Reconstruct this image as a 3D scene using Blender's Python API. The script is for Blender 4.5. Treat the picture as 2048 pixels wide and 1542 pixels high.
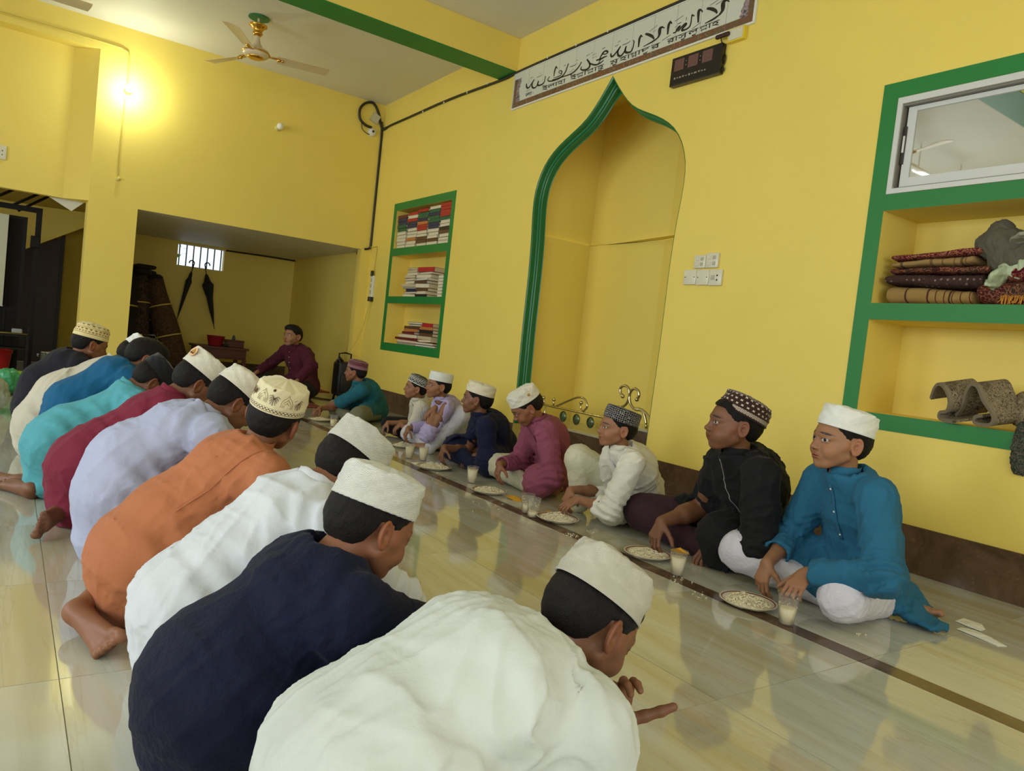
import bpy, bmesh, math, random, mathutils
import numpy as np
PI = math.pi
# ---------------------------------------------------------------- camera, light, exposure
for o in list(bpy.data.objects): bpy.data.objects.remove(o, do_unlink=True)
SC = bpy.context.scene
YAW, PITCH, ROLL, FPX, CAMZ = 0.606520808, -0.0494140452, 0.110282191, 1475.7, 0.90
_f = np.array([math.cos(PITCH)*math.cos(YAW), -math.cos(PITCH)*math.sin(YAW), math.sin(PITCH)])
_r = np.cross(_f, [0, 0, 1]); _r /= np.linalg.norm(_r); _u = np.cross(_r, _f)
_r, _u = math.cos(ROLL)*_r+math.sin(ROLL)*_u, -math.sin(ROLL)*_r+math.cos(ROLL)*_u
cam = bpy.data.cameras.new('camera'); cam.sensor_width = 36; cam.lens = FPX/2048*36; cam.clip_start = .02; cam.clip_end = 100
camo = bpy.data.objects.new('camera', cam); SC.collection.objects.link(camo); SC.camera = camo
camo.matrix_world = mathutils.Matrix([[_r[i], _u[i], -_f[i], 0] for i in range(3)]+[[0, 0, 0, 1]])
camo.location = (0, 0, CAMZ)
w = bpy.data.worlds.new('sky'); SC.world = w; w.use_nodes = True
w.node_tree.nodes['Background'].inputs[0].default_value = (.80, .90, 1.0, 1); w.node_tree.nodes['Background'].inputs[1].default_value = 1.6
def area(name, loc, target, sx, sy, power, col):
    l = bpy.data.lights.new(name, 'AREA'); l.shape = 'RECTANGLE'; l.size = sx; l.size_y = sy; l.energy = power; l.color = col
    o = bpy.data.objects.new(name, l); SC.collection.objects.link(o); o.location = loc
    d = mathutils.Vector(target)-mathutils.Vector(loc); o.rotation_euler = d.to_track_quat('-Z', 'Y').to_euler(); return o
# daylight through the windows of the left wall and of the wall behind the camera
for i, x in enumerate((-.6, 2.6, 5.8)):
    area('daylight', (x, 3.72, 1.75), (x, -1, .9), 1.9, 1.7, (84, 106, 112)[i], (.88, .95, 1.0))
area('daylight', (-3.0, -1.4, 1.75), (4, -1.6, 1.1), 2.4, 1.7, 62, (.95, .98, 1.0))
area('daylight', (-3.0, 1.7, 1.75), (4, .6, .8), 2.0, 1.7, 60, (.88, .95, 1.0))
SC.view_settings.view_transform = 'Standard'; SC.view_settings.look = 'None'; SC.view_settings.gamma = 1
SC.view_settings.use_curve_mapping = False; SC.view_settings.exposure = -0.30
SC.cycles.max_bounces = 8; SC.cycles.diffuse_bounces = 5; SC.cycles.glossy_bounces = 4; SC.cycles.transmission_bounces = 6
SC.cycles.sample_clamp_indirect = 6
SC.cycles.use_denoising = True
# ---------------------------------------------------------------- helpers
def V(*a): return np.array(a, dtype=float)
def nrm(v):
    v = np.asarray(v, float); return v/ max(np.linalg.norm(v), 1e-9)
def frame(fwd, up):
    """columns right, forward, up  (right x forward = up)"""
    f = nrm(fwd); r = nrm(np.cross(f, up)); u = np.cross(r, f)
    return np.stack([r, f, u], 1)

COL = bpy.context.scene.collection
def link(o, parent=None, **props):
    COL.objects.link(o)
    if parent is not None: o.parent = parent
    for k, v in props.items(): o[k] = v
    return o
def mesh_np(name, v, q, t=None):
    """fast mesh from numpy arrays: verts (n,3), quads (m,4), tris (k,3)"""
    me = bpy.data.meshes.new(name)
    v = np.asarray(v, np.float32); q = np.asarray(q, np.int32).reshape(-1, 4)
    t = np.zeros((0, 3), np.int32) if t is None else np.asarray(t, np.int32).reshape(-1, 3)
    me.vertices.add(len(v)); me.vertices.foreach_set('co', v.ravel())
    nl = q.size + t.size
    me.loops.add(nl); me.loops.foreach_set('vertex_index', np.concatenate([q.ravel(), t.ravel()]))
    me.polygons.add(len(q)+len(t))
    st = np.concatenate([np.arange(len(q))*4, q.size+np.arange(len(t))*3]).astype(np.int32)
    me.polygons.foreach_set('loop_start', st)
    me.update(calc_edges=True); me.validate()
    return me
def smooth(me, on=True):
    me.polygons.foreach_set('use_smooth', np.full(len(me.polygons), on)); me.update()
def obj(name, me, mat, parent=None, smooth_=False, **props):
    if smooth_: smooth(me)
    if mat is not None:
        for m in (mat if isinstance(mat, (list, tuple)) else [mat]): me.materials.append(m)
    o = bpy.data.objects.new(name, me)
    return link(o, parent, **props)
def empty(name, loc=(0, 0, 0), label=None, category=None, group=None, parent=None):
    o = bpy.data.objects.new(name, None); o.location = loc; o.empty_display_size = .05
    link(o, parent)
    if label: o['label'] = label
    if category: o['category'] = category
    if group: o['group'] = group
    return o
def tag(o, label=None, category=None, group=None, kind=None):
    if label: o['label'] = label
    if category: o['category'] = category
    if group: o['group'] = group
    if kind: o['kind'] = kind
    return o

class MB:
    """collects simple shapes into one mesh"""
    def __init__(s): s.v = []; s.f = []
    def add(s, vs, fs):
        n = len(s.v); s.v += [tuple(map(float, p)) for p in vs]; s.f += [[i+n for i in f] for f in fs]; return s
    def box(s, a, b, bev=0):
        x0, y0, z0 = [min(p, q) for p, q in zip(a, b)]; x1, y1, z1 = [max(p, q) for p, q in zip(a, b)]
        if bev <= 0:
            vs = [(x0,y0,z0),(x1,y0,z0),(x1,y1,z0),(x0,y1,z0),(x0,y0,z1),(x1,y0,z1),(x1,y1,z1),(x0,y1,z1)]
            return s.add(vs, [(0,3,2,1),(4,5,6,7),(0,1,5,4),(1,2,6,5),(2,3,7,6),(3,0,4,7)])
        bm = bmesh.new(); r = bmesh.ops.create_cube(bm, size=1)
        for v in bm.verts: v.co = ((x0+x1)/2+v.co.x*(x1-x0), (y0+y1)/2+v.co.y*(y1-y0), (z0+z1)/2+v.co.z*(z1-z0))
        bmesh.ops.bevel(bm, geom=bm.edges[:]+bm.verts[:], offset=bev, segments=2, affect='EDGES', profile=.5)
        bm.verts.ensure_lookup_table(); bm.verts.index_update()
        s.add([v.co for v in bm.verts], [[v.index for v in f.verts] for f in bm.faces]); bm.free(); return s
    def obox(s, c, ax, ay, az):
        """oriented box, half-vectors ax ay az"""
        c, ax, ay, az = map(np.asarray, (c, ax, ay, az))
        vs = [c+i*ax+j*ay+k*az for k in (-1, 1) for j in (-1, 1) for i in (-1, 1)]
        return s.add(vs, [(0,2,3,1),(4,5,7,6),(0,1,5,4),(1,3,7,5),(3,2,6,7),(2,0,4,6)])
    def tube(s, pts, r, n=8, cap=True, closed=False):
        pts = [np.asarray(p, float) for p in pts]; m = len(pts)
        rs = r if hasattr(r, '__len__') else [r]*m
        vs = []; prev = None
        for i, p in enumerate(pts):
            if closed: t = nrm(pts[(i+1) % m]-pts[i-1])
            else: t = nrm(pts[min(i+1, m-1)]-pts[max(i-1, 0)])
            if prev is None:
                a = np.cross(t, (0, 0, 1)) if abs(t[2]) < .9 else np.cross(t, (1, 0, 0))
            else: a = prev-t*np.dot(prev, t)
            a = nrm(a); prev = a; b = np.cross(t, a)
            vs += [p+rs[i]*(math.cos(2*PI*k/n)*a+math.sin(2*PI*k/n)*b) for k in range(n)]
        fs = []
        for i in range(m if closed else m-1):
            j = (i+1) % m
            fs += [(i*n+k, i*n+(k+1) % n, j*n+(k+1) % n, j*n+k) for k in range(n)]
        if cap and not closed: fs += [tuple(range(n-1, -1, -1)), tuple((m-1)*n+k for k in range(n))]
        return s.add(vs, fs)
    def lathe(s, prof, c=(0, 0, 0), n=24, axis='z', sx=1, sy=1, ang=0, a0=0, a1=2*PI):
        full = abs(a1-a0-2*PI) < 1e-6; k = n if full else n+1
        vs = []
        for r, z in prof:
            for i in range(k):
                t = a0+(a1-a0)*i/n
                p = (r*math.cos(t)*sx, r*math.sin(t)*sy, z)
                if axis == 'y': p = (p[0], p[2], p[1])
                if axis == 'x': p = (p[2], p[0], p[1])
                vs.append((c[0]+p[0], c[1]+p[1], c[2]+p[2]))
        fs = []
        for j in range(len(prof)-1):
            for i in range(n):
                i2 = (i+1) % k
                fs.append((j*k+i, j*k+i2, (j+1)*k+i2, (j+1)*k+i))
        return s.add(vs, fs)
    def ball(s, c, r, n=10, m=6):
        return s.lathe([(max(1e-4, r*math.sin(PI*j/m)), -r*math.cos(PI*j/m)) for j in range(m+1)], c, n)
    def mesh(s, name='m'):
        me = bpy.data.meshes.new(name); me.from_pydata(s.v, [], s.f); me.update()
        return me
    def build(s, name, mat, parent=None, smooth_=False, **props):
        me = s.mesh(name)
        bm = bmesh.new(); bm.from_mesh(me); bmesh.ops.recalc_face_normals(bm, faces=bm.faces[:]); bm.to_mesh(me); bm.free()
        return obj(name, me, mat, parent, smooth_, **props)
def bend(o, ang=35):
    """shade smooth but keep edges sharper than ang"""
    me = o.data; smooth(me)
    try: me.set_sharp_from_angle(angle=math.radians(ang))
    except Exception: pass
    return o

# ---------------------------------------------------------------- implicit surfaces
def smin(a, b, k):
    if k <= 0: return np.minimum(a, b)
    h = np.maximum(k-np.abs(a-b), 0)/k
    return np.minimum(a, b)-h*h*k*.25
class SDF:
    """list of primitives evaluated only near where they are needed, meshed by surface nets"""
    def __init__(s, k=.02): s.p = []; s.k = k; s.post = None; s.amp = 0
    def _a(s, op, f, c, r, k): s.p.append((op, f, np.asarray(c, float), float(r), s.k if k is None else k)); return s
    def cone(s, a, b, ra, rb, k=None, op='+'):
        a = np.asarray(a, float); b = np.asarray(b, float); ba = b-a; L2 = max(ba@ba, 1e-9)
        def f(P):
            pa = P-a; t = np.clip((pa@ba)/L2, 0, 1)
            return np.linalg.norm(pa-t[..., None]*ba, axis=-1)-(ra+(rb-ra)*t)
        return s._a(op, f, (a+b)/2, np.linalg.norm(ba)/2+max(ra, rb), k)
    def ball(s, c, r, k=None, op='+'):
        c = np.asarray(c, float)
        return s._a(op, lambda P: np.linalg.norm(P-c, axis=-1)-r, c, r, k)
    def ell(s, c, rad, R=None, k=None, op='+'):
        c = np.asarray(c, float); rad = np.asarray(rad, float); R = np.eye(3) if R is None else R
        def f(P):
            q = (P-c)@R; k0 = np.linalg.norm(q/rad, axis=-1); k1 = np.linalg.norm(q/(rad*rad), axis=-1)
            return k0*(k0-1)/np.maximum(k1, 1e-6)
        return s._a(op, f, c, rad.max(), k)
    def ering(s, c, R, a, b, r, k=None, op='+', flat=1.0):
        """elliptic torus in the local x-y plane"""
        c = np.asarray(c, float)
        def f(P):
            q = (P-c)@R; e = np.sqrt((q[..., 0]/a)**2+(q[..., 1]/b)**2); dd = (e-1)*min(a, b)
            return np.sqrt(dd*dd+(q[..., 2]*flat)**2)-r
        return s._a(op, f, c, max(a, b)+r, k)
    def tube2(s, a, b, L, wa, wb, ta, tb, k=None, op='+'):
        """flattened round cone: half-width w along lateral L, half-thickness t across"""
        a = np.asarray(a, float); b = np.asarray(b, float); ba = b-a; L2 = max(ba@ba, 1e-9)
        L = np.asarray(L, float); L = nrm(L-ba*(L@ba)/L2)
        def f(P):
            pa = P-a; t = np.clip((pa@ba)/L2, 0, 1); q = pa-t[..., None]*ba
            ql = q@L; qo2 = np.maximum((q*q).sum(-1)-ql*ql, 0); w = wa+(wb-wa)*t; th = ta+(tb-ta)*t
            m = np.sqrt((ql/w)**2+qo2/th**2); g = np.sqrt(ql**2/w**4+qo2/th**4)
            return m*(m-1)/np.maximum(g, 1e-5)
        return s._a(op, f, (a+b)/2, np.linalg.norm(ba)/2+max(wa, wb, ta, tb), k)
    def plane(s, p, n, k=0, rad=9.):
        """cut away everything on the +n side"""
        p = np.asarray(p, float); n = nrm(n)
        return s._a('&', lambda P: (P-p)@n, p, rad, k)
    def func(s, op, f, c=(0, 0, 0), r=99., k=0): return s._a(op, f, c, r, k)
    def _eval(s, C, rad, P):
        D = np.full(P.shape[:-1], 1., np.float32)
        for op, f, c, r, k in s.p:
            idx = np.nonzero(np.linalg.norm(C-c, axis=-1) < r+rad+k+s.amp+.012)[0]
            if not len(idx): continue
            d = f(P[idx]); d0 = D[idx]
            if op == '+': D[idx] = smin(d0, d, k)
            elif op == '-': D[idx] = -smin(-d0, d, k)
            elif op == '&': D[idx] = -smin(-d0, -d, k)
            elif op == 'd': D[idx] = d0-d
        if s.post is not None: D = D-s.post(P)
        return D
    def at(s, P):
        P = np.asarray(P, np.float32).reshape(-1, 1, 3); return s._eval(P[:, 0], 0, P)[:, 0]
    def trace(s, o, d, tmax=.6):
        """first hit of each ray with the surface"""
        o = np.atleast_2d(np.asarray(o, float)); d = nrm(d); t = np.zeros(len(o))
        for _ in range(60):
            t = np.minimum(t+np.clip(s.at(o+t[:, None]*d), -.01, .05)*.8, tmax)
        return o+t[:, None]*d
    def bounds(s):
        lo = np.min([c-r for op, f, c, r, k in s.p if op == '+'], 0); hi = np.max([c+r for op, f, c, r, k in s.p if op == '+'], 0)
        return lo-.02-s.amp, hi+.02+s.amp
    def surf(s, h):
        lo, hi = s.bounds(); B = 8
        nb = np.ceil((hi-lo)/(h*B)).astype(int)+1; n = nb*B
        ax = [lo[i]+h*B*(np.arange(nb[i])+.5) for i in range(3)]
        C = np.stack(np.meshgrid(*ax, indexing='ij'), -1).reshape(-1, 3).astype(np.float32)
        rad = h*B*.5*1.7321; amp = s.amp
        cd = s._eval(C, 0, C[:, None, :])[:, 0]
        act = np.nonzero(np.abs(cd) < rad*1.35+amp+.006)[0]
        G = np.repeat(np.repeat(np.repeat(cd.reshape(nb), B, 0), B, 1), B, 2).reshape(n) if False else None
        G = np.empty((nb[0], nb[1], nb[2], B, B, B), np.float32)
        G[...] = cd.reshape(nb)[..., None, None, None]
        off = (np.stack(np.meshgrid(*[np.arange(B)]*3, indexing='ij'), -1).reshape(-1, 3)-(B-1)/2.-.5)*h
        Gf = G.reshape(-1, B*B*B)
        for i in range(0, len(act), 3000):
            a = act[i:i+3000]
            P = (C[a][:, None, :]+off[None]).astype(np.float32)
            Gf[a] = s._eval(C[a], rad, P)
        G = Gf.reshape(nb[0], nb[1], nb[2], B, B, B).transpose(0, 3, 1, 4, 2, 5).reshape(n)
        return nets(G, lo, h)
def nets(G, lo, h):
    n = G.shape; S = G < 0
    c = S[:-1, :-1, :-1].astype(np.int8)
    tot = np.zeros((n[0]-1, n[1]-1, n[2]-1), np.int8)
    for i in (0, 1):
        for j in (0, 1):
            for k in (0, 1): tot += S[i:n[0]-1+i, j:n[1]-1+j, k:n[2]-1+k]
    cells = np.argwhere((tot > 0) & (tot < 8))
    if not len(cells): return np.zeros((0, 3)), np.zeros((0, 4), int)
    idx = np.full(tot.shape, -1, np.int32); idx[tuple(cells.T)] = np.arange(len(cells))
    corner = [(i, j, k) for i in (0, 1) for j in (0, 1) for k in (0, 1)]
    vals = np.stack([G[cells[:, 0]+i, cells[:, 1]+j, cells[:, 2]+k] for i, j, k in corner], 1)
    acc = np.zeros((len(cells), 3)); cnt = np.zeros(len(cells))
    for a in range(8):
        for b in range(a+1, 8):
            ca, cb = np.array(corner[a]), np.array(corner[b])
            if np.abs(ca-cb).sum() != 1: continue
            va, vb = vals[:, a], vals[:, b]; m = (va < 0) != (vb < 0)
            t = va[m]/(va[m]-vb[m]); acc[m] += ca+t[:, None]*(cb-ca); cnt[m] += 1
    v = lo+h*(cells+acc/cnt[:, None])
    qs = []
    for ax in range(3):
        sl0 = [slice(None)]*3; sl1 = [slice(None)]*3; sl0[ax] = slice(0, -1); sl1[ax] = slice(1, None)
        A, Bq = S[tuple(sl0)], S[tuple(sl1)]; e = np.argwhere(A != Bq)
        o1, o2 = (ax+1) % 3, (ax+2) % 3
        e = e[(e[:, o1] > 0) & (e[:, o2] > 0) & (e[:, o1] < n[o1]-1) & (e[:, o2] < n[o2]-1)]
        if not len(e): continue
        ins = A[tuple(e.T)]
        def cell(d1, d2):
            q = e.copy(); q[:, o1] -= d1; q[:, o2] -= d2; return idx[tuple(q.T)]
        q = np.stack([cell(1, 1), cell(0, 1), cell(0, 0), cell(1, 0)], 1)
        q[~ins] = q[~ins][:, ::-1]; qs.append(q)
    q = np.concatenate(qs); q = q[(q >= 0).all(1)]
    return v, q

def wn(P, seed, f):
    """smooth pseudo noise, about -1..1"""
    r = np.random.RandomState(seed); A = r.normal(size=(6, 3)); A /= np.linalg.norm(A, axis=1)[:, None]; ph = r.rand(6)*6.28
    A = (A*f).astype(np.float32)
    q = P@A.T+ph.astype(np.float32)
    return (np.sin(q[..., 0]+1.7*np.sin(q[..., 3]))*np.sin(q[..., 1]+1.3*np.sin(q[..., 4]))+.6*np.sin(q[..., 2]+1.5*np.sin(q[..., 5])))*.62
def creases(P, seed, dirs, amp, f):
    """drape folds: ridges running along the given directions (each: unit vector the fold runs along)"""
    out = 0
    for i, d in enumerate(dirs):
        d = nrm(d).astype(np.float32); Q = P-.88*(P@d)[..., None]*d
        n = wn(Q, seed+i*7, f); m = .5+.5*wn(P, seed+50+i, 7.)
        n2 = wn(Q+n[..., None]*.03, seed+i*7+3, f*2.3); m2 = np.clip(.2+wn(P, seed+70+i, 10.), 0, 1)
        out = out+amp*(m*(.55-1.3*np.abs(n)+1.0*np.exp(-(n/.13)**2))+.75*m2*np.exp(-(n2/.22)**2))
    return out/len(dirs)**.5
# ---------------------------------------------------------------- materials
class NT:
    def __init__(s, name):
        s.m = bpy.data.materials.new(name); s.m.use_nodes = True; s.t = s.m.node_tree; s.t.nodes.clear()
        s.out = s.n('ShaderNodeOutputMaterial'); s.b = s.n('ShaderNodeBsdfPrincipled'); s.l(s.b.outputs[0], s.out.inputs[0])
    def n(s, ty, **kw):
        nd = s.t.nodes.new(ty)
        for k, v in kw.items(): setattr(nd, k, v)
        return nd
    def l(s, a, b): s.t.links.new(a, b)
    def setin(s, sock, v):
        if hasattr(v, 'is_linked') or hasattr(v, 'links'): s.l(v, sock)
        elif isinstance(v, (tuple, list)) and len(v) == 3 and sock.type == 'RGBA': sock.default_value = (*v, 1)
        else: sock.default_value = v
    def p(s, **kw):
        for k, v in kw.items():
            s.setin(s.b.inputs[k.replace('_', ' ')], v)
        return s
    def math(s, op, a, b=0., c=0., clamp=False):
        nd = s.n('ShaderNodeMath', operation=op, use_clamp=clamp)
        for i, v in enumerate((a, b, c)):
            if i < len(nd.inputs): s.setin(nd.inputs[i], v)
        return nd.outputs[0]
    def mix(s, f, a, b, mode='MIX'):
        nd = s.n('ShaderNodeMix', data_type='RGBA', blend_type=mode); s.setin(nd.inputs[0], f); s.setin(nd.inputs[6], a); s.setin(nd.inputs[7], b)
        return nd.outputs[2]
    def ramp(s, f, stops):
        nd = s.n('ShaderNodeValToRGB'); cr = nd.color_ramp
        while len(cr.elements) < len(stops): cr.elements.new(.5)
        for e, (p, c) in zip(cr.elements, stops): e.position = p; e.color = (*c, 1) if len(c) == 3 else c
        s.l(f, nd.inputs[0]); return nd.outputs[0]
    def step(s, f, a, b):
        nd = s.n('ShaderNodeMapRange', clamp=True); s.setin(nd.inputs[0], f); nd.inputs[1].default_value = a; nd.inputs[2].default_value = b; nd.inputs[3].default_value = 0; nd.inputs[4].default_value = 1
        return nd.outputs[0]
    def noise(s, co, scale, detail=3, rough=.55, dist=0, out=0):
        nd = s.n('ShaderNodeTexNoise'); s.l(co, nd.inputs['Vector']); nd.inputs['Scale'].default_value = scale
        nd.inputs['Detail'].default_value = detail; nd.inputs['Roughness'].default_value = rough; nd.inputs['Distortion'].default_value = dist
        return nd.outputs[out]
    def coord(s, which='Object', scale=None, rot=None, loc=None):
        nd = s.n('ShaderNodeTexCoord'); o = nd.outputs[which]
        if scale or rot or loc:
            mp = s.n('ShaderNodeMapping'); s.l(o, mp.inputs[0])
            if loc: mp.inputs[1].default_value = loc
            if rot: mp.inputs[2].default_value = rot
            if scale: mp.inputs[3].default_value = scale
            o = mp.outputs[0]
        return o
    def attr(s, name, typ='GEOMETRY', out='Vector'):
        nd = s.n('ShaderNodeAttribute', attribute_name=name, attribute_type=typ); return nd.outputs[out]
    def sep(s, v):
        nd = s.n('ShaderNodeSeparateXYZ'); s.l(v, nd.inputs[0]); return nd.outputs
    def comb(s, x, y, z):
        nd = s.n('ShaderNodeCombineXYZ')
        for i, v in enumerate((x, y, z)): s.setin(nd.inputs[i], v)
        return nd.outputs[0]
    def bump(s, h, strength=.3, dist=.01, normal=None):
        nd = s.n('ShaderNodeBump'); s.l(h, nd.inputs['Height']); nd.inputs['Strength'].default_value = strength; nd.inputs['Distance'].default_value = dist
        if normal is not None: s.l(normal, nd.inputs['Normal'])
        s.l(nd.outputs[0], s.b.inputs['Normal']); return nd.outputs[0]
def lin(r, g, b):
    f = lambda c: (c/255/12.92) if c/255 <= .04045 else ((c/255+.055)/1.055)**2.4
    return (f(r), f(g), f(b))
def plain(name, col, rough=.5, metal=0., spec=.5, **kw):
    m = NT(name); m.p(Base_Color=col, Roughness=rough, Metallic=metal); m.b.inputs['Specular IOR Level'].default_value = spec
    for k, v in kw.items(): m.p(**{k: v})
    return m.m
def wallpaint(name, col, var=.05, rough=.55, bump=.08):
    m = NT(name); co = m.coord()
    n = m.noise(co, 1.3, 5, .6); n2 = m.noise(co, 14, 3)
    c = m.mix(m.step(n, .3, .75), tuple(x*(1-var) for x in col), tuple(min(1, x*(1+var)) for x in col))
    c = m.mix(m.math('MULTIPLY', m.step(n2, .55, .8), .12), c, tuple(x*.88 for x in col))
    m.p(Base_Color=c, Roughness=rough); m.bump(m.noise(co, 90, 4), bump, .004); return m.m
def cloth(name, col, rough=.85, weave=900., crinkle=.25, sheen=.04, cscale=26., extra=None, spec=.2):
    m = NT(name); co = m.coord(scale=(1, 1, 1))
    n = m.noise(co, cscale, 4, .6, .8); n2 = m.noise(co, cscale*3.2, 3)
    c = m.mix(m.step(m.noise(co, 5, 3), .3, .7), tuple(x*.93 for x in col), tuple(min(1, x*1.05) for x in col))
    if extra: c = extra(m, co, c)
    w = m.n('ShaderNodeTexWave', wave_type='BANDS'); m.l(co, w.inputs[0]); w.inputs['Scale'].default_value = weave/6; w.bands_direction = 'DIAGONAL'
    hgt = m.math('ADD', m.math('MULTIPLY', n, 1.0), m.math('MULTIPLY', n2, .35)); hgt = m.math('ADD', hgt, m.math('MULTIPLY', w.outputs[1], .012))
    m.p(Base_Color=c, Roughness=rough); m.b.inputs['Sheen Weight'].default_value = sheen; m.b.inputs['Sheen Roughness'].default_value = .4
    m.b.inputs['Specular IOR Level'].default_value = spec
    m.bump(hgt, crinkle*1.5, .02); return m.m
def m_skin():
    m = NT('skin'); base = m.n('ShaderNodeObjectInfo').outputs['Color']; hp = m.attr('hp'); x, y, z = m.sep(hp)
    ax = m.math('ABSOLUTE', x); co = m.coord()
    def el(cx, cy, rx, rz, srcx=ax, tilt=0.):
        dx = m.math('SUBTRACT', srcx, cx); dz = m.math('SUBTRACT', z, cy)
        if tilt: dz = m.math('SUBTRACT', dz, m.math('MULTIPLY', dx, tilt))
        return m.math('ADD', m.math('POWER', m.math('ABSOLUTE', m.math('DIVIDE', dx, rx)), 2.), m.math('POWER', m.math('ABSOLUTE', m.math('DIVIDE', dz, rz)), 2.))
    front = m.step(y, .035, .045)
    head = m.step(y, -.5, -.4)
    v = m.noise(co, 9, 4); c = m.mix(m.step(v, .3, .7), m.mix(1., base, (.86, .80, .78), 'MULTIPLY'), base)
    warm = m.mix(1., base, (1.12, .80, .74), 'MULTIPLY')
    # cheeks, nose tip, ears a little redder
    ck = m.math('MULTIPLY', m.math('SUBTRACT', 1., m.math('MULTIPLY', el(.040, -.022, .026, .024), 1.), clamp=True), front)
    c = m.mix(m.math('MULTIPLY', ck, .35), c, warm)
    earm = m.math('MULTIPLY', m.math('MULTIPLY', m.step(ax, .068, .078), head), m.step(m.math('ABSOLUTE', z), .05, .04)); c = m.mix(m.math('MULTIPLY', earm, .55), c, warm)
    # lips
    lipu = m.math('MULTIPLY', m.step(el(0., -.0455, .026, .0056), 1.15, .75), front)
    lipl = m.math('MULTIPLY', m.step(el(0., -.0545, .022, .0064), 1.15, .75), front)
    lip = m.math('MAXIMUM', lipu, lipl); c = m.mix(m.math('MULTIPLY', lip, .85), c, m.mix(1., base, (.86, .52, .50), 'MULTIPLY'))
    line = m.math('MULTIPLY', m.step(el(0., -.0500, .024, .0012), 1.3, .6), front); c = m.mix(m.math('MULTIPLY', line, .8), c, (.03, .012, .01))
    nos = m.math('MULTIPLY', m.step(el(.0075, -.0285, .0036, .0026), 1.3, .6), m.step(y, .08, .084)); c = m.mix(nos, c, (.03, .012, .01))
    # brows
    br = m.math('MULTIPLY', m.step(el(.033, .0300, .021, .0042, tilt=-.10), 1.5, .5), front)
    c = m.mix(m.math('MULTIPLY', br, m.step(m.noise(co, 500, 2), .25, .5)), c, (.012, .008, .006))
    # eyes: almond white, iris, pupil, lash line
    ee = el(.0305, .0085, .0150, .0058, tilt=.08)
    socket = m.math('MULTIPLY', m.step(ee, 2.9, 1.1), front); c = m.mix(m.math('MULTIPLY', socket, .38), c, m.mix(1., base, (.55, .42, .40), 'MULTIPLY'))
    white = m.math('MULTIPLY', m.step(ee, 1.05, .92), front)
    ex = m.attr('gaze', 'OBJECT', 'Fac'); xs = m.math('SUBTRACT', x, m.math('MULTIPLY', ex, .005))
    irl = m.math('MINIMUM', el(.0305, .0095, 0.0063, .0063, srcx=xs), el(-.0305, .0095, .0063, .0063, srcx=xs))
    c = m.mix(white, c, (.42, .39, .36)); c = m.mix(m.math('MULTIPLY', white, m.step(irl, 1.1, .85)), c, (.012, .007, .005))
    lash = m.math('MULTIPLY', m.math('MULTIPLY', m.step(m.math('ABSOLUTE', m.math('SUBTRACT', ee, 1.10)), .20, .08), m.step(z, .0065, .0085)), front)
    c = m.mix(m.math('MULTIPLY', lash, .95), c, (.010, .006, .005))
    rg = m.mix(white, (.52, .52, .52), (.12, .12, .12))
    m.p(Base_Color=c, Roughness=rg, Subsurface_Weight=.06, Subsurface_Scale=.01)
    m.b.inputs['Subsurface Radius'].default_value = (1, .35, .2); m.b.inputs['Specular IOR Level'].default_value = .4
    m.bump(m.noise(co, 260, 3), .05, .003); return m.m
def m_hair():
    m = NT('hair'); co = m.attr('hp'); mp = m.n('ShaderNodeMapping'); m.l(co, mp.inputs[0]); mp.inputs[3].default_value = (260, 260, 28)
    n = m.noise(mp.outputs[0], 1.6, 4, .6)
    m.p(Base_Color=m.mix(n, (.0025, .002, .0025), (.012, .010, .009)), Roughness=.55)
    m.b.inputs['Specular IOR Level'].default_value = .22
    m.bump(n, .9, .006); return m.m
M = {}
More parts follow.
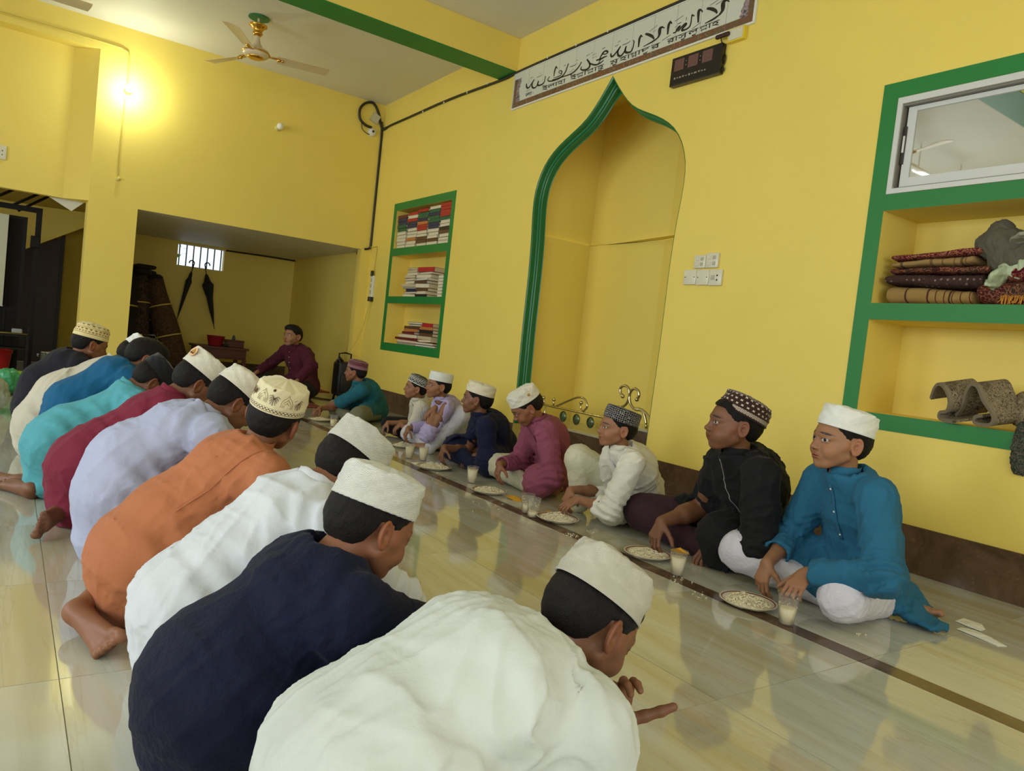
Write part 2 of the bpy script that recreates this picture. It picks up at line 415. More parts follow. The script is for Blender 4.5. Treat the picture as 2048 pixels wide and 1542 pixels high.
# ---------------------------------------------------------------- people
# canonical head: x right, y forward, z up, metres, chin to crown .205
def head_sdf(neck_end, kind='boy', neck_r=.043):
    s = SDF(.014); m2 = (-1, 1)
    ch = {'boy': 0, 'chubby': 1, 'adult': 0}[kind]; ad = kind == 'adult'
    s.ell((0, -.014, .036), (.071, .090, .074))
    s.ell((0, .026, .016), (.060+.003*ch, .060, .066), k=.03)
    s.ell((0, .030, -.036), (.047+.010*ch, .052, .046+.002*ch), k=.03)
    s.ball((0, .066-.002*ch, -.076), .0175+.002*ad, k=.026)
    for q in m2:
        s.ell((q*(.037+.006*ch), .052, -.030-.004*ch), (.022+.006*ch, .030, .026+.003*ch), k=.022)
        s.ball((q*.055, .022, -.005), .016, k=.025)
        s.cone((q*.052, .005, -.040), (q*.026, .055, -.074), .014+.003*ch, .012+.003*ch, k=.022)
        s.cone((q*.012, .0825, .0255), (q*.044, .066, .0225), .0075, .007, k=.014)
    # nose
    s.cone((0, .080, .016), (0, .0985, -.018), .0062, .0088, k=.012)
    s.ball((0, .1000, -.0195), .0088, k=.006)
    for q in m2: s.ell((q*.0105, .0905, -.0235), (.0066, .0095, .0062), k=.007)
    # eye sockets, lids
    for q in m2:
        s.ell((q*.0305, .094, .0075), (.0155, .0140, .0095), k=.012, op='-')
        s.ell((q*.0305, .0700, .0085), (.0150, .0130, .0118), k=.004)
        s.cone((q*.018, .0835, .0155), (q*.044, .0735, .0125), .0024, .0024, k=.005)
        s.cone((q*.020, .0822, .0010), (q*.043, .0745, .0020), .0020, .0020, k=.006)
    # mouth
    s.ell((0, .0755, -.049), (.026, .014, .017), k=.014)
    for q in m2: s.cone((q*.022, .0790, -.0490), (q*.004, .0893, -.0452), .0024, .0038, k=.005)
    s.cone((-.012, .0853, -.0545), (.012, .0853, -.0545), .0042, .0042, k=.005)
    s.ell((0, .0925, -.0500), (.021, .0085, .0010), k=.0025, op='-')
    s.ell((0, .0895, -.0640), (.012, .0060, .0040), k=.008, op='-')
    if ch:
        s.ball((.034, .066, -.046), .017, k=.018); s.ball((-.034, .066, -.046), .017, k=.018)
    # ears
    for q in m2:
        E = frame((0, -.18, 1), (q*1., .42, .1))        # columns: right, forward(ear height), up(outward)
        c = V(q*.0765, -.012, .000)
        R = np.stack([np.cross(E[:, 1], E[:, 2]), E[:, 1], E[:, 2]], 1)
        s.ell(c-R[:, 2]*.002, (.0165, .0265, .0040), R, k=.008)
        s.ering(c+R[:, 2]*.0035, R, .0150, .0255, .0034, k=.003)
        s.ering(c+R[:, 2]*.002+V(0, .001, -.001), R, .0085, .0140, .0026, k=.003)
        s.ell(c+R[:, 2]*.0045+V(0, .003, -.002), (.0062, .0085, .0060), R, k=.003, op='-')
        s.ball(c+V(0, .006, -.023), .0062, k=.006)
    ne = np.asarray(neck_end, float); d = ne-V(0, -.026, -.030)
    s.cone((0, -.026, -.030), ne, neck_r, neck_r*1.06, k=.022)
    s.cone(ne, ne+nrm(d)*.012, neck_r*1.04, neck_r*.9, k=.01)
    if ad: s.ball(V(0, .012, -.055)+d*.25, .014, k=.02)
    return s
def hair_sdf(style='boy'):
    s = SDF(.01)
    s.ell((0, -.0165, .036), (.0765, .0950, .0795)); s.ell((0, -.052, .000), (.058, .052, .055), k=.03)
    s.ell((0, .028, .052), (.063, .055, .050 if style != 'full' else .058), k=.03)
    if style == 'full': s.ell((0, .020, .085), (.062, .070, .036), k=.03); s.ell((0, .050, .082), (.052, .034, .022), k=.02)
    yy = [-.12, -.085, -.050, -.034, -.028, .008, .012, .026, .032, .050, .058, .072, .12]
    zz = [-.056, -.050, -.050, -.030, .022, .026, -.010, -.006, .030, .045, .066, .070, .074]
    def cut(P):
        zl = np.interp(P[..., 1], yy, zz).astype(np.float32); return (zl-P[..., 2])*.55
    s.func('&', cut, k=.006)
    s.amp = .003
    def trim(P):
        q = (np.sqrt((P[..., 0]/.0785)**2+((P[..., 1]+.014)/.0975)**2)-1)*.08
        return np.where(P[..., 2] > .040, q, q*.0-1)
    if style == 'boy': s.func('&', trim, k=.004)
    s.post = lambda P: .0013*wn(P*np.array([1, 1, .25], np.float32), 3, 420)+.0012*wn(P, 5, 130)
    return s
_hair = {}
def hair_mesh(style, h):
    if (style, h) not in _hair: _hair[(style, h)] = hair_sdf(style).surf(h)
    return _hair[(style, h)]

def hand_prims(s, w, f, n, side, curl=(25, 30, 22), spread=.5, sc=.86, thumb=(.5, .55, .45), tk=(10, 18)):
    """hand from wrist w: f finger direction, n palm normal (where the fingers curl to), side +1/-1 picks the thumb side = cross(f,n)*side"""
    w = np.asarray(w, float); f = nrm(f); n = nrm(np.asarray(n, float)-f*(np.dot(n, f))); t = np.cross(f, n)*side
    lens = [(.036, .023, .018), (.040, .026, .019), (.037, .024, .018), (.029, .018, .016)]
    offs = [.027, .009, -.009, -.026]; kf = [.076, .080, .076, .068]; tips = []
    for o, k in zip(offs, kf):
        s.cone(w+t*o*.45*sc+f*.008*sc, w+(f*k+t*o)*sc, .0145*sc, .0105*sc, k=.012)
    for i, (o, k) in enumerate(zip(offs, kf)):
        p = w+(f*k+t*o)*sc; a = 0; d0 = nrm(f+t*(o/.027)*.16*spread)
        r = (.0088, .0080, .0072, .0062) if i < 3 else (.0078, .0070, .0062, .0055)
        for j in range(3):
            a += math.radians(curl[j]*(1+.12*i)); d = d0*math.cos(a)+n*math.sin(a)
            q = p+d*lens[i][j]*sc; s.cone(p, q, r[j]*sc, r[j+1]*sc, k=.003); p = q
        tips.append(p)
    p = w+(f*.018+t*.020)*sc; d = nrm(f*thumb[0]+t*thumb[1]+n*thumb[2])
    for j, L in enumerate((.040, .031, .025)):
        q = p+d*L*sc; s.cone(p, q, (.0135, .0105, .0095, .0080)[j]*sc, (.0105, .0095, .0080)[j]*sc, k=.006 if j else .014); p = q
        a = math.radians(tk[min(j, 1)]); d = nrm(d*math.cos(a)+f*math.sin(a))
    tips.append(p)
    return tips
def foot_prims(s, heel, toe, sole, big, sc=.85, r=0.9):
    """foot: heel centre, toe-root centre, sole normal (pointing out of the sole), big = +1/-1 side of the big toe along cross(dir,sole)"""
    heel = np.asarray(heel, float); toe = np.asarray(toe, float); f = nrm(toe-heel); sole = nrm(sole-f*np.dot(sole, f)); t = np.cross(f, sole)*big
    s.ell(heel, (.026*sc, .032*sc, .024*sc), np.stack([t, f, sole], 1), k=.02)
    s.cone(heel-sole*.006, toe-t*.020*sc-sole*.004, .019*sc, .0150*sc, k=.016)
    s.cone(heel-sole*.010, toe+t*.016*sc-sole*.006, .021*sc, .0185*sc, k=.02)
    s.cone(heel-sole*.030*sc+f*.02, toe-sole*.012*sc, .024*sc, .013*sc, k=.025)
    for i in range(5):
        o = .028-.0145*i; L = (.040, .034, .030, .025, .021)[i]; rr = (.0140, .0095, .0088, .0082, .0076)[i]
        b = toe+t*o*sc+f*(.010-.004*i)*sc; s.cone(b, b+(f*L*.62-sole*.003+t*.002*(2-i))*sc, rr*.8*sc, rr*.85*sc, k=.008)
        s.ball(b+(f*L*.80+sole*.003)*sc, rr*sc, k=.003)
    return s

def ik(a, b, L1, L2, pole):
    """elbow / knee position for a two-bone chain from a to b"""
    a = np.asarray(a, float); b = np.asarray(b, float); d = b-a; D = np.linalg.norm(d)
    if D > (L1+L2)*.995: b = a+d/D*(L1+L2)*.995; d = b-a; D = np.linalg.norm(d)
    x = (L1*L1-L2*L2+D*D)/(2*D); y = math.sqrt(max(L1*L1-x*x, 0)); u = d/D
    p = np.asarray(pole, float); p = nrm(p-u*np.dot(p, u)); return a+u*x+p*y, b

def cap_mesh(a=.080, b=.097, hgt=.070, top=.93, dome=.010, wr=.0016, seed=1, n=96, sag=0., side=.0):
    """skull cap: open band with a rounded flat crown, u,v on it"""
    prof = []
    prof += [(.955, .004), (.965, -.001), (1.0, -.0015), (1.008, .001)]
    for t in np.linspace(.08, .92, 12): prof.append((1.0+(top-1)*t+.012*math.sin(PI*t), hgt*t))
    for t in np.linspace(.1, 1, 6): prof.append((top*(1-.10*(1-math.cos(t*PI/2)))-.002, hgt*(.93+.07*math.sin(t*PI/2))))
    for t in np.linspace(.88, .0, 9): prof.append((top*t*.9+1e-4, hgt+dome*(1-t*t)))
    v = []; uv = []
    for j, (r, z) in enumerate(prof):
        for i in range(n):
            th = 2*PI*i/n; k = max(0, min(1, z/hgt))
            w = wr*(math.sin(5*th+seed+8*k)+.7*math.sin(9*th+seed*2.3-13*k)+.5*math.sin(17*th+seed*.7+21*k))*min(1, k*3)*(1 if r > .5 else r*2)
            rr = r+w/.09
            v.append((a*rr*math.sin(th), b*rr*math.cos(th), z+w*.8*(k > .9)-sag*k*math.cos(th)+side*k*math.sin(th)*.3))
    q = [(j*n+i, j*n+(i+1) % n, (j+1)*n+(i+1) % n, (j+1)*n+i) for j in range(len(prof)-1) for i in range(n)]
    me = mesh_np('cap', v, np.array(q)[:, ::-1])
    ul = me.uv_layers.new(name='UVMap'); m = len(prof); li = np.zeros(len(me.loops), np.int32); me.loops.foreach_get('vertex_index', li)
    j = li//n; i = li % n; vv = np.array([p[1] for p in prof]); rr = np.array([p[0] for p in prof])
    arc = np.concatenate([[0], np.cumsum(np.hypot(np.diff(vv), np.diff(rr)*.09))])
    u = i/n
    # unwrap seam
    u4 = u.reshape(-1, 4); fix = (u4.max(1)-u4.min(1)) > .5; u4[fix] = np.where(u4[fix] < .5, u4[fix]+1, u4[fix])
    ul.data.foreach_set('uv', np.stack([u4.ravel(), arc[j]], 1).astype(np.float32).ravel())
    smooth(me); return me
def xform(me, M, t):
    n = len(me.vertices); c = np.zeros(n*3, np.float32); me.vertices.foreach_get('co', c); c = c.reshape(-1, 3)@np.asarray(M, float).T+t
    me.vertices.foreach_set('co', c.astype(np.float32).ravel()); me.update()
def put_attr(me, hp):
    a = me.attributes.new('hp', 'FLOAT_VECTOR', 'POINT'); a.data.foreach_set('vector', np.asarray(hp, np.float32).ravel())

class Person:
    def __init__(s, name_label, base, sc=.9, skin=(.28, .14, .08), res=1., group=None):
        s.base = np.asarray(base, float); s.sc = sc; s.res = res
        s.root = empty('person', tuple(s.base), name_label, 'person', group)
        s.skin = skin; s.parts = []       # (verts, quads, hp)
    def local(s, v): return np.asarray(v)-s.base
    def add_patch(s, sdf, h):
        v, q = sdf.surf(h*s.res); s.parts.append((v, q, np.tile([0, -1., 0], (len(v), 1))))
    def head(s, c, look, up, neck, kind='boy', hairstyle='boy', gaze=0., h=.0023, cap=None, hair=True):
        """c: head origin; neck: world point where the neck enters the collar"""
        R = frame(look, up); s.R = R; s.hc = np.asarray(c, float); sc = s.sc*1.02; s.hs = sc; s.gaze = gaze
        ne = R.T@(np.asarray(neck, float)-s.hc)/sc
        v, q = head_sdf(ne, kind, .043 if kind != 'adult' else .050).surf(h*s.res/sc)
        s.parts.append((v@R.T*sc+s.hc, q, v))
        if hair:
            v, q = hair_mesh(hairstyle, .0045 if s.res < 1.2 else .006)
            me = mesh_np('hair', s.local(v@R.T*sc+s.hc), q); put_attr(me, v)
            obj('hair', me, M['hair'], s.root, True)
    def cap(s, mat, z0=.050, tilt=12, roll=0, yaw=0, a=.082, b=.1005, y0=-.014, label=None, **kw):
        me = cap_mesh(a=a, b=b, **kw); t = math.radians(tilt); r = math.radians(roll)
        T = np.array([[1, 0, 0], [0, math.cos(t), -math.sin(t)], [0, math.sin(t), math.cos(t)]])
        Rr = np.array([[math.cos(r), 0, math.sin(r)], [0, 1, 0], [-math.sin(r), 0, math.cos(r)]])
        Mx = s.R@Rr@T*s.hs; s.capM = Mx; s.capT = s.R@V(0, y0, z0)*s.hs+s.hc
        xform(me, Mx, s.local(s.capT)); o = obj('cap', me, mat, s.root)
        if label: o['label'] = label
        s.capo = o; return o
    def cap_point(s, th, z, r=1.01, a=.081, b=.100):
        """world point on the band of the cap; th measured from the front towards the person's right"""
        return s.capM@V(a*r*math.sin(th), b*r*math.cos(th), z)+s.capT
    def cloth(s, name, sdf, mat, h=.0065, label=None):
        v, q = sdf.surf(h*s.res); me = mesh_np(name, s.local(v), q); o = obj(name, me, mat, s.root, True)
        if label: o['label'] = label
        return o
    def finish(s):
        n = 0; vs = []; qs = []; hs = []
        for v, q, hp in s.parts: vs.append(v); qs.append(q+n); hs.append(hp); n += len(v)
        me = mesh_np('body', s.local(np.concatenate(vs)), np.concatenate(qs)); put_attr(me, np.concatenate(hs))
        o = obj('body', me, M['skin'], s.root, True); o.color = (*s.skin, 1); o['gaze'] = float(s.gaze); s.body = o
        return o
    def ribbon(s, name, pts, w, mat, sdf=None, off=.002, th=.0015, up=None, label=None, toward=None):
        """thin strip along pts (world), laid on the surface of sdf along direction toward"""
        P = np.array(pts, float)
        if sdf is not None: P = sdf.trace(P, toward)-nrm(toward)*off
        nn = -nrm(toward) if toward is not None else nrm(up)
        mb = MB(); vs = []
        for i in range(len(P)):
            t = nrm(P[min(i+1, len(P)-1)]-P[max(i-1, 0)]); sd = nrm(np.cross(t, nn)); n2 = np.cross(sd, t)
            for a, b in ((-1, 0), (1, 0), (1, -1), (-1, -1)): vs.append(s.local(P[i])+sd*a*w/2+n2*b*th+n2*th*.5)
        fs = []
        for i in range(len(P)-1):
            for k in range(4): fs.append((i*4+k, i*4+(k+1) % 4, i*4+4+(k+1) % 4, i*4+4+k))
        fs += [(0, 1, 2, 3), tuple(len(vs)-4+k for k in (3, 2, 1, 0))]
        mb.add(vs, fs); o = mb.build(name, mat, s.root, True)
        if label: o['label'] = label
        return o
    def dots(s, name, pts, r, mat, sdf=None, toward=None):
        for p in pts:
            q = sdf.trace(p, toward)[0]-nrm(toward)*.001 if sdf is not None else np.asarray(p)
            MB().ball(s.local(q), r, 8, 5).build(name, mat, s.root, True)
    def collar(s, c, axis, fwd, a, b, hgt, mat, th=.0025, gap=.25, flare=1.08, name='collar', label=None, n=48):
        """standing band collar round the neck, open at the front by gap radians each side"""
        R = frame(fwd, axis); vs = []; fs = []; c = np.asarray(c, float)
        prof = [(1.0, 0), (flare*.99, hgt*.5), (flare, hgt), (flare-th/a, hgt+th*.3), (flare*.99-th/a, hgt*.5), (1-th/a, 0)]
        m = len(prof); k = n+1
        for i in range(k):
            t = gap+(2*PI-2*gap)*i/n
            for r, z in prof:
                dz = -.012*math.exp(-(min(t, 2*PI-t)/.7)**2)
                vs.append(s.local(c+R@V(a*r*math.sin(t), b*r*math.cos(t), z+dz+.0015*math.sin(7*t))))
        for i in range(n):
            for j in range(m): fs.append((i*m+j, i*m+(j+1) % m, (i+1)*m+(j+1) % m, (i+1)*m+j))
        fs += [tuple(range(m)), tuple((k-1)*m+j for j in range(m-1, -1, -1))]
        o = MB().add(vs, fs).build(name, mat, s.root, True)
        if label: o['label'] = label
        return o
# ---------------------------------------------------------------- room
WY, FX, CZ, NX = -3.832, 9.047, 3.815, 12.11
YEL = lin(232, 208, 100)
M['wall'] = wallpaint('wall_yellow', YEL, .03)
M['ceil'] = wallpaint('ceiling_white', lin(216, 212, 196), .03)
M['green'] = wallpaint('paint_green', lin(22, 120, 50), .05, .5)
M['dgreen'] = wallpaint('paint_deep_green', lin(14, 108, 56), .05, .32)
def tess(name, outer, holes, mat, f3, flip=False, **props):
    loops = [[mathutils.Vector((a, b, 0)) for a, b in L] for L in [outer]+holes]
    flat = [p for L in loops for p in L]; tr = mathutils.geometry.tessellate_polygon(loops)
    vs = [f3(p.x, p.y) for p in flat]; fs = [tuple(t[::-1]) if flip else tuple(t) for t in tr]
    me = bpy.data.meshes.new(name); me.from_pydata(vs, [], fs); me.update()
    return obj(name, me, mat, None, **props)
# mihrab outline, from the foot of the near jamb over the point to the far jamb
MC = 4.600
half = [(.235, .835), (1.08, .858), (1.60, .858), (1.90, .872), (2.07, .893), (2.24, .905), (2.34, .895), (2.456, .855), (2.55, .790), (2.61, .735), (2.68, .625), (2.745, .485), (2.80, .350), (2.85, .255), (2.92, .185), (3.00, .108), (3.133, .0)]
def resamp(pts, n=44):
    z, x = np.array(pts).T; s = np.concatenate([[0], np.cumsum(np.hypot(np.diff(z), np.diff(x)))]); t = np.linspace(0, s[-1], n)
    X = np.interp(t, s, x); Z = np.interp(t, s, z)
    for _ in range(2):
        X[1:-1] = .25*X[:-2]+.5*X[1:-1]+.25*X[2:]; Z[1:-1] = .25*Z[:-2]+.5*Z[1:-1]+.25*Z[2:]
    return list(zip(Z, X))
HP = resamp(half)
def arch(inset=0., hp=HP, z0=.235):
    pts = [(MC-x, z) for z, x in hp]+[(MC+x, z) for z, x in hp[::-1][1:]]
    if inset:
        P = np.array(pts); T = np.gradient(P, axis=0); T /= np.linalg.norm(T, axis=1)[:, None]; N = np.stack([T[:, 1], -T[:, 0]], 1)
        P = P+N*inset; k = len(P)//2; P[:k, 0] = np.minimum(P[:k, 0], MC-1e-3); P[k+1:, 0] = np.maximum(P[k+1:, 0], MC+1e-3)
        P[k] = (MC, 3.133-inset*2.2); ok = P[:, 1] <= P[k, 1]+1e-6; P[~ok] = P[k]
        P[0, 1] = P[-1, 1] = z0; pts = [tuple(p) for p in P]
    return pts
AO = arch()
CABX, CABZ = (.55, 2.312), (.689, 2.538); BKX, BKZ = (6.938, 8.447), (.713, 2.500)
cab_open = [(1.940, 2.452), (1.359, 1.853), (.774, 1.270)]; cab_x = (.66, 2.225)
bk_open = [(1.952, 2.412), (1.371, 1.861), (.809, 1.288)]; bk_x = (7.012, 8.370)
holes = [AO[:]]
for (z0, z1) in cab_open: holes.append([(cab_x[0], z0), (cab_x[1], z0), (cab_x[1], z1), (cab_x[0], z1)])
for (z0, z1) in bk_open: holes.append([(bk_x[0], z0), (bk_x[1], z0), (bk_x[1], z1), (bk_x[0], z1)])
outer = [(-3.2, 0), (AO[0][0], 0), (AO[0][0], .235)]
W_ = [(-3.2, 0), (AO[0][0], 0)]+AO+[(AO[-1][0], 0), (12.3, 0), (12.3, CZ), (-3.2, CZ)]
tess('wall_right', W_, holes[1:], M['wall'], lambda a, b: (a, WY, b), kind='structure')
# recesses behind the shelf openings, and the solid shelves between them (wall parts)
wall_r = bpy.data.objects['wall_right']
def recess(x0, x1, z0, z1, dep, mat, parent):
    b = MB(); y0, y1 = WY, WY-dep
    b.add([(x0,y0,z0),(x1,y0,z0),(x1,y1,z0),(x0,y1,z0),(x0,y0,z1),(x1,y0,z1),(x1,y1,z1),(x0,y1,z1)], [(0,1,2,3),(4,7,6,5),(0,3,7,4),(1,5,6,2),(3,2,6,7)])
    b.build('recess', mat, parent)
for (z0, z1) in cab_open[1:]: recess(*cab_x, z0, z1, .36, M['wall'], wall_r)
for (z0, z1) in bk_open: recess(*bk_x, z0, z1, .24, M['wall'], wall_r)
# painted green surrounds, slightly proud of the wall
def surround(name, X, Z, opens, ox, label, n):
    hs = [[(ox[0], a), (ox[1], a), (ox[1], b), (ox[0], b)] for a, b in opens]
    o = tess(name, [(X[0], Z[0]), (X[1], Z[0]), (X[1], Z[1]), (X[0], Z[1])], hs, M['green'], lambda a, b: (a, WY+.004, b), kind='structure')
    b = MB(); x0, x1 = X; z0, z1 = Z; y0, y1 = WY-.001, WY+.004
    for q in ([(x0,y0,z0),(x1,y0,z0),(x1,y1,z0),(x0,y1,z0)], [(x0,y0,z1),(x1,y0,z1),(x1,y1,z1),(x0,y1,z1)], [(x0,y0,z0),(x0,y0,z1),(x0,y1,z1),(x0,y1,z0)], [(x1,y0,z0),(x1,y0,z1),(x1,y1,z1),(x1,y1,z0)]): b.add(q, [(0, 1, 2, 3)])
    b.build('paint_edge', M['green'], o)
    tag(o, label); return o
surround('trim_1', CABX, CABZ, cab_open, cab_x, 'green painted frame round the window and two open wall shelves at right', 1)
surround('trim_2', BKX, BKZ, bk_open, bk_x, 'green painted frame round the three wall shelves of books', 2)
# mihrab: stepped green reveal, then the yellow alcove
steps = [(-.004, .004), (0, .0), (.010, -.006), (.010, -.046), (.026, -.052), (.024, -.064), (.034, -.070), (.036, -.112), (.046, -.116)]
rings = [[(x, WY+dy, z) for x, z in arch(ins if ins > 0 else 1e-9)] for ins, dy in steps]
vs = [p for r in rings for p in r]; n = len(rings[0])
fs = [(j*n+i, (j+1)*n+i, (j+1)*n+i+1, j*n+i+1) for j in range(len(rings)-1) for i in range(n-1)]
trm = MB().add(vs, fs).build('trim_3', M['dgreen'], None, kind='structure'); tag(trm, 'stepped deep green moulding round the pointed prayer niche'); bend(trm, 25)
AI = arch(.046); yi = WY-.116
alc = MB()
bw = [(3.74, yi), (3.74, -4.28), (4.50, -4.52), (5.47, -4.52), (5.47, yi)]
for (z0, z1, e) in ((0, 1.95, 0), (1.95, 3.25, .035)):
    pp = [(bw[0][0]-e, bw[0][1]), (bw[1][0]-e, bw[1][1]-e*.5), (bw[2][0], bw[2][1]-e), (bw[3][0]+e, bw[3][1]-e), (bw[4][0]+e, bw[4][1])]
    for i in range(4):
        (xa, ya), (xb, yb) = pp[i], pp[i+1]; alc.add([(xa, ya, z0), (xb, yb, z0), (xb, yb, z1), (xa, ya, z1)], [(0, 1, 2, 3)])
alc.add([(3.6, yi, 3.25), (5.6, yi, 3.25), (5.6, -4.6, 3.25), (3.6, -4.6, 3.25)], [(0, 1, 2, 3)])
alc.add([(3.70, -4.28, 1.95), (5.51, -4.56, 1.95), (5.47, -4.50, 1.95), (4.50, -4.50, 1.95)], [(0, 1, 2, 3)])
o = alc.build('wall_niche', M['wall'], None, kind='structure')
tess('wall_niche_front', [(3.5, 0), (AI[0][0], 0)]+AI+[(AI[-1][0], 0), (5.7, 0), (5.7, 3.3), (3.5, 3.3)], [], M['wall'], lambda a, b: (a, yi, b), kind='structure')

# far wall with the store niche (right) and the doorway under the stairs (left)
NY0, NY1, SOF, PY, RZ = -1.110, -3.700, 1.958, -.643, 3.522
THK = .30
tess('wall_far', [(3.6, 0), (3.6, CZ), (WY, CZ), (WY, 0), (NY1, 0), (NY1, SOF), (NY0, SOF), (NY0, 0), (PY, 0), (PY, RZ), (3.6, RZ)], [], M['wall'], lambda a, b: (FX, a, b), kind='structure')
b = MB()
# pillar flank beside the doorway, doorway lintel, splayed panel above
b.add([(FX, PY, 0), (FX+THK, PY, 0), (FX+THK, PY, SOF), (FX, PY, SOF)], [(0, 1, 2, 3)])
b.add([(FX, NY0, 0), (FX+.12, NY0, 0), (FX+.12, NY0, SOF), (FX, NY0, SOF)], [(0, 1, 2, 3)])
b.add([(FX, NY1, 0), (FX+.12, NY1, 0), (FX+.12, NY1, SOF), (FX, NY1, SOF)], [(0, 1, 2, 3)])
b.add([(FX+.12, NY0, 0), (FX+.12, PY+.0, 0), (FX+.12, PY, SOF), (FX+.12, NY0, SOF)], [(0, 1, 2, 3)])
XB2, YB2 = FX+.20, PY+.22
b.add([(FX, PY, SOF), (XB2, YB2, SOF), (XB2, YB2, RZ), (FX, PY, RZ)], [(0, 1, 2, 3)])
b.add([(XB2, YB2, SOF), (XB2, 3.6, SOF), (XB2, 3.6, RZ), (XB2, YB2, RZ)], [(0, 1, 2, 3)])
b.add([(FX, PY, RZ), (XB2+.01, PY, RZ), (XB2+.01, 3.6, RZ), (FX, 3.6, RZ)], [(0, 1, 2, 3)])
b.add([(FX, PY, SOF), (XB2, YB2, SOF), (XB2, 3.6, SOF), (FX+THK, 3.6, SOF), (FX+THK, PY, SOF)], [(0, 1, 2, 3, 4)])
b.build('wall_far_panel', M['wall'], None, kind='structure')
b = MB()
b.add([(NX, -3.97, 0), (NX, -.9, 0), (NX, -.9, SOF), (NX, -2.066, SOF), (NX, -2.066, 1.595), (NX, -2.738, 1.595), (NX, -2.738, SOF), (NX, -3.97, SOF)], [tuple(range(8))])
b.add([(NX, -2.738, 1.930), (NX, -2.066, 1.930), (NX, -2.066, SOF), (NX, -2.738, SOF)], [(0, 1, 2, 3)])
b.add([(FX+.12, -3.97, 0), (NX, -3.97, 0), (NX, -3.97, SOF), (FX+.12, -3.97, SOF)], [(0, 1, 2, 3)])
b.add([(FX+.12, -3.97, 0), (FX+.12, NY1, 0), (FX+.12, NY1, SOF), (FX+.12, -3.97, SOF)], [(0, 1, 2, 3)])
b.add([(FX+.12, -.98, 0), (NX, -.98, 0), (NX, -.98, SOF), (FX+.12, -.98, SOF)], [(0, 1, 2, 3)])
for q in ([(-2.738, 1.595), (-2.066, 1.595)], [(-2.066, 1.595), (-2.066, 1.93)], [(-2.066, 1.93), (-2.738, 1.93)], [(-2.738, 1.93), (-2.738, 1.595)]):
    (ya, za), (yb, zb) = q; b.add([(NX, ya, za), (NX, yb, zb), (NX+.13, yb, zb), (NX+.13, ya, za)], [(0, 1, 2, 3)])
b.build('wall_store', M['wall'], None, kind='structure')
MB().box((FX+.001, -3.98, SOF), (NX+.1, -.97, SOF+.05)).build('ceiling_store', M['ceil'], None, kind='structure')
MB().box((-3.2, WY, CZ), (FX+.1, 3.7, CZ+.06)).build('ceiling', M['ceil'], None, kind='structure')
# beam
bx0, bx1, bz = 6.010, 6.300, 3.503
bm_ = MB().box((bx0, WY, bz+.001), (bx1, 3.6, CZ-.001)).build('trim_4', M['wall'], None, kind='structure'); tag(bm_, 'yellow ceiling beam with a green painted underside')
MB().box((bx0-.002, WY+.001, bz-.004), (bx1+.002, 3.6, bz+.006)).build('paint_underside', M['green'], bm_)
bm3 = MB().box((2.93, WY, bz+.001), (3.24, 3.6, CZ-.001)).build('trim_6', M['wall'], None, kind='structure'); tag(bm3, 'second yellow ceiling beam, seen mirrored in the window glass')
MB().box((2.928, WY+.001, bz-.004), (3.242, 3.6, bz+.006)).build('paint_underside', M['green'], bm3)
# the two walls the camera has at its back: real windows let the day in
def wallwin(name, f3, L0, L1, wins):
    tess(name, [(L0, 0), (L1, 0), (L1, CZ), (L0, CZ)], [[(a, .9), (b_, .9), (b_, 2.6), (a, 2.6)] for a, b_ in wins], M['wall'], f3, kind='structure')
wallwin('wall_left', lambda a, b: (a, 3.6, b), -3.2, 9.1, [(-1.5, .4), (1.65, 3.55), (4.85, 6.75)])
wallwin('wall_back', lambda a, b: (-2.9, a, b), -3.832, 3.6, [(-2.6, -.2), (.7, 2.7)])
M['alu'] = plain('window_metal', lin(205, 206, 200), .35, .0)
def grille(name, f, a, b_):
    g = MB()
    for x in np.linspace(a, b_, 9): g.box(f(x-.008, .9, -.01), f(x+.008, 2.6, .01))
    for z in (.9, 1.45, 2.0, 2.6): g.box(f(a, z-.012, -.012), f(b_, z+.012, .012))
    return g.build(name, M['alu'], None, kind='structure')
for i, (a, b_) in enumerate([(-1.5, .4), (1.65, 3.55), (4.85, 6.75)]): grille('window_%d' % (i+3), lambda x, z, d: (x, 3.62+d, z), a, b_)
for i, (a, b_) in enumerate([(-2.6, -.2), (.7, 2.7)]): grille('window_%d' % (i+6), lambda x, z, d: (-2.92+d, x, z), a, b_)

MB().box((3.6, yi+.115, -.04), (5.6, -4.7, -.001)).build('floor_niche', M['ceil'], None, kind='structure')
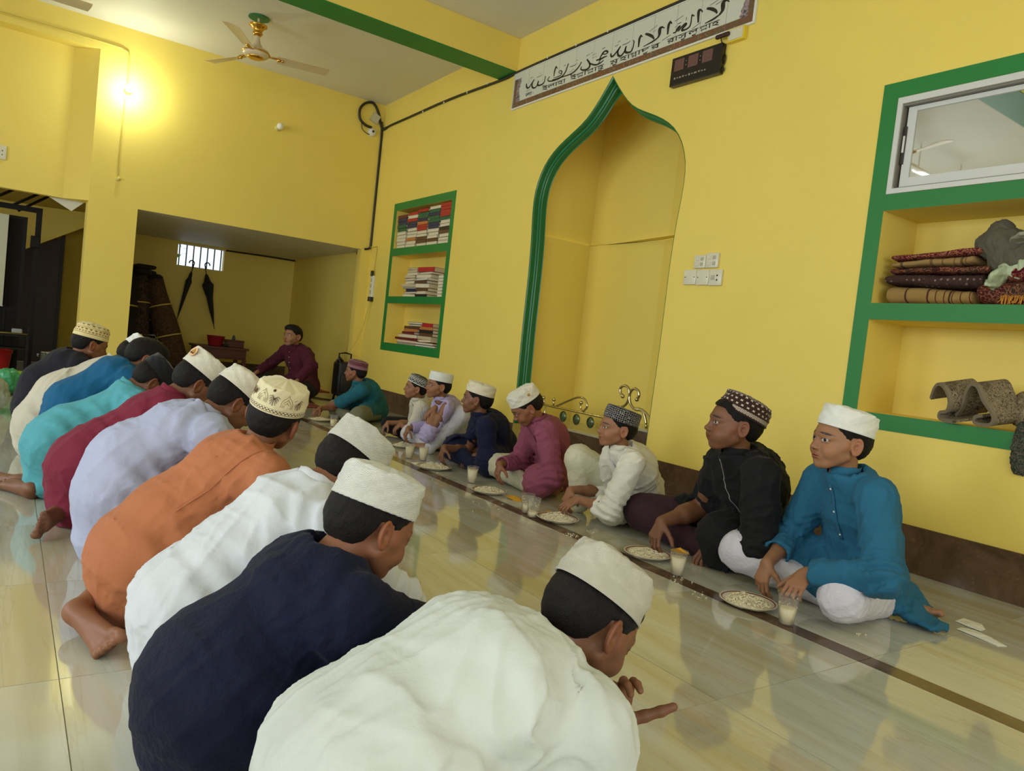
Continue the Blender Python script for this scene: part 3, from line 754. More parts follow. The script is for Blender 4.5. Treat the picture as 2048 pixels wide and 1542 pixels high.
# polished floor tiles
def m_tile():
    m = NT('floor_tile'); oi = m.n('ShaderNodeObjectInfo'); co = m.n('ShaderNodeNewGeometry').outputs['Position']
    off = m.n('ShaderNodeVectorMath', operation='ADD'); m.l(co, off.inputs[0])
    rnd = m.n('ShaderNodeVectorMath', operation='SCALE'); m.l(oi.outputs['Random'], rnd.inputs['Scale']); rnd.inputs[0].default_value = (37, 91, 11); m.l(rnd.outputs[0], off.inputs[1])
    mp = m.n('ShaderNodeMapping'); m.l(off.outputs[0], mp.inputs[0]); mp.inputs[3].default_value = (.22, 2.2, 1); mp.inputs[2].default_value = (0, 0, .10)
    n1 = m.noise(mp.outputs[0], 1.6, 5, .55, .8); n2 = m.noise(mp.outputs[0], 5.5, 4, .6, .6)
    c = m.ramp(n1, [(.25, lin(162, 162, 142)), (.40, lin(184, 183, 164)), (.50, lin(196, 196, 182)), (.62, lin(184, 176, 146)), (.72, lin(174, 174, 157)), (.85, lin(200, 201, 190))])
    vein = m.step(m.math('ABSOLUTE', m.math('SUBTRACT', n2, .5)), .022, .0); c = m.mix(m.math('MULTIPLY', vein, .22), c, lin(160, 136, 96))
    m.p(Base_Color=c, Roughness=.075); m.b.inputs['Specular IOR Level'].default_value = .62; m.b.inputs['Coat Weight'].default_value = .35; m.b.inputs['Coat Roughness'].default_value = .03
    m.bump(m.noise(co, 2.2, 2), .02, .01); return m.m
M['tile'] = m_tile(); M['grout'] = plain('grout', lin(168, 160, 132), .8)
M['brown_tile'] = None
def m_brown():
    m = NT('brown_tile'); co = m.n('ShaderNodeNewGeometry').outputs['Position']; n = m.noise(co, 6, 5, .65, .8); n2 = m.noise(co, 40, 3)
    c = m.ramp(n, [(.3, lin(78, 60, 42)), (.55, lin(98, 76, 56)), (.8, lin(118, 96, 76))]); c = m.mix(m.math('MULTIPLY', m.step(n2, .62, .72), .25), c, lin(150, 126, 100))
    m.p(Base_Color=c, Roughness=.16); m.b.inputs['Specular IOR Level'].default_value = .55; return m.m
M['brown_tile'] = m_brown()
fl = MB().box((-3.2, -3.98, -.05), (12.2, 3.7, -.0025)).build('floor', M['grout'], None, kind='structure')
gx = [1.2645+.7125*k for k in range(-6, 17)]; gy = [-3.84, -3.18, -2.470]; rows = [(-3.985, -3.18), (-3.18, -2.470), (-2.385, -1.676), (-1.676, -.918), (-.918, -.160), (-.160, .598), (.598, 1.356), (1.356, 2.11), (2.11, 2.87), (2.87, 3.60)]
g = .0012; tmesh = {}
for (ya, yb) in rows:
    for xa in gx:
        xb = xa+.7125
        if xa > 11.6 and yb > -.9: continue
        key = round(yb-ya, 3)
        if key not in tmesh:
            mb = MB().box((-.35625+g, -(yb-ya)/2+g, -.012), (.35625-g, (yb-ya)/2-g, 0)); me = mb.mesh('tile'); me.materials.append(M['tile']); tmesh[key] = me
        o = bpy.data.objects.new('tile', tmesh[key]); link(o, fl); o.location = ((xa+xb)/2, (ya+yb)/2, 0)
sm = None
for xa in gx:
    if sm is None: sm = MB().box((-.35625+g, -.0425+g, -.012), (.35625-g, .0425-g, .0002)).mesh('strip_tile'); sm.materials.append(M['brown_tile'])
    o = bpy.data.objects.new('strip_tile', sm); link(o, fl); o.location = (xa+.35625, -2.4275, 0)
# skirting tiles along the right wall and in the store
def skirt(name, a, b_, fix, axis, hgt=.235):
    root = MB().box(*((( a, fix-.002, 0), (b_, fix+.006, hgt-.003)) if axis == 'x' else ((fix-.006, a, 0), (fix+.002, b_, hgt-.003)))).build(name, M['grout'], None, kind='structure')
    x = a
    while x < b_-.05:
        e = min(x+.60, b_)
        mb = MB().box((x+.0015, fix, .001), (e-.0015, fix+.012, hgt)) if axis == 'x' else MB().box((fix-.012, x+.0015, .001), (fix, e-.0015, hgt))
        mb.build('skirting_tile', M['brown_tile'], root); x = e
skirt('baseboard_right', -2.9, AO[0][0]-.001, WY, 'x'); skirt('baseboard_right_far', AO[-1][0]+.001, FX, WY, 'x')
skirt('baseboard_store_side', FX+.12, NX, -3.97, 'x', .20); skirt('baseboard_store_back', -3.96, -1.0, NX, 'y', .20)

# area under the stairs, seen through the doorway
M['stair_under'] = wallpaint('stair_underside', lin(150, 118, 92), .06, .7)
b = MB(); b.box((12.2, -.9, 0), (12.3, 2.2, 2.7)); b.box((FX+THK, -.95, 0), (12.3, -.9, 2.7)); b.build('wall_stairwell', wallpaint('wall_old', lin(190, 165, 60), .08, .7), None, kind='structure')
MB().box((FX+THK, -.95, 2.62), (12.3, 2.2, 2.68)).build('ceiling_stairwell', M['stair_under'], None, kind='structure')
# ---------------------------------------------------------------- dress
M['skin'] = m_skin(); M['hair'] = m_hair()
def capmat(name, base, fn=None, rough=.85, bump=.3, chev=0, rib=0, quilt=0):
    m = NT(name); uv = m.n('ShaderNodeTexCoord').outputs['UV']; x, y, z = m.sep(uv); co = m.coord()
    c = m.mix(m.step(m.noise(co, 30, 4), .35, .7), tuple(k*.90 for k in base), base)
    if fn: c = fn(m, x, y, c)
    h = m.noise(co, 140, 3)
    if chev:   # knitted zigzag
        zz = m.math('PINGPONG', m.math('MULTIPLY', x, 34.), .5); t = m.math('FRACT', m.math('ADD', m.math('MULTIPLY', y, chev), m.math('MULTIPLY', zz, 1.6)))
        h = m.math('ADD', m.math('MULTIPLY', h, .35), m.math('PINGPONG', t, .5)); c = m.mix(m.math('MULTIPLY', m.step(m.math('PINGPONG', t, .5), .16, .03), .30), c, tuple(k*.62 for k in base))
    if rib:    # slanted ribs
        t = m.math('PINGPONG', m.math('ADD', m.math('MULTIPLY', x, 88.), m.math('MULTIPLY', y, rib)), .5)
        h = m.math('ADD', m.math('MULTIPLY', h, .3), t); c = m.mix(m.math('MULTIPLY', m.step(t, .2, .03), .30), c, tuple(k*.65 for k in base))
    if quilt:  # wavy quilting lines
        w = m.n('ShaderNodeTexWave', wave_type='RINGS', rings_direction='SPHERICAL', wave_profile='SIN'); m.l(m.comb(m.math('PINGPONG', m.math('MULTIPLY', x, 7.), .5), m.math('MULTIPLY', m.math('SUBTRACT', y, .055), 9.), 0.), w.inputs[0]); w.inputs['Scale'].default_value = quilt; w.inputs['Distortion'].default_value = 1.6
        w2 = m.n('ShaderNodeTexWave', wave_type='BANDS', bands_direction='Y'); m.l(m.comb(m.math('MULTIPLY', x, 8.), m.math('MULTIPLY', y, 26.), 0.), w2.inputs[0]); w2.inputs['Scale'].default_value = 6.5; w2.inputs['Distortion'].default_value = .6
        f = m.step(y, .040, .044); q = m.math('ADD', m.math('MULTIPLY', w.outputs[1], f), m.math('MULTIPLY', w2.outputs[1], m.math('SUBTRACT', 1., f)))
        h = m.math('ADD', m.math('MULTIPLY', h, .2), q); c = m.mix(m.math('MULTIPLY', m.step(q, .25, .0), .35), c, tuple(k*.62 for k in base))
    m.p(Base_Color=c, Roughness=rough); m.b.inputs['Specular IOR Level'].default_value = .2; m.b.inputs['Sheen Weight'].default_value = .2
    m.bump(h, bump, .006); return m.m
def pat_diamond(a, b, nx=26., ny=62., r=.34, band=(.016, .022)):
    def f(m, x, y, c):
        u = m.math('SUBTRACT', m.math('FRACT', m.math('ADD', m.math('MULTIPLY', x, nx), m.math('MULTIPLY', m.math('FLOOR', m.math('MULTIPLY', y, ny)), .5))), .5)
        v = m.math('SUBTRACT', m.math('FRACT', m.math('MULTIPLY', y, ny)), .5)
        s = m.math('ADD', m.math('ABSOLUTE', u), m.math('ABSOLUTE', v)); cr = m.math('MINIMUM', m.math('ABSOLUTE', m.math('ADD', u, v)), m.math('ABSOLUTE', m.math('SUBTRACT', u, v)))
        k = m.math('MULTIPLY', m.step(s, r+.06, r-.02), m.step(cr, .13, .07)); c = m.mix(k, a, b)
        ck = m.math('GREATER_THAN', m.math('MULTIPLY', m.math('SINE', m.math('MULTIPLY', x, 2*PI*nx*2)), m.math('SINE', m.math('MULTIPLY', y, 2*PI*190.))), 0.)
        bd = m.math('MULTIPLY', m.step(y, band[0]-.001, band[0]), m.step(y, band[1]+.008, band[1]+.007)); c = m.mix(bd, c, m.mix(ck, a, b))
        return m.mix(m.step(y, .0125, .0115), c, tuple(k_*.8 for k_ in a))
    return f
def pat_maze(a, b, s=130.):
    def f(m, x, y, c):
        u = m.math('MULTIPLY', x, s*.55); v = m.math('MULTIPLY', y, s); t = m.math('ADD', m.math('SINE', m.math('MULTIPLY', u, 2*PI*.5)), m.math('SINE', m.math('MULTIPLY', v, 2*PI*.5)))
        vo = m.n('ShaderNodeTexVoronoi', feature='DISTANCE_TO_EDGE'); m.l(m.comb(u, v, 0.), vo.inputs[0]); vo.inputs['Scale'].default_value = 1.; vo.inputs['Randomness'].default_value = .45
        k = m.step(vo.outputs[0], .11, .07); k = m.math('MULTIPLY', k, m.step(y, .076, .070)); return m.mix(k, a, b)
    return f
def pat_bands(a, b, zones):
    """zones: (v0, v1, kind, frequency)"""
    def f(m, x, y, c):
        c = m.mix(1., c, a)
        for v0, v1, kind, fr in zones:
            z = m.math('MULTIPLY', m.step(y, v0-.0006, v0+.0006), m.step(y, v1+.0006, v1-.0006))
            if kind == 'solid': k = 1.
            elif kind == 'check': k = m.math('GREATER_THAN', m.math('MULTIPLY', m.math('SINE', m.math('MULTIPLY', x, 2*PI*fr)), m.math('SINE', m.math('MULTIPLY', y, 2*PI*fr*2.2))), 0.)
            elif kind == 'zig': k = m.step(m.math('ABSOLUTE', m.math('SUBTRACT', m.math('PINGPONG', m.math('MULTIPLY', x, fr), .5), m.math('MULTIPLY', m.math('SUBTRACT', y, v0), .5/(v1-v0)))), .12, .08)
            elif kind == 'dots':
                u = m.math('SUBTRACT', m.math('FRACT', m.math('MULTIPLY', x, fr)), .5); w_ = m.math('MULTIPLY', m.math('SUBTRACT', y, (v0+v1)/2), 1/(v1-v0)); k = m.step(m.math('SQRT', m.math('ADD', m.math('MULTIPLY', u, u), m.math('MULTIPLY', w_, w_))), .36, .28)
            c = m.mix(m.math('MULTIPLY', z, k), c, b)
        return c
    return f
WHT = lin(226, 228, 222); CRM = lin(222, 214, 188)
M['cap_white'] = capmat('cap_white', WHT); M['cap_cream'] = capmat('cap_cream', CRM)
M['cap_linen'] = capmat('cap_linen', lin(216, 212, 196), bump=.4)
M['cap_quilt'] = capmat('cap_quilted', lin(232, 228, 208), quilt=16., bump=.7)
M['cap_chev'] = capmat('cap_knit_zigzag', lin(232, 234, 226), chev=290., bump=.7)
M['cap_rib'] = capmat('cap_knit_ribbed', lin(230, 230, 218), rib=260., bump=.8)
M['cap_diamond'] = capmat('cap_brown_diamonds', lin(58, 34, 26), pat_diamond(lin(54, 32, 26), lin(214, 200, 184)))
M['cap_maze'] = capmat('cap_black_maze', lin(24, 24, 26), pat_maze(lin(16, 16, 18), lin(150, 146, 142), 95.))
M['cap_black'] = capmat('cap_dark', lin(26, 26, 32))
M['cap_bw'] = capmat('cap_black_white_bands', lin(214, 214, 206), pat_bands(lin(40, 42, 44), lin(214, 214, 206), [(.0, .017, 'solid', 0), (.022, .034, 'zig', 16.), (.039, .043, 'solid', 0), (.047, .060, 'check', 30.), (.064, .067, 'solid', 0), (.075, .085, 'check', 22.)]))
M['cap_maroon'] = capmat('cap_maroon_pattern', lin(112, 62, 70), pat_bands(lin(104, 58, 66), lin(176, 140, 150), [(.014, .030, 'check', 42.), (.032, .040, 'dots', 44.), (.078, .082, 'solid', 0)]))
M['cap_straw'] = capmat('cap_straw_pattern', lin(214, 196, 140), pat_bands(lin(220, 204, 150), lin(138, 112, 62), [(.030, .033, 'solid', 0), (.036, .048, 'dots', 30.), (.052, .064, 'check', 22.), (.068, .070, 'solid', 0), (.078, .092, 'check', 18.)]))
M['cap_palm'] = capmat('cap_embroidered', lin(218, 208, 168), pat_bands(lin(218, 208, 170), lin(66, 38, 16), [(.0135, .0150, 'solid', 0), (.0165, .0230, 'check', 46.), (.0245, .0255, 'solid', 0)]))
M['thread'] = plain('embroidery_thread', lin(70, 36, 18), .7); M['thread_l'] = plain('outline_thread', lin(120, 92, 44), .7)
M['gold'] = plain('gold_thread', lin(176, 128, 42), .45); M['button'] = plain('button', lin(225, 222, 214), .35)
M['zip'] = plain('zip_metal', lin(190, 190, 192), .3, .6)
C_ = dict(blue=lin(40, 98, 128), black=lin(24, 24, 26), offwhite=lin(214, 210, 196), mauve=lin(136, 72, 92), navy=lin(26, 28, 54), lav=lin(178, 166, 206), cream=lin(206, 198, 178), teal=lin(34, 96, 112), wine=lin(78, 28, 44),
          fg=lin(198, 204, 198), navyl=lin(18, 22, 46), white=lin(208, 213, 220), orange=lin(178, 112, 76), lilac=lin(172, 178, 206), maroon=lin(120, 38, 58), turq=lin(84, 160, 172), royal=lin(24, 88, 128), char=lin(30, 30, 38), beige=lin(196, 190, 172))
for k, v in C_.items(): M['c_'+k] = cloth('cloth_'+k, v, crinkle=.22 if k in ('navyl',) else .09, cscale=30 if k == 'navyl' else 16)
M['c_wtrou'] = cloth('cloth_white_trousers', lin(206, 204, 214)); M['c_otrou'] = cloth('cloth_olive_trousers', lin(118, 118, 94)); M['c_ktrou'] = cloth('cloth_black_trousers', lin(22, 22, 26)); M['c_btrou'] = cloth('cloth_brown_trousers', lin(58, 36, 44)); M['c_gtrou'] = cloth('cloth_pale_trousers', lin(198, 194, 168))
def stripes(m, co, c):
    x, y, z = m.sep(co); t = m.math('PINGPONG', m.math('MULTIPLY', m.math('ADD', x, m.math('MULTIPLY', y, .6)), 55.), .5)
    return m.mix(m.math('MULTIPLY', m.step(t, .08, .02), .7), c, lin(120, 116, 104))
M['c_striped'] = cloth('cloth_striped', lin(208, 202, 184), extra=stripes)
SK = [lin(148, 104, 74), lin(138, 92, 64), lin(122, 82, 58), lin(154, 111, 80)]

def rot2(v, deg):
    a = math.radians(deg); return V(v[0]*math.cos(a)-v[1]*math.sin(a), v[0]*math.sin(a)+v[1]*math.cos(a), *v[2:])
def arm(p, sh, wr, hf, hn, side, sc, pole, sleeve=1.0, cuff='c', curl=(25, 30, 22), sr=1.0, arm_r=1., wrist_frac=.0, res=.003, thumb=(.5, .55, .45), L=(.27, .235), tk=(10, 18)):
    """adds one arm: returns sleeve cones and patches the skin; sleeve = fraction of the forearm covered (negative: of the upper arm)"""
    el, wr = ik(sh, wr, L[0]*sc, L[1]*sc, pole)
    s = SDF(.01)
    st = el if sleeve >= 0 else sh+(el-sh)*(1+sleeve)
    if sleeve < .5:
        s.cone(sh+(el-sh)*.35, el, .038*sc*arm_r, .034*sc*arm_r, k=.02)
    m = el+(wr-el)*max(0, min(.75, sleeve*.7)); s.cone(m, el+(wr-el)*.45 if sleeve < .4 else m, .036*sc*arm_r, .035*sc*arm_r, k=.015)
    s.cone(m, wr, .034*sc*arm_r*(1-.25*sleeve if sleeve > 0 else 1), .0225*sc*(.6+.4*arm_r), k=.02)
    hs = sc*.90*(.75+.25*arm_r)
    tips = hand_prims(s, wr, hf, hn, side, curl, sc=hs, thumb=thumb, tk=tk)
    p.add_patch(s, res)
    cones = []
    r0, r1, r2 = .064*sr*sc, .054*sr*sc*arm_r, .044*sr*sc*arm_r
    if sleeve >= 0:
        e = el+(wr-el)*min(sleeve, .97); cones += [(sh, el, r0, r1), (el, e, r1, r1+(r2-r1)*min(sleeve, 1))]
        cut = (e, nrm(wr-el))
    else:
        e = sh+(el-sh)*(1+sleeve); cones += [(sh, e, r0, r1*1.08)]; cut = (e, nrm(el-sh))
    return cones, cut, el, wr, tips
def add_sleeve(sd, cones, cut, k=.03, hollow=.004):
    for a, b, ra, rb in cones: sd.cone(a, b, ra, rb, k=k)
    e, d = cut; r = cones[-1][3]
    def f(P):   # trim beyond the cuff and hollow the end
        q = P-e; t = q@d; rad = np.linalg.norm(q-t[..., None]*d, axis=-1)
        return np.maximum(-t, rad-r*1.95)
    sd._a('-', f, e+d*r, r*2.7, .006)
    def g(P):
        q = P-(e-d*.022); t = q@d; rad = np.linalg.norm(q-t[..., None]*d, axis=-1); return np.maximum(np.maximum(-t, t-.06), rad-(r-.0075))
    sd._a('-', g, e, r*1.5, .003)

def sit(label, P, F, H, look, up=(0, 0, 1), sc=1., skin=0, kind='boy', hairstyle='boy', gaze=0., capm=None, capk={}, shirt='blue', trou='c_wtrou', knees=None, ankles=None, kz=(.105, .105),
        hands=None, sleeves=(1., 1.), girth=1., res=1., seed=1, sh_off=(0, 0), collar=True, skirt=.75, fold=.0075, curl=((28, 30, 22), (20, 26, 20)), hdir=None, poles=None, neck_dz=-.106, back=-.035, shirt_h=.0065, arm_r=1., feet=True, pel_z=.115, hem=None, trou2=None, sw=.145):
    F = nrm(V(F[0], F[1], 0)); R = V(F[1], -F[0], 0); Z = V(0, 0, 1); H = np.asarray(H, float); lk = nrm(np.asarray(look, float))
    p = Person(label, (P[0], P[1], 0), sc=sc, skin=SK[skin] if isinstance(skin, int) else skin, res=res)
    upv = nrm(np.asarray(up, float)); nb = H+upv*neck_dz*sc-lk*.034*sc+Z*0
    p.nb = nb
    pel = V(P[0], P[1], pel_z*sc)
    p.head(H, lk, upv, nb, kind, hairstyle, gaze)
    if capm: p.cap(M[capm], **capk)
    d = nb-pel; Ls = np.linalg.norm(d)
    mid = pel+d*.34-F*.040*sc; ch = pel+d*.74-F*.045*sc; top = nb-Z*.030*sc-F*.045*sc
    ax = nrm(ch-mid)
    S = SDF(.035)
    g = girth*sc; gn = .7+.3*girth
    S.tube2(pel, mid, R, .158*g, .142*g, .128*g, .112*g); S.tube2(mid, ch, R, .142*g, .150*g, .112*g, .108*g)
    S.tube2(ch, top, R, .150*g, .100*sc*(.6+.4*girth), .108*g, .060*sc, k=.045); S.cone(nb+upv*.004*sc, top, .0545*sc*gn, .066*sc, k=.03); S.cone(nb+upv*.002*sc, ch+F*.02*sc, .0545*sc*gn, .080*sc, k=.03)
    shs = []
    for q in (1, -1):
        sh = nb+R*q*(sw*sc*(.7+.3*girth))-Z*(.052*sc)-F*.030*sc+F*sh_off[0 if q > 0 else 1]*1.0
        S.cone(top+R*q*.03*sc, sh, .050*sc, .056*sc*(.6+.4*girth), k=.05); shs.append(sh)
    # legs
    hipz = pel_z*sc
    if knees is None: knees = [pel+F*.36*sc+R*.33*sc, pel+F*.36*sc-R*.33*sc]
    K = [np.array([k_[0], k_[1], kz[i]*sc if len(k_) < 3 else k_[2]]) for i, k_ in enumerate(knees)]
    if ankles is None:
        A = [pel*[1, 1, 0]+F*.22*sc-R*.10*sc+Z*.048*sc, pel*[1, 1, 0]+F*.28*sc+R*.10*sc+Z*.046*sc]
    else: A = [np.asarray(a, float) for a in ankles]
    T = SDF(.025)
    T.tube2(pel-Z*.01, pel+F*.06*sc-Z*.02, R, .150*g, .150*g, .100*sc, .085*sc)
    for i, q in enumerate((1, -1)):
        hip = pel+R*q*.085*sc-Z*.012*sc
        T.cone(hip, K[i], .094*g, .076*sc*(.5+.5*girth), k=.03); T.cone(K[i]-Z*.012*sc, A[i], .070*sc*(.5+.5*girth), .046*sc, k=.03)
        if feet:
            f = SDF(.012); dr = nrm((A[i]-K[i])*[1, 1, 0]); f.cone(K[i]+(A[i]-K[i])*.7, A[i], .036*sc, .030*sc)
            foot_prims(f, A[i]+dr*.03*sc-Z*.012*sc, A[i]+dr*.02*sc+rot2(dr, 50*q)*.15*sc-Z*.012*sc, nrm(-Z*.5-R*q*-.6+F*-.2), q, sc=sc*.88); p.add_patch(f, .0038)
    # kurta skirt lying over the lap and hips
    if skirt:
        sk_ = skirt if isinstance(skirt, tuple) else (skirt, skirt)
        for i, q in enumerate((1, -1)):
            skirt = sk_[i]
            hip = pel+R*q*.085*sc; e = hip+(K[i]-hip)*skirt; S.cone(hip+Z*.004, e+Z*.008*sc, .100*g, (.086 if skirt < .9 else .098)*sc*(.5+.5*girth), k=.04)
        S.tube2(pel-Z*.02*sc, pel+F*.20*sc-Z*.035*sc, R, .16*g, .19*sc, .075*sc, .045*sc, k=.05)
    if hem:   # tails of the kurta lying on the floor
        for a, b, wa, wb in hem: S.tube2(a, b, nrm(np.cross(np.asarray(b)-np.asarray(a), Z)), wa, wb, .030, .010, k=.04)
    # arms
    hd = hdir or [(F*.5-Z*.9, -F*.6-Z*.3), (F*.6-R*-.3-Z*.6, -Z)]
    pl = poles or [R*.6-F*.25-Z*.7, -R*.75-F*.2-Z*.5]
    els = []; cuts = []; p.tips = []
    for i, q in enumerate((1, -1)):
        if hands[i] is None: continue
        cones, cut, el, wr, tips = arm(p, shs[i], np.asarray(hands[i], float), hd[i][0], hd[i][1], q if i == 0 else q, sc, pl[i], sleeves[i], curl=curl[i], arm_r=arm_r, sr=1.0)
        add_sleeve(S, cones, cut); els.append(el); cuts.append(cut[0]); p.tips.append(tips)
        if sleeves[i] > 0 and sleeves[i] < .6:   # rolled cuff
            e, dd = cut
            S.ering(e-dd*.008, frame(np.cross(dd, (.3, .4, .8)), dd), cones[-1][3]*.96, cones[-1][3]*.96, .0075*sc, k=.006, flat=.5)
    # open neck and floor
    neckcut(S, nb+upv*.004, upv*.8+nrm(H-nb)*.6, .054*sc*gn, 1.32, .02); S.cone(nb+upv*.05, nb-upv*.012*sc, .0475*sc*gn, .0465*sc*gn, k=.004, op='-')
    S.plane((0, 0, .003), (0, 0, -1), k=.006); T.plane((0, 0, .002), (0, 0, -1), k=.006)
    dirs = [nrm(ax+R*.3), nrm(ax-R*.35), nrm(F*.5+R*.4-Z*.4)]
    sleeve_axes = [(shs[i], els[i]) for i in range(len(els))]
    def post(Pt):
        base = creases(Pt, seed, dirs, fold, 34.)
        for j, (a, b) in enumerate(sleeve_axes):   # rings of folds at the elbow crook
            r = np.linalg.norm(Pt-b, axis=-1); w_ = np.exp(-(r/.085)**2); dd = nrm(b-a)
            base = base+w_*fold*1.3*np.sin(((Pt-b)@dd)*150+3*wn(Pt, seed+j, 14))
        return base*fade(Pt, cuts+[nb], .055)
    S.amp = fold*2.2; S.post = post
    T.amp = fold*2; kd = [nrm(K[0]-pel), nrm(K[1]-pel)]
    T.post = lambda Pt: creases(Pt, seed, dirs, fold*.7, 34.)
    p.S = S; p.T = T; p.F = F; p.Rv = R; p.K = K; p.A = A; p.shs = shs
    p.cloth('trousers', T, M[trou], .0078); p.cloth('shirt', S, M['c_'+shirt], shirt_h)
    if collar:
        p.collar(nb-upv*.001*sc, nrm(upv*.8+nrm(H-nb)*.6), F*.6+lk*.4, .0530*sc*gn, .0550*sc*gn, .032*sc, M['c_'+shirt] if collar is True else M[collar], gap=.18)
    segs = [(pel, mid, .095, .085), (mid, ch, .085, .09), (ch, nb-upv*.02, .06, .032)]
    for i in (0, 1): segs += [(pel, K[i], .06, .05), (K[i], A[i], .042, .028), (ch, shs[i], .06, .038)]
    for i, e_ in enumerate(els): segs += [(shs[i], e_, .036, .030)]
    core(p, segs, sc); p.finish(); return p
def fade(P, pts, r):
    f = 1.
    for q in pts: f = f*(1-.9*np.exp(-(((P-q)**2).sum(-1))/(r*r)))
    return f
def neckcut(S, nb, a, r, kf=1.9, k=.006):
    a = nrm(a)
    def f(P):
        q = P-nb; t = q@a; rad = np.linalg.norm(q-t[..., None]*a, axis=-1); return np.maximum(-t, rad-r*kf)
    S._a('-', f, nb+a*r, r*2.6, k)
def core(p, segs, sc, h=.013):
    """the body under the clothes, joining the visible skin"""
    s = SDF(.03)
    for a, b, ra, rb in segs: s.cone(a, b, ra*sc, rb*sc)
    s.plane((0, 0, .006), (0, 0, -1), k=.004); p.add_patch(s, h/p.res)
def placket(p, n=3, width=.022, length=.2, buttons=True, mat=None, start=.045):
    """button strip down the chest"""
    lo = p.nb-V(0, 0, 1)*start+p.F*.25; pts = [lo-V(0, 0, 1)*t for t in np.linspace(0, length, 12)]
    if mat is not None: p.ribbon('placket', pts, width, mat, p.S, .0012, .0012, toward=-p.F)
    if buttons: p.dots('button', [lo-V(0, 0, 1)*t for t in np.linspace(.02, length-.02, n)], .0048, M['button'], p.S, -p.F)
def seam(p, pts, mat, w=.004, toward=(0, 0, -1), name='seam'): return p.ribbon(name, pts, w, mat, p.S, .0008, .0008, toward=toward)

DL = (.50, .86, 0)   # the way the boys along the wall look: to the far left
# ---- right row, nearest first
p = sit('boy in blue kurta, white trousers and plain white cap sitting rightmost by the wall', (1.63, -2.99), (.36, .93), (1.640, -2.735, .672), (.40, .92, .02), (-.05, -.04, 1), 1.12, 3, gaze=-.5,
        capm='cap_white', capk=dict(z0=.046, tilt=10, hgt=.072, top=.95, seed=3, dome=.008), shirt='blue', trou='c_wtrou', knees=[(2.02, -2.715), (1.475, -2.615)], kz=(.120, .110),
        hands=[(1.815, -2.62, .145), (1.600, -2.565, .175)], sleeves=(.62, .93), curl=((30, 30, 20), (22, 34, 24)), hdir=[((-.05, .42, -.9), (-.1, -.8, -.4)), ((.05, .80, -.62), (.15, -.5, -.8))], seed=4, skirt=.45, fold=.009,
        ankles=[(1.62, -2.80, .05), (1.50, -2.93, .05)], hem=[((1.47, -3.02, .06), (1.30, -2.99, .02), .09, .05), ((1.50, -3.08, .10), (1.38, -3.06, .02), .09, .06)])
placket(p, 3, .024, .22, True, M['c_blue'])
p = sit('boy in a black kurta with a silver zip and a brown diamond patterned cap', (2.33, -3.12), (.42, .90), (2.158, -2.735, .662), (.52, .86, .04), (-.06, -.03, 1), 1.18, 2, 'chubby', gaze=-.3,
        capm='cap_diamond', capk=dict(z0=.044, tilt=20, hgt=.066, top=.90, seed=5, dome=.012, y0=-.024), shirt='black', trou='c_btrou', knees=[(2.74, -2.83), (2.19, -2.80)],
        hands=[(2.452, -2.665, .150), (2.215, -2.80, .10)], sleeves=(.12, .95), girth=1.14, seed=9, skirt=(.55, 1.02), fold=.009, arm_r=1.22, hdir=[((-.1, .55, -.8), (-.1, -.75, -.5)), ((.1, .8, -.5), (0, -.3, -1))],
        ankles=[(2.32, -2.82, .05), (2.40, -2.90, .05)], hem=[((2.25, -2.90, .12), (2.13, -2.73, .02), .13, .06)])
lo = p.nb-V(0, 0, .03)+p.F*.3; R_ = p.Rv
p.ribbon('zip', [lo-V(0, 0, t)+R_*(.012+.020*math.sin(t*14)) for t in np.linspace(0, .235, 26)], .006, M['zip'], p.S, .002, .002, toward=-p.F)

p = sit('boy in an off-white kurta with rolled sleeves and a black and white maze patterned cap', (3.02, -3.08), (.40, .92), (2.925, -2.745, .530), (.34, .94, .03), (-.06, -.02, 1), 1.0, 0, gaze=-.3,
        capm='cap_maze', capk=dict(z0=.046, tilt=12, hgt=.068, top=.97, seed=2, dome=.004, wr=.0006), shirt='offwhite', trou='c_gtrou', knees=[(3.20, -2.735, .325), (2.895, -2.745)], kz=(.3, .10),
        hands=[(3.150, -2.66, .150), (3.050, -2.64, .120)], sleeves=(.22, .30), seed=14, skirt=.55, fold=.009, curl=((30, 30, 22), (18, 30, 24)), hdir=[((-.15, .5, -.85), (-.1, -.8, -.4)), ((.35, .75, -.45), (.3, -.3, -.9))],
        ankles=[(3.22, -2.80, .05), (3.02, -2.90, .05)], collar='c_offwhite')
placket(p, 0, .026, .20, False, M['c_white'])
p = sit('boy in a mauve kurta bending over his plate, cream cap with a small gold badge', (3.87, -3.10), (.34, .94), (3.722, -2.715, .545), (.34, .66, -.62), (.05, .42, .90), 1.02, 1,
        capm='cap_linen', capk=dict(z0=.048, tilt=4, hgt=.068, top=.93, seed=8, dome=.010), shirt='mauve', trou='c_gtrou', knees=[(4.14, -2.82), (3.545, -2.74)],
        hands=[(3.835, -2.635, .165), (3.68, -2.80, .09)], sleeves=(.90, .92), seed=21, skirt=(.55, 1.0), fold=.009, hdir=[((-.2, .35, -.9), (-.2, -.8, -.4)), ((.1, .6, -.8), (0, -.7, -.5))], ankles=[(3.72, -2.80, .05), (3.80, -2.90, .05)])
q_ = p.cap_point(math.radians(-105), .040, 1.015); p.dots('cap_badge', [q_], .009*1.0, M['gold'])
placket(p, 0, .018, .22, False, M['c_mauve'])
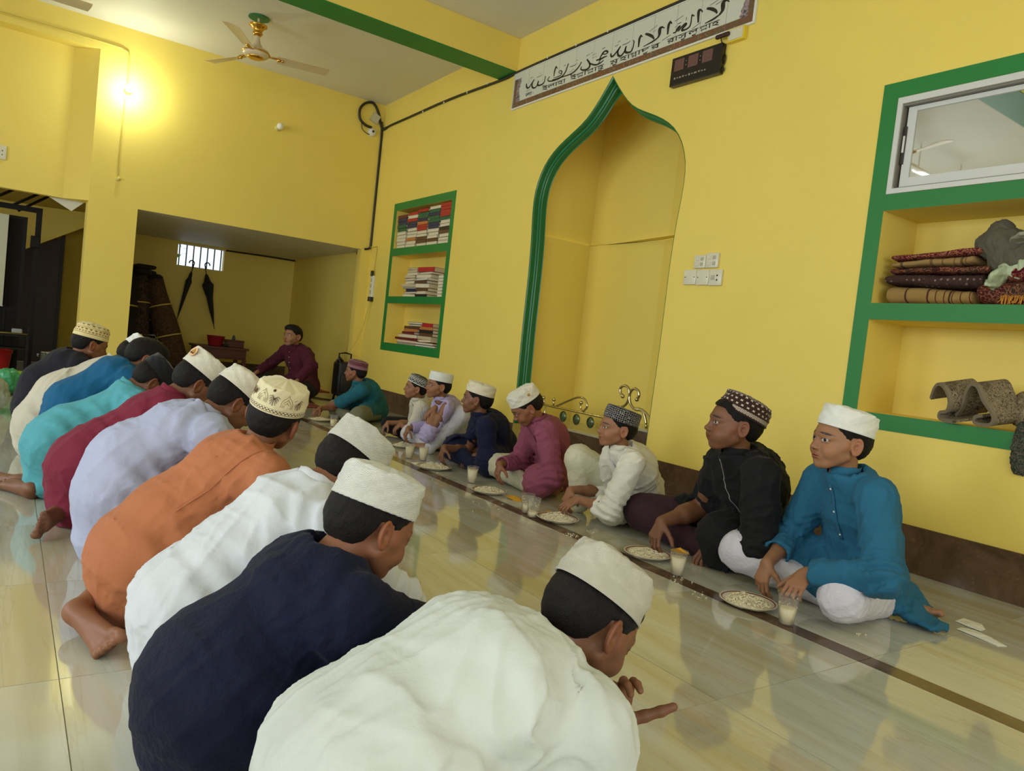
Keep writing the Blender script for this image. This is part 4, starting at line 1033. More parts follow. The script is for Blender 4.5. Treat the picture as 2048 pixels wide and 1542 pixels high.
p = sit('boy in a dark navy kurta and cream cap, between the mauve and the lilac kurtas', (4.52, -3.10), (.40, .92), (4.395, -2.765, .512), (.66, .75, .03), (-.05, -.03, 1), 1.03, 2,
        capm='cap_cream', capk=dict(z0=.050, tilt=10, hgt=.066, top=.94, seed=12, dome=.008), shirt='navy', trou='c_navy', knees=[(4.74, -2.82), (4.19, -2.79)],
        hands=[(4.60, -2.66, .140), (4.44, -2.84, .11)], sleeves=(.10, .55), seed=27, skirt=.95, fold=.008, hdir=[((-.25, .45, -.85), (-.1, -.8, -.4)), ((.3, .6, -.3), (0, -.4, -1))], ankles=[(4.40, -2.80, .05), (4.50, -2.90, .05)], res=1.12)
p = sit('boy in a lilac kurta and stiff white cap, one arm on his raised knee', (5.36, -3.18), (.34, .94), (5.180, -2.880, .532), (.18, .98, .02), (-.03, -.02, 1), .96, 0,
        capm='cap_white', capk=dict(z0=.050, tilt=5, hgt=.070, top=.97, seed=17, dome=.004, wr=.0008), shirt='lav', trou='c_wtrou', knees=[(5.62, -2.90), (5.02, -3.02, .33)], kz=(.10, .33),
        hands=[(5.475, -2.805, .150), (5.075, -2.815, .375)], sleeves=(.88, .30), seed=33, skirt=.6, fold=.008, hdir=[((-.1, .45, -.9), (-.1, -.8, -.4)), ((.25, .65, -.65), (-.1, -.5, -.8))], curl=((30, 34, 24), (14, 18, 14)),
        poles=[V(.6, -.2, -.7), V(-.5, -.7, -.5)], ankles=[(5.30, -2.92, .05), (5.10, -2.82, .05)], res=1.15)
placket(p, 3, .022, .16, True, M['c_lav'])
p = sit('small boy in a striped cream shirt and black and white banded cap', (5.88, -3.22), (.36, .93), (5.650, -2.925, .470), (.36, .93, .06), (-.10, -.04, 1), .93, 0,
        capm='cap_bw', capk=dict(z0=.046, tilt=16, hgt=.066, top=.90, seed=19, dome=.016), shirt='striped', trou='c_ktrou', knees=[(6.10, -2.93), (5.62, -2.92)],
        hands=[(5.98, -2.86, .125), (5.80, -2.90, .14)], sleeves=(-.25, -.2), seed=37, skirt=.35, fold=.008, hdir=[((.1, .6, -.7), (-.1, -.7, -.4)), ((.4, .5, -.6), (.2, -.5, -.8))], ankles=[(5.86, -2.94, .05), (5.82, -3.02, .05)], res=1.2)
placket(p, 0, .010, .20, False, M['c_char'])
p = sit('boy in a teal kurta and maroon patterned cap leaning forward beside the black bag', (7.12, -3.24), (.30, .95), (6.960, -2.915, .492), (.62, .78, .02), (-.04, .05, 1), 1.02, 1,
        capm='cap_maroon', capk=dict(z0=.046, tilt=8, hgt=.068, top=.90, seed=23, dome=.012), shirt='teal', trou='c_otrou', knees=[(7.25, -2.86), (6.62, -2.84)],
        hands=[(7.10, -2.64, .10), (7.22, -2.74, .10)], sleeves=(.30, .22), seed=41, skirt=.6, fold=.008, hdir=[((-.2, .8, -.4), (0, -.3, -1)), ((.1, .8, -.45), (0, -.3, -1))], ankles=[(6.95, -2.88, .05), (6.95, -3.0, .05)], res=1.25)
p = sit('man in a dark wine striped shirt sitting at the head of the row, bareheaded', (9.00, -3.10), (-.38, .92), (8.985, -2.905, .752), (-.42, .90, .00), (0, -.03, 1), 1.17, 3, 'adult', 'full', gaze=.6,
        shirt='wine', trou='c_ktrou', knees=[(9.22, -2.62), (8.46, -2.94)], hands=[(9.30, -2.60, .26), (8.50, -2.84, .24)], sleeves=(.92, .92), girth=1.12, seed=47, skirt=.5, fold=.009, res=1.3,
        hdir=[((.1, .8, -.5), (0, -.5, -1)), ((-.1, .8, -.5), (0, -.5, -1))], poles=[V(.8, -.3, -.1), V(-.8, -.3, -.1)], pel_z=.13)
placket(p, 5, .030, .30, True, M['c_wine'])

# ---- left row: boys kneeling on their heels and bent low over their plates
def kneel(label, X, cont, look, up, sc=1., skin=1, kind='boy', capm=None, capk={}, shirt='white', seed=1, res=1., hands=None, sleeves=(.9, .9), W=1., tw=0., fold=.009, shirt_h=.0068, trou=None, foot=None, H=None, heads_dx=0., collar=True, poles=None, hdir=None, curl=((28, 30, 22), (24, 28, 22)),
          gaze=0., hem=None, hairstyle='boy', sh_drop=0., hsc=.93, thumb=(.5, .55, .45), nocut=False, sr=1., smooth_k=.05, nk=(-.098, -.046)):
    """cont: (y, z) of rump, small of the back, top of the back and nape on the back's outline, in the plane x = X"""
    rump, low, hi, nape = [V(X, a, b) for a, b in cont]
    X_ = V(1, 0, 0); Z = V(0, 0, 1); F = V(0, -1, 0)
    R = rot2(V(-1, 0, 0), tw); F = rot2(F, tw)
    H = np.asarray(H, float); upv = nrm(np.asarray(up, float)); lk = nrm(np.asarray(look, float))
    p = Person(label, (X, cont[0][0]-.2, 0), sc=sc*hsc, skin=SK[skin], res=res)
    def inw(a, b, r):
        t = nrm(b-a); return V(0, -t[2], t[1])*r
    pel = rump+F*.145*sc+Z*(-.01); pel[2] = max(pel[2], .17*sc); mid = low+inw(rump, low, .128*sc)*.5+inw(low, hi, .128*sc)*.5
    ch = hi+inw(low, nape, .112*sc)
    nb = H+upv*nk[0]*sc+lk*nk[1]*sc; p.nb = nb
    top = nb*.50+nape*.50+inw(hi, nape, .058*sc)*.8
    p.head(H, lk, upv, nb, kind, hairstyle, gaze)
    if capm: p.cap(M[capm], **capk)
    g = sc*W; ns = sc*hsc; S = SDF(.04); cuts = []
    S.tube2(pel, mid, R, .143*g, .138*g, .128*sc, .120*sc, k=smooth_k); S.tube2(mid, ch, R, .138*g, .145*g, .120*sc, .100*sc, k=smooth_k)
    S.tube2(ch, top, R, .145*g, .100*g, .098*sc, .062*sc, k=smooth_k); S.cone(top, nb+upv*.004*sc, .062*sc, .0525*ns, k=.03); S.cone(nb+upv*.002*sc, ch, .0525*ns, .080*sc, k=.03)
    shs = []
    for q in (1, -1):
        sh = top*.75+ch*.25+R*q*.138*g+nrm(nb-ch)*.01*sc-Z*(.035+sh_drop)*sc+F*.02*sc
        S.cone(ch*.4+top*.6+R*q*.05*sc, sh, .070*sc, .062*sc, k=.06); shs.append(sh)
    # folded legs under a long kurta
    T = SDF(.03); K = []; A = []
    for q in (1, -1):
        hip = pel+R*q*.088*sc; k_ = V(*(pel[:2]+F[:2]*.36*sc+R[:2]*q*.13*sc), .085*sc); a = V(*(pel[:2]-F[:2]*.045*sc+R[:2]*q*.10*sc), .055*sc)
        S.cone(hip, hip+(k_-hip)*.72+Z*.01, .108*sc, .092*sc, k=.05); T.cone(hip, k_, .085*sc, .070*sc); T.cone(k_, a, .062*sc, .045*sc); K.append(k_); A.append(a)
    S.tube2(pel+V(0, 0, -.02), V(pel[0], pel[1], .085*sc), R, .150*g, .160*g, .130*sc, .125*sc, k=.05)
    if hem:
        for a, b, wa, wb in hem: S.tube2(a, b, nrm(np.cross(np.asarray(b, float)-np.asarray(a, float), Z)), wa, wb, .05, .03, k=.05)
    pl = poles or [R*.35+Z*.2+V(0, .3, 0), -R*.30+Z*.2+V(0, .3, 0)]
    hd = hdir or [(V(0, -.5, -.8), V(0, .8, -.4)), (V(0, -.6, -.7), V(0, .5, -.8))]
    els = []; p.tips = []
    for i, q in enumerate((1, -1)):
        cones, cut, el, wr, tips = arm(p, shs[i], np.asarray(hands[i], float), np.asarray(hd[i][0], float), np.asarray(hd[i][1], float), q, sc, pl[i], sleeves[i], curl=curl[i], sr=sr if i == 0 else 1., thumb=thumb if i == 0 else (.5, .55, .45), tk=(2, 4) if thumb[1] > .8 and i == 0 else (10, 18))
        if nocut and i == 0:
            for a_, b_, ra, rb in cones: S.cone(a_, b_, ra, rb, k=.05)
        else: add_sleeve(S, cones, cut, k=.045); cuts.append(cut[0])
        els.append(el); p.tips.append(tips)
        if 0 < sleeves[i] < .6:
            e, dd = cut; S.ering(e-dd*.008, frame(np.cross(dd, (.3, .4, .8)), dd), cones[-1][3]*.96, cones[-1][3]*.96, .0075*sc, k=.006, flat=.5)
    for ft in (foot or []):
        f = SDF(.012); hl, to, so, bg = ft[:4]; hl = np.asarray(hl, float); sh_ = np.asarray(ft[4], float)
        f.cone(sh_, hl+nrm(sh_-hl)*.03, .040*sc, .024*sc, k=.02); foot_prims(f, hl, to, np.asarray(so, float), bg, sc=sc*1.08); p.add_patch(f, .0032)
    neckcut(S, nb+upv*.004, upv*.5+nrm(H-nb), .0525*ns, 1.30, .02); S.cone(nb+upv*.05, nb-upv*.012*sc, .0465*ns, .0455*ns, k=.004, op='-')
    S.plane((0, 0, .003), (0, 0, -1), k=.008); T.plane((0, 0, .002), (0, 0, -1), k=.008)
    ax = nrm(ch-pel); dirs = [nrm(ax+R*.15), nrm(ax-R*.55), nrm(ax*.3+R*.9-Z*.2)]
    def post(Pt):
        b = creases(Pt, seed, dirs, fold*.85, 27.)
        c2 = np.exp(-(np.linalg.norm(Pt-(pel+R*.10+F*.12), axis=-1)/.16)**2); b = b+c2*fold*1.3*np.sin(((Pt-pel)@nrm(F*.8+Z*.6))*70+3.5*wn(Pt, seed+5, 9))   # folds at the hip bend
        for j in (0, 1):
            sp = shs[j]*.75+ch*.25; r = np.linalg.norm(Pt-sp, axis=-1); b = b+np.exp(-(r/.10)**2)*fold*1.2*np.sin(((Pt-sp)@nrm(R*(1-2*j)*.8+ax*.6))*95+3.*wn(Pt, seed+9+j, 11))
            r = np.linalg.norm(Pt-els[j], axis=-1); b = b+np.exp(-(r/.08)**2)*fold*np.sin(((Pt-els[j])@nrm(els[j]-shs[j]))*140+3*wn(Pt, seed+j, 14))
        return b*fade(Pt, cuts+[nb], .060)
    S.amp = fold*2.8; S.post = post
    p.S = S; p.F = F; p.Rv = R; p.shs = shs; p.pel = pel; p.ch = ch; p.top = top; p.mid = mid; p.els = els
    if trou: T.amp = .012; T.post = lambda Pt: creases(Pt, seed+3, [R, F], .006, 34.); p.cloth('trousers', T, M[trou], .009)
    p.cloth('shirt', S, M['c_'+shirt], shirt_h)
    if collar: p.collar(nb+nrm(upv*.5+nrm(H-nb))*.002, nrm(upv*.5+nrm(H-nb)), nrm(F*.3+lk), .0530*ns, .0555*ns, .040*ns, M['c_'+shirt] if collar is True else M[collar], gap=.2)
    segs = [(pel, mid, .10, .09), (mid, ch, .09, .09), (ch, nb-upv*.02, .06, .032)]
    for i in (0, 1): segs += [(pel, K[i], .06, .05), (K[i], A[i], .045, .03), (ch, shs[i], .06, .038), (shs[i], els[i], .036, .030)]
    for ft in (foot or []): segs += [(pel, ft[4], .06, .04)]
    core(p, segs, sc); p.finish(); return p

p = kneel('boy in the foreground in a pale kurta and wave-quilted white cap, raising his hand', .98, [(-.33, .24), (-.47, .385), (-.66, .480), (-.79, .45)], (-.05, -.78, -.62), (.03, -.60, .80), 1.06, 2, capm='cap_quilt', capk=dict(z0=.048, tilt=2, hgt=.078, top=.90, seed=31, dome=.014, y0=-.018),
          shirt='fg', seed=51, H=(1.0, -.925, .405), nk=(-.108, -.058), nocut=True, sr=.84, thumb=(.25, .95, .1), hands=[(.905, -.925, .250), (1.16, -.98, .08)], sleeves=(.16, .9), shirt_h=.0055, fold=.0085, W=1.08, res=.95,
          hdir=[(V(0, .12, 1), V(-.85, .45, .2)), (V(0, -.6, -.7), V(0, .5, -.8))], curl=((34, 38, 26), (24, 28, 22)), poles=[V(0, -.5, -1), V(.8, 0, -.3)], foot=[((.80, -.50, .05), (.66, -.50, .03), (0, 1, .3), 1, (.98, -.60, .06))])
pfg = p
p = kneel('boy in a dark navy kurta with an orange embroidered collar and zigzag knit cap', 1.45, [(-.23, .11), (-.32, .30), (-.49, .455), (-.575, .460)], (.10, -.90, -.42), (.06, -.38, .92), 1.08, 1, capm='cap_chev', capk=dict(z0=.046, tilt=4, hgt=.076, top=.92, seed=35, dome=.012),
          shirt='navyl', seed=57, nk=(-.108, -.060), H=(1.462, -.680, .478), hands=[(1.50, -1.00, .14), (1.60, -.98, .08)], sleeves=(.92, .9), shirt_h=.0058, fold=.0075, trou='c_ktrou', res=.95, W=.98, collar='c_navyl')
pn = p
p = kneel('boy in a crisp white kurta and ribbed knit cap, between the navy and orange kurtas', 1.90, [(-.28, .17), (-.445, .37), (-.60, .500), (-.71, .475)], (.20, -.74, -.64), (.12, -.66, .74), 1.05, 1, capm='cap_rib', capk=dict(z0=.048, tilt=2, hgt=.076, top=.92, seed=39, dome=.012),
          shirt='white', seed=63, H=(1.90, -.800, .515), hands=[(1.93, -1.04, .12), (2.02, -1.02, .08)], sleeves=(.9, .9), fold=.011, trou='c_wtrou')
pw = p
p = kneel('boy in an orange kurta and cream cap embroidered with palms, head turned away', 2.35, [(-.22, .19), (-.345, .36), (-.545, .530), (-.63, .54)], (.72, -.66, -.10), (-.10, -.30, .94), 1.06, 1, capm='cap_palm', capk=dict(z0=.044, tilt=8, hgt=.080, top=.90, seed=43, dome=.014),
          shirt='orange', seed=69, H=(2.35, -.725, .590), hands=[(2.38, -1.04, .12), (2.48, -1.02, .08)], sleeves=(.9, .9), fold=.0085, foot=[((2.255, -.205, .058), (2.075, -.262, .040), (-.30, .75, .58), -1, (2.42, -.36, .12))])
po = p
p = kneel('boy in a pale lilac shirt with a pointed collar and plain off-white cap', 2.92, [(-.22, .25), (-.30, .43), (-.50, .565), (-.64, .565)], (.10, -.76, -.64), (.05, -.62, .78), 1.04, 2, capm='cap_linen', capk=dict(z0=.050, tilt=0, hgt=.072, top=.86, seed=45, dome=.018),
          shirt='lilac', seed=75, H=(2.90, -.730, .575), hands=[(2.94, -1.02, .12), (3.05, -1.0, .08)], fold=.0085, res=1.05)
p = kneel('boy in a maroon kurta and tall cream cap with a golden dome badge', 3.42, [(-.16, .25), (-.275, .385), (-.49, .545), (-.60, .560)], (.02, -.80, -.58), (0, -.56, .82), 1.08, 2, capm='cap_linen', capk=dict(z0=.052, tilt=-2, hgt=.080, top=.95, seed=49, dome=.006),
          shirt='maroon', seed=81, H=(3.40, -.700, .590), hands=[(3.44, -1.02, .12), (3.56, -1.0, .08)], fold=.008, res=1.1, foot=[((3.37, -.225, .075), (3.205, -.165, .062), (.40, .90, .12), 1, (3.50, -.30, .10))])
pm = p
p = kneel('boy in a bright turquoise kurta and black cap', 3.95, [(-.09, .25), (-.20, .385), (-.46, .525), (-.53, .535)], (.02, -.70, -.70), (0, -.70, .70), 1.02, 2, capm='cap_black', capk=dict(z0=.046, tilt=-6, hgt=.072, top=.92, seed=52, dome=.010),
          shirt='turq', seed=87, H=(3.93, -.605, .540), hands=[(3.98, -.96, .12), (4.08, -.95, .08)], fold=.008, res=1.15, foot=[((4.02, -.10, .05), (4.16, .02, .04), (-.6, .2, .75), -1, (3.98, -.22, .07)), ((3.84, -.14, .05), (4.02, -.06, .04), (-.5, .3, .8), -1, (3.90, -.26, .07))], trou='c_turq')
p = kneel('bareheaded boy in a strong blue kurta, behind the turquoise one', 4.45, [(-.17, .28), (-.22, .43), (-.455, .62), (-.55, .60)], (.05, -.86, -.50), (0, -.50, .86), 1.05, 1, shirt='royal', seed=93, H=(4.45, -.640, .620), hands=[(4.48, -.98, .12), (4.58, -.96, .08)], fold=.008, res=1.2, hairstyle='full')
p = kneel('boy in a beige kurta and white cap, mostly hidden by the strong blue kurta', 4.95, [(-.06, .20), (-.20, .44), (-.44, .575), (-.56, .595)], (.05, -.72, -.68), (0, -.68, .72), 1.04, 2, capm='cap_white', capk=dict(z0=.050, tilt=0, hgt=.074, top=.9, seed=55, dome=.01),
          shirt='beige', seed=97, H=(4.96, -.650, .590), hands=[(4.98, -.98, .12), (5.08, -.96, .08)], fold=.009, res=1.2)
p = kneel('boy in a charcoal shirt and straw coloured patterned cap, last of the bent row', 5.50, [(-.06, .24), (-.12, .42), (-.27, .575), (-.37, .595)], (.22, -.93, -.30), (.03, -.25, .96), 1.12, 1, capm='cap_straw', capk=dict(z0=.044, tilt=6, hgt=.076, top=.88, seed=58, dome=.016),
          shirt='char', seed=99, H=(5.50, -.465, .622), hands=[(5.6, -.86, .12), (5.8, -.80, .08)], fold=.008, res=1.2, trou='c_ktrou')
# ---------------------------------------------------------------- things
STROKES =  [(13, [(5.814, 3.353), (5.814, 3.331), (5.795, 3.307), (5.764, 3.306), (5.734, 3.331), (5.694, 3.359)]), (13, [(5.694, 3.36), (5.717, 3.34), (5.723, 3.315), (5.708, 3.291), (5.675, 3.28), (5.646, 3.289), (5.628, 3.311), (5.625, 3.332)]), (13, [(5.625, 3.332), (5.632, 3.312), (5.625, 3.292), (5.586, 3.285), (5.543, 3.291), (5.526, 3.317), (5.524, 3.351)]), (6, [(5.764, 3.386), (5.718, 3.389)]), (4, [(5.662, 3.371), (5.632, 3.37), (5.602, 3.37), (5.574, 3.378)]), (6, [(5.614, 3.395), (5.603, 3.396)]), (4, [(5.817, 3.277), (5.744, 3.282)]), (14, [(5.373, 3.398), (5.389, 3.37), (5.394, 3.318)]), (10, [(5.378, 3.401), (5.352, 3.374)]), (8, [(5.33, 3.338), (5.305, 3.345), (5.279, 3.327), (5.3, 3.319), (5.33, 3.338)]), (9, [(5.279, 3.327), (5.29, 3.304), (5.338, 3.299), (5.398, 3.304)]), (12, [(5.199, 3.379), (5.216, 3.344), (5.231, 3.315), (5.267, 3.29), (5.327, 3.279), (5.412, 3.281), (5.468, 3.294), (5.48, 3.313), (5.457, 3.331)]), (12, [(5.019, 3.348), (5.041, 3.322), (5.076, 3.298), (5.138, 3.28), (5.225, 3.28), (5.328, 3.284), (5.413, 3.29)]), (5, [(5.176, 3.345), (5.123, 3.342), (5.072, 3.35)]), (6, [(5.089, 3.374), (5.077, 3.382)]), (4, [(5.144, 3.314), (5.111, 3.311)]), (4, [(5.175, 3.301), (5.128, 3.298)]), (6, [(5.262, 3.375), (5.235, 3.376)]), (15, [(4.951, 3.351), (4.913, 3.314), (4.902, 3.283), (4.93, 3.266), (4.981, 3.27), (5.019, 3.288), (5.009, 3.306)]), (12, [(4.902, 3.305), (4.846, 3.28), (4.796, 3.272), (4.749, 3.28), (4.73, 3.288)]), (14, [(4.827, 3.311), (4.778, 3.307), (4.725, 3.311), (4.693, 3.311)]), (12, [(4.766, 3.308), (4.791, 3.277)]), (13, [(4.784, 3.308), (4.77, 3.33), (4.744, 3.353), (4.715, 3.357), (4.688, 3.341), (4.711, 3.332), (4.748, 3.341)]), (6, [(4.963, 3.381), (4.914, 3.385)]), (5, [(4.902, 3.388), (4.877, 3.388)]), (4, [(4.885, 3.365), (4.831, 3.368)]), (4, [(4.882, 3.344), (4.82, 3.341)]), (7, [(4.767, 3.384), (4.727, 3.39)]), (13, [(4.649, 3.321), (4.645, 3.301), (4.623, 3.29), (4.592, 3.306), (4.551, 3.335), (4.54, 3.347)]), (14, [(4.54, 3.347), (4.565, 3.318), (4.56, 3.286), (4.529, 3.268), (4.498, 3.281), (4.48, 3.306), (4.472, 3.33)]), (14, [(4.472, 3.33), (4.48, 3.306), (4.475, 3.286), (4.447, 3.273), (4.409, 3.273), (4.392, 3.301), (4.388, 3.339)]), (9, [(4.401, 3.356), (4.382, 3.335)]), (6, [(4.607, 3.362), (4.568, 3.368)]), (6, [(4.578, 3.388), (4.55, 3.392)]), (5, [(4.521, 3.351), (4.471, 3.349), (4.429, 3.359)]), (5, [(4.479, 3.381), (4.465, 3.379)]), (17, [(4.318, 3.367), (4.33, 3.343), (4.33, 3.283)]), (12, [(4.323, 3.372), (4.297, 3.352)]), (22, [(4.094, 3.364), (4.118, 3.359), (4.116, 3.319), (4.132, 3.296)]), (12, [(4.132, 3.296), (4.18, 3.284), (4.276, 3.273)]), (17, [(4.271, 3.366), (4.226, 3.346), (4.187, 3.321), (4.167, 3.298)]), (12, [(4.1, 3.37), (4.07, 3.35)]), (5, [(4.226, 3.372), (4.149, 3.395)]), (4, [(4.193, 3.358), (4.153, 3.362)]), (18, [(4.017, 3.38), (4.031, 3.358), (4.03, 3.293)]), (13, [(4.023, 3.387), (3.998, 3.362)]), (5, [(4.082, 3.263), (3.998, 3.283)]), (11, [(3.977, 3.289), (3.954, 3.287), (3.93, 3.302), (3.914, 3.319), (3.932, 3.316), (3.952, 3.3)]), (13, [(3.927, 3.285), (3.9, 3.306), (3.867, 3.322), (3.856, 3.313), (3.885, 3.295), (3.887, 3.282), (3.86, 3.278), (3.827, 3.284), (3.812, 3.303), (3.81, 3.344), (3.809, 3.366)]), (12, [(3.812, 3.369), (3.785, 3.351)]), (5, [(3.968, 3.37), (3.893, 3.387)]), (5, [(3.859, 3.366), (3.859, 3.343)]), (7, [(3.941, 3.34), (3.906, 3.345)]), (4, [(3.965, 3.324), (3.939, 3.33)]), (18, [(3.734, 3.378), (3.749, 3.37), (3.741, 3.293)]), (13, [(3.736, 3.382), (3.711, 3.357)]), (5, [(3.793, 3.265), (3.717, 3.287)]), (24, [(3.508, 3.373), (3.533, 3.362), (3.531, 3.316), (3.555, 3.289)]), (13, [(3.555, 3.289), (3.609, 3.275), (3.677, 3.268)]), (18, [(3.676, 3.369), (3.633, 3.353), (3.593, 3.328), (3.577, 3.306)]), (12, [(3.512, 3.375), (3.48, 3.354)]), (5, [(3.65, 3.381), (3.58, 3.397)]), (5, [(3.599, 3.369), (3.534, 3.383)])]
WORDS =  [('লা-', 5.812, 3.255, 5.682, 3.237), ('ইলাহা', 5.55, 3.252, 5.215, 3.226), ('ইল্লাল্লাহু', 5.152, 3.251, 4.707, 3.223), ('মুহাম্মাদুর', 4.644, 3.245, 4.101, 3.229), ('রাসুলুল্লাহ', 4.029, 3.235, 3.548, 3.201)]
rnd = random.Random(7)
def ringbox(mb, x0, x1, z0, z1, l, r, b, t, y0, y1):
    mb.box((x0, y0, z0), (x1, y1, z0+b)); mb.box((x0, y0, z1-t), (x1, y1, z1)); mb.box((x0, y0, z0+b), (x0+l, y1, z1-t)); mb.box((x1-r, y0, z0+b), (x1, y1, z1-t)); return mb
def flatbar(mb, a, b, w, y):
    """thin flat stroke from a to b (x, z) on the wall plane y"""
    a = V(*a); b = V(*b); t = nrm(b-a); n = V(-t[1], t[0])*w/2
    q = [a+n, b+n, b-n, a-n]; mb.add([(p[0], y, p[1]) for p in q]+[(p[0], y-.0015, p[1]) for p in q], [(0, 1, 2, 3), (4, 7, 6, 5), (0, 4, 5, 1), (1, 5, 6, 2), (2, 6, 7, 3), (3, 7, 4, 0)])
def spl(P, n=5):
    P = [V(*p) for p in P]
    if len(P) < 3: return P
    out = []
    for i in range(len(P)-1):
        a, b, c, d = P[max(i-1, 0)], P[i], P[i+1], P[min(i+2, len(P)-1)]
        for k in range(n):
            t = k/n; out.append(.5*((2*b)+(c-a)*t+(2*a-5*b+4*c-d)*t*t+(-a+3*b-3*c+d)*t**3))
    return out+[P[-1]]
def pen(mb, P, w, y):
    """broad pen stroke along (x, z) points, tapering at both ends"""
    Q = spl(P); m = len(Q); vs = []
    for i, p in enumerate(Q):
        t = nrm(Q[min(i+1, m-1)]-Q[max(i-1, 0)]); n = V(-t[1], t[0]); k = i/(m-1)
        ww = w*(.55+.45*math.sin(PI*min(1, max(.0, k*1.1+.05))))*(.75+.35*abs(t[1]))/2
        vs += [(p[0]+n[0]*ww, y, p[1]+n[1]*ww), (p[0]-n[0]*ww, y, p[1]-n[1]*ww)]
    mb.add(vs, [(2*i, 2*i+1, 2*i+3, 2*i+2) for i in range(m-1)])
# calligraphy banner of glazed tiles
M['ban_w'] = plain('glazed_white', lin(206, 208, 194), .18); M['ink'] = plain('ink', lin(34, 36, 26), .35); M['white_trim'] = plain('white_plastic', lin(222, 222, 212), .35)
def m_border():
    m = NT('banner_border'); co = m.n('ShaderNodeNewGeometry').outputs['Position']; v = m.n('ShaderNodeTexVoronoi', feature='F1'); m.l(co, v.inputs[0]); v.inputs['Scale'].default_value = 46
    c = m.ramp(m.noise(co, 26, 3, .6), [(.35, lin(96, 84, 62)), (.5, lin(128, 82, 56)), (.62, lin(92, 90, 70)), (.75, lin(150, 104, 70))]); c = m.mix(m.step(v.outputs[0], .22, .12), c, lin(178, 140, 96))
    m.p(Base_Color=c, Roughness=.25); return m.m
M['border'] = m_border()
def m_floral():
    m = NT('floral_print'); co = m.n('ShaderNodeNewGeometry').outputs['Position']
    c = m.ramp(m.noise(co, 38, 4, .7, 1.2), [(.32, lin(52, 58, 66)), (.46, lin(86, 92, 96)), (.54, lin(190, 160, 168)), (.62, lin(70, 62, 74)), (.75, lin(206, 204, 198))])
    m.p(Base_Color=c, Roughness=.25); return m.m
M['floral'] = m_floral()
BX0, BX1, BZ0, BZ1 = 3.262, 6.018, 3.158, 3.478
ban = empty('calligraphy_banner', (4.64, WY, 3.158), 'tiled banner of black calligraphy over a line of Bengali letters, brown border', 'banner')
def onban(o):
    o.location = -ban.location; return o
nb_ = 12; wt = (BX1-BX0)/nb_
for i in range(nb_):
    x0 = BX0+i*wt; t = MB().box((x0+.0015, WY+.0006, BZ0), (x0+wt-.0015, WY+.008, BZ1)).build('tile', M['ban_w'], ban); onban(t)
    b = MB().box((x0+.002, WY+.007, BZ0+.004), (x0+wt-.002, WY+.0088, BZ0+.052)); onban(MB().box((x0+.002, WY+.007, BZ1-.052), (x0+wt-.002, WY+.0088, BZ1-.004)).build('border', M['border'], t))
    if i == 0: b.box((x0+.004, WY+.007, BZ0+.052), (x0+.050, WY+.0088, BZ1-.052))
    if i == nb_-1: b.box((x0+wt-.050, WY+.007, BZ0+.052), (x0+wt-.004, WY+.0088, BZ1-.052))
    b.build('border', M['border'], t)
    if i in (0, nb_-1):
        s = 1 if i == 0 else -1; xe = x0+.050 if i == 0 else x0+wt-.050; vs = []; N = 14
        for k in range(N+1):
            z = BZ0+.052+(BZ1-BZ0-.104)*k/N; vs += [(xe, WY+.0092, z), (xe+s*(.035+.028*abs(math.cos(k*PI/N*1.0))+.006*math.sin(k*2.3)), WY+.0092, z)]
        MB().add(vs, [(2*k, 2*k+1, 2*k+3, 2*k+2) for k in range(N)]).build('flower_print', M['floral'], t)
fr = ringbox(MB(), BX0-.016, BX1+.006, BZ0-.014, BZ1+.012, .016, .006, .014, .012, WY+.0005, WY+.016)
onban(fr.build('edge_strip', M['white_trim'], ban))
for w_, P in STROKES:
    mb = MB(); pen(mb, P, w_*.00138, WY+.0095); onban(mb.build('pen_stroke', M['ink'], ban))
_gl = {}
def glyph(t):
    if t not in _gl:
        c = bpy.data.curves.new('letters', 'FONT'); c.body = t; c.size = 1.; c.offset = .012; o = bpy.data.objects.new('letters', c); COL.objects.link(o); bpy.context.view_layer.update()
        me = bpy.data.meshes.new_from_object(o.evaluated_get(bpy.context.evaluated_depsgraph_get())); bpy.data.objects.remove(o)
        _gl[t] = ([V(*v.co) for v in me.vertices], [list(p.vertices) for p in me.polygons])
    return _gl[t]
WSPLIT = [['ল', '|', ' ', '-'], ['ই', 'ল', '|', 'হ', '|'], ['ই', 'লল', '|', 'লল', '|', 'হু'], ['মু', 'হ', '|', 'মম', '|', 'দু', 'র'], ['র', '|', 'সু', 'লু', 'লল', '|', 'হ']]
la = np.array(glyph('ল')[0]); top_l = la[:, 1].max(); wl_ = la[:, 0].max()-la[:, 0].min()
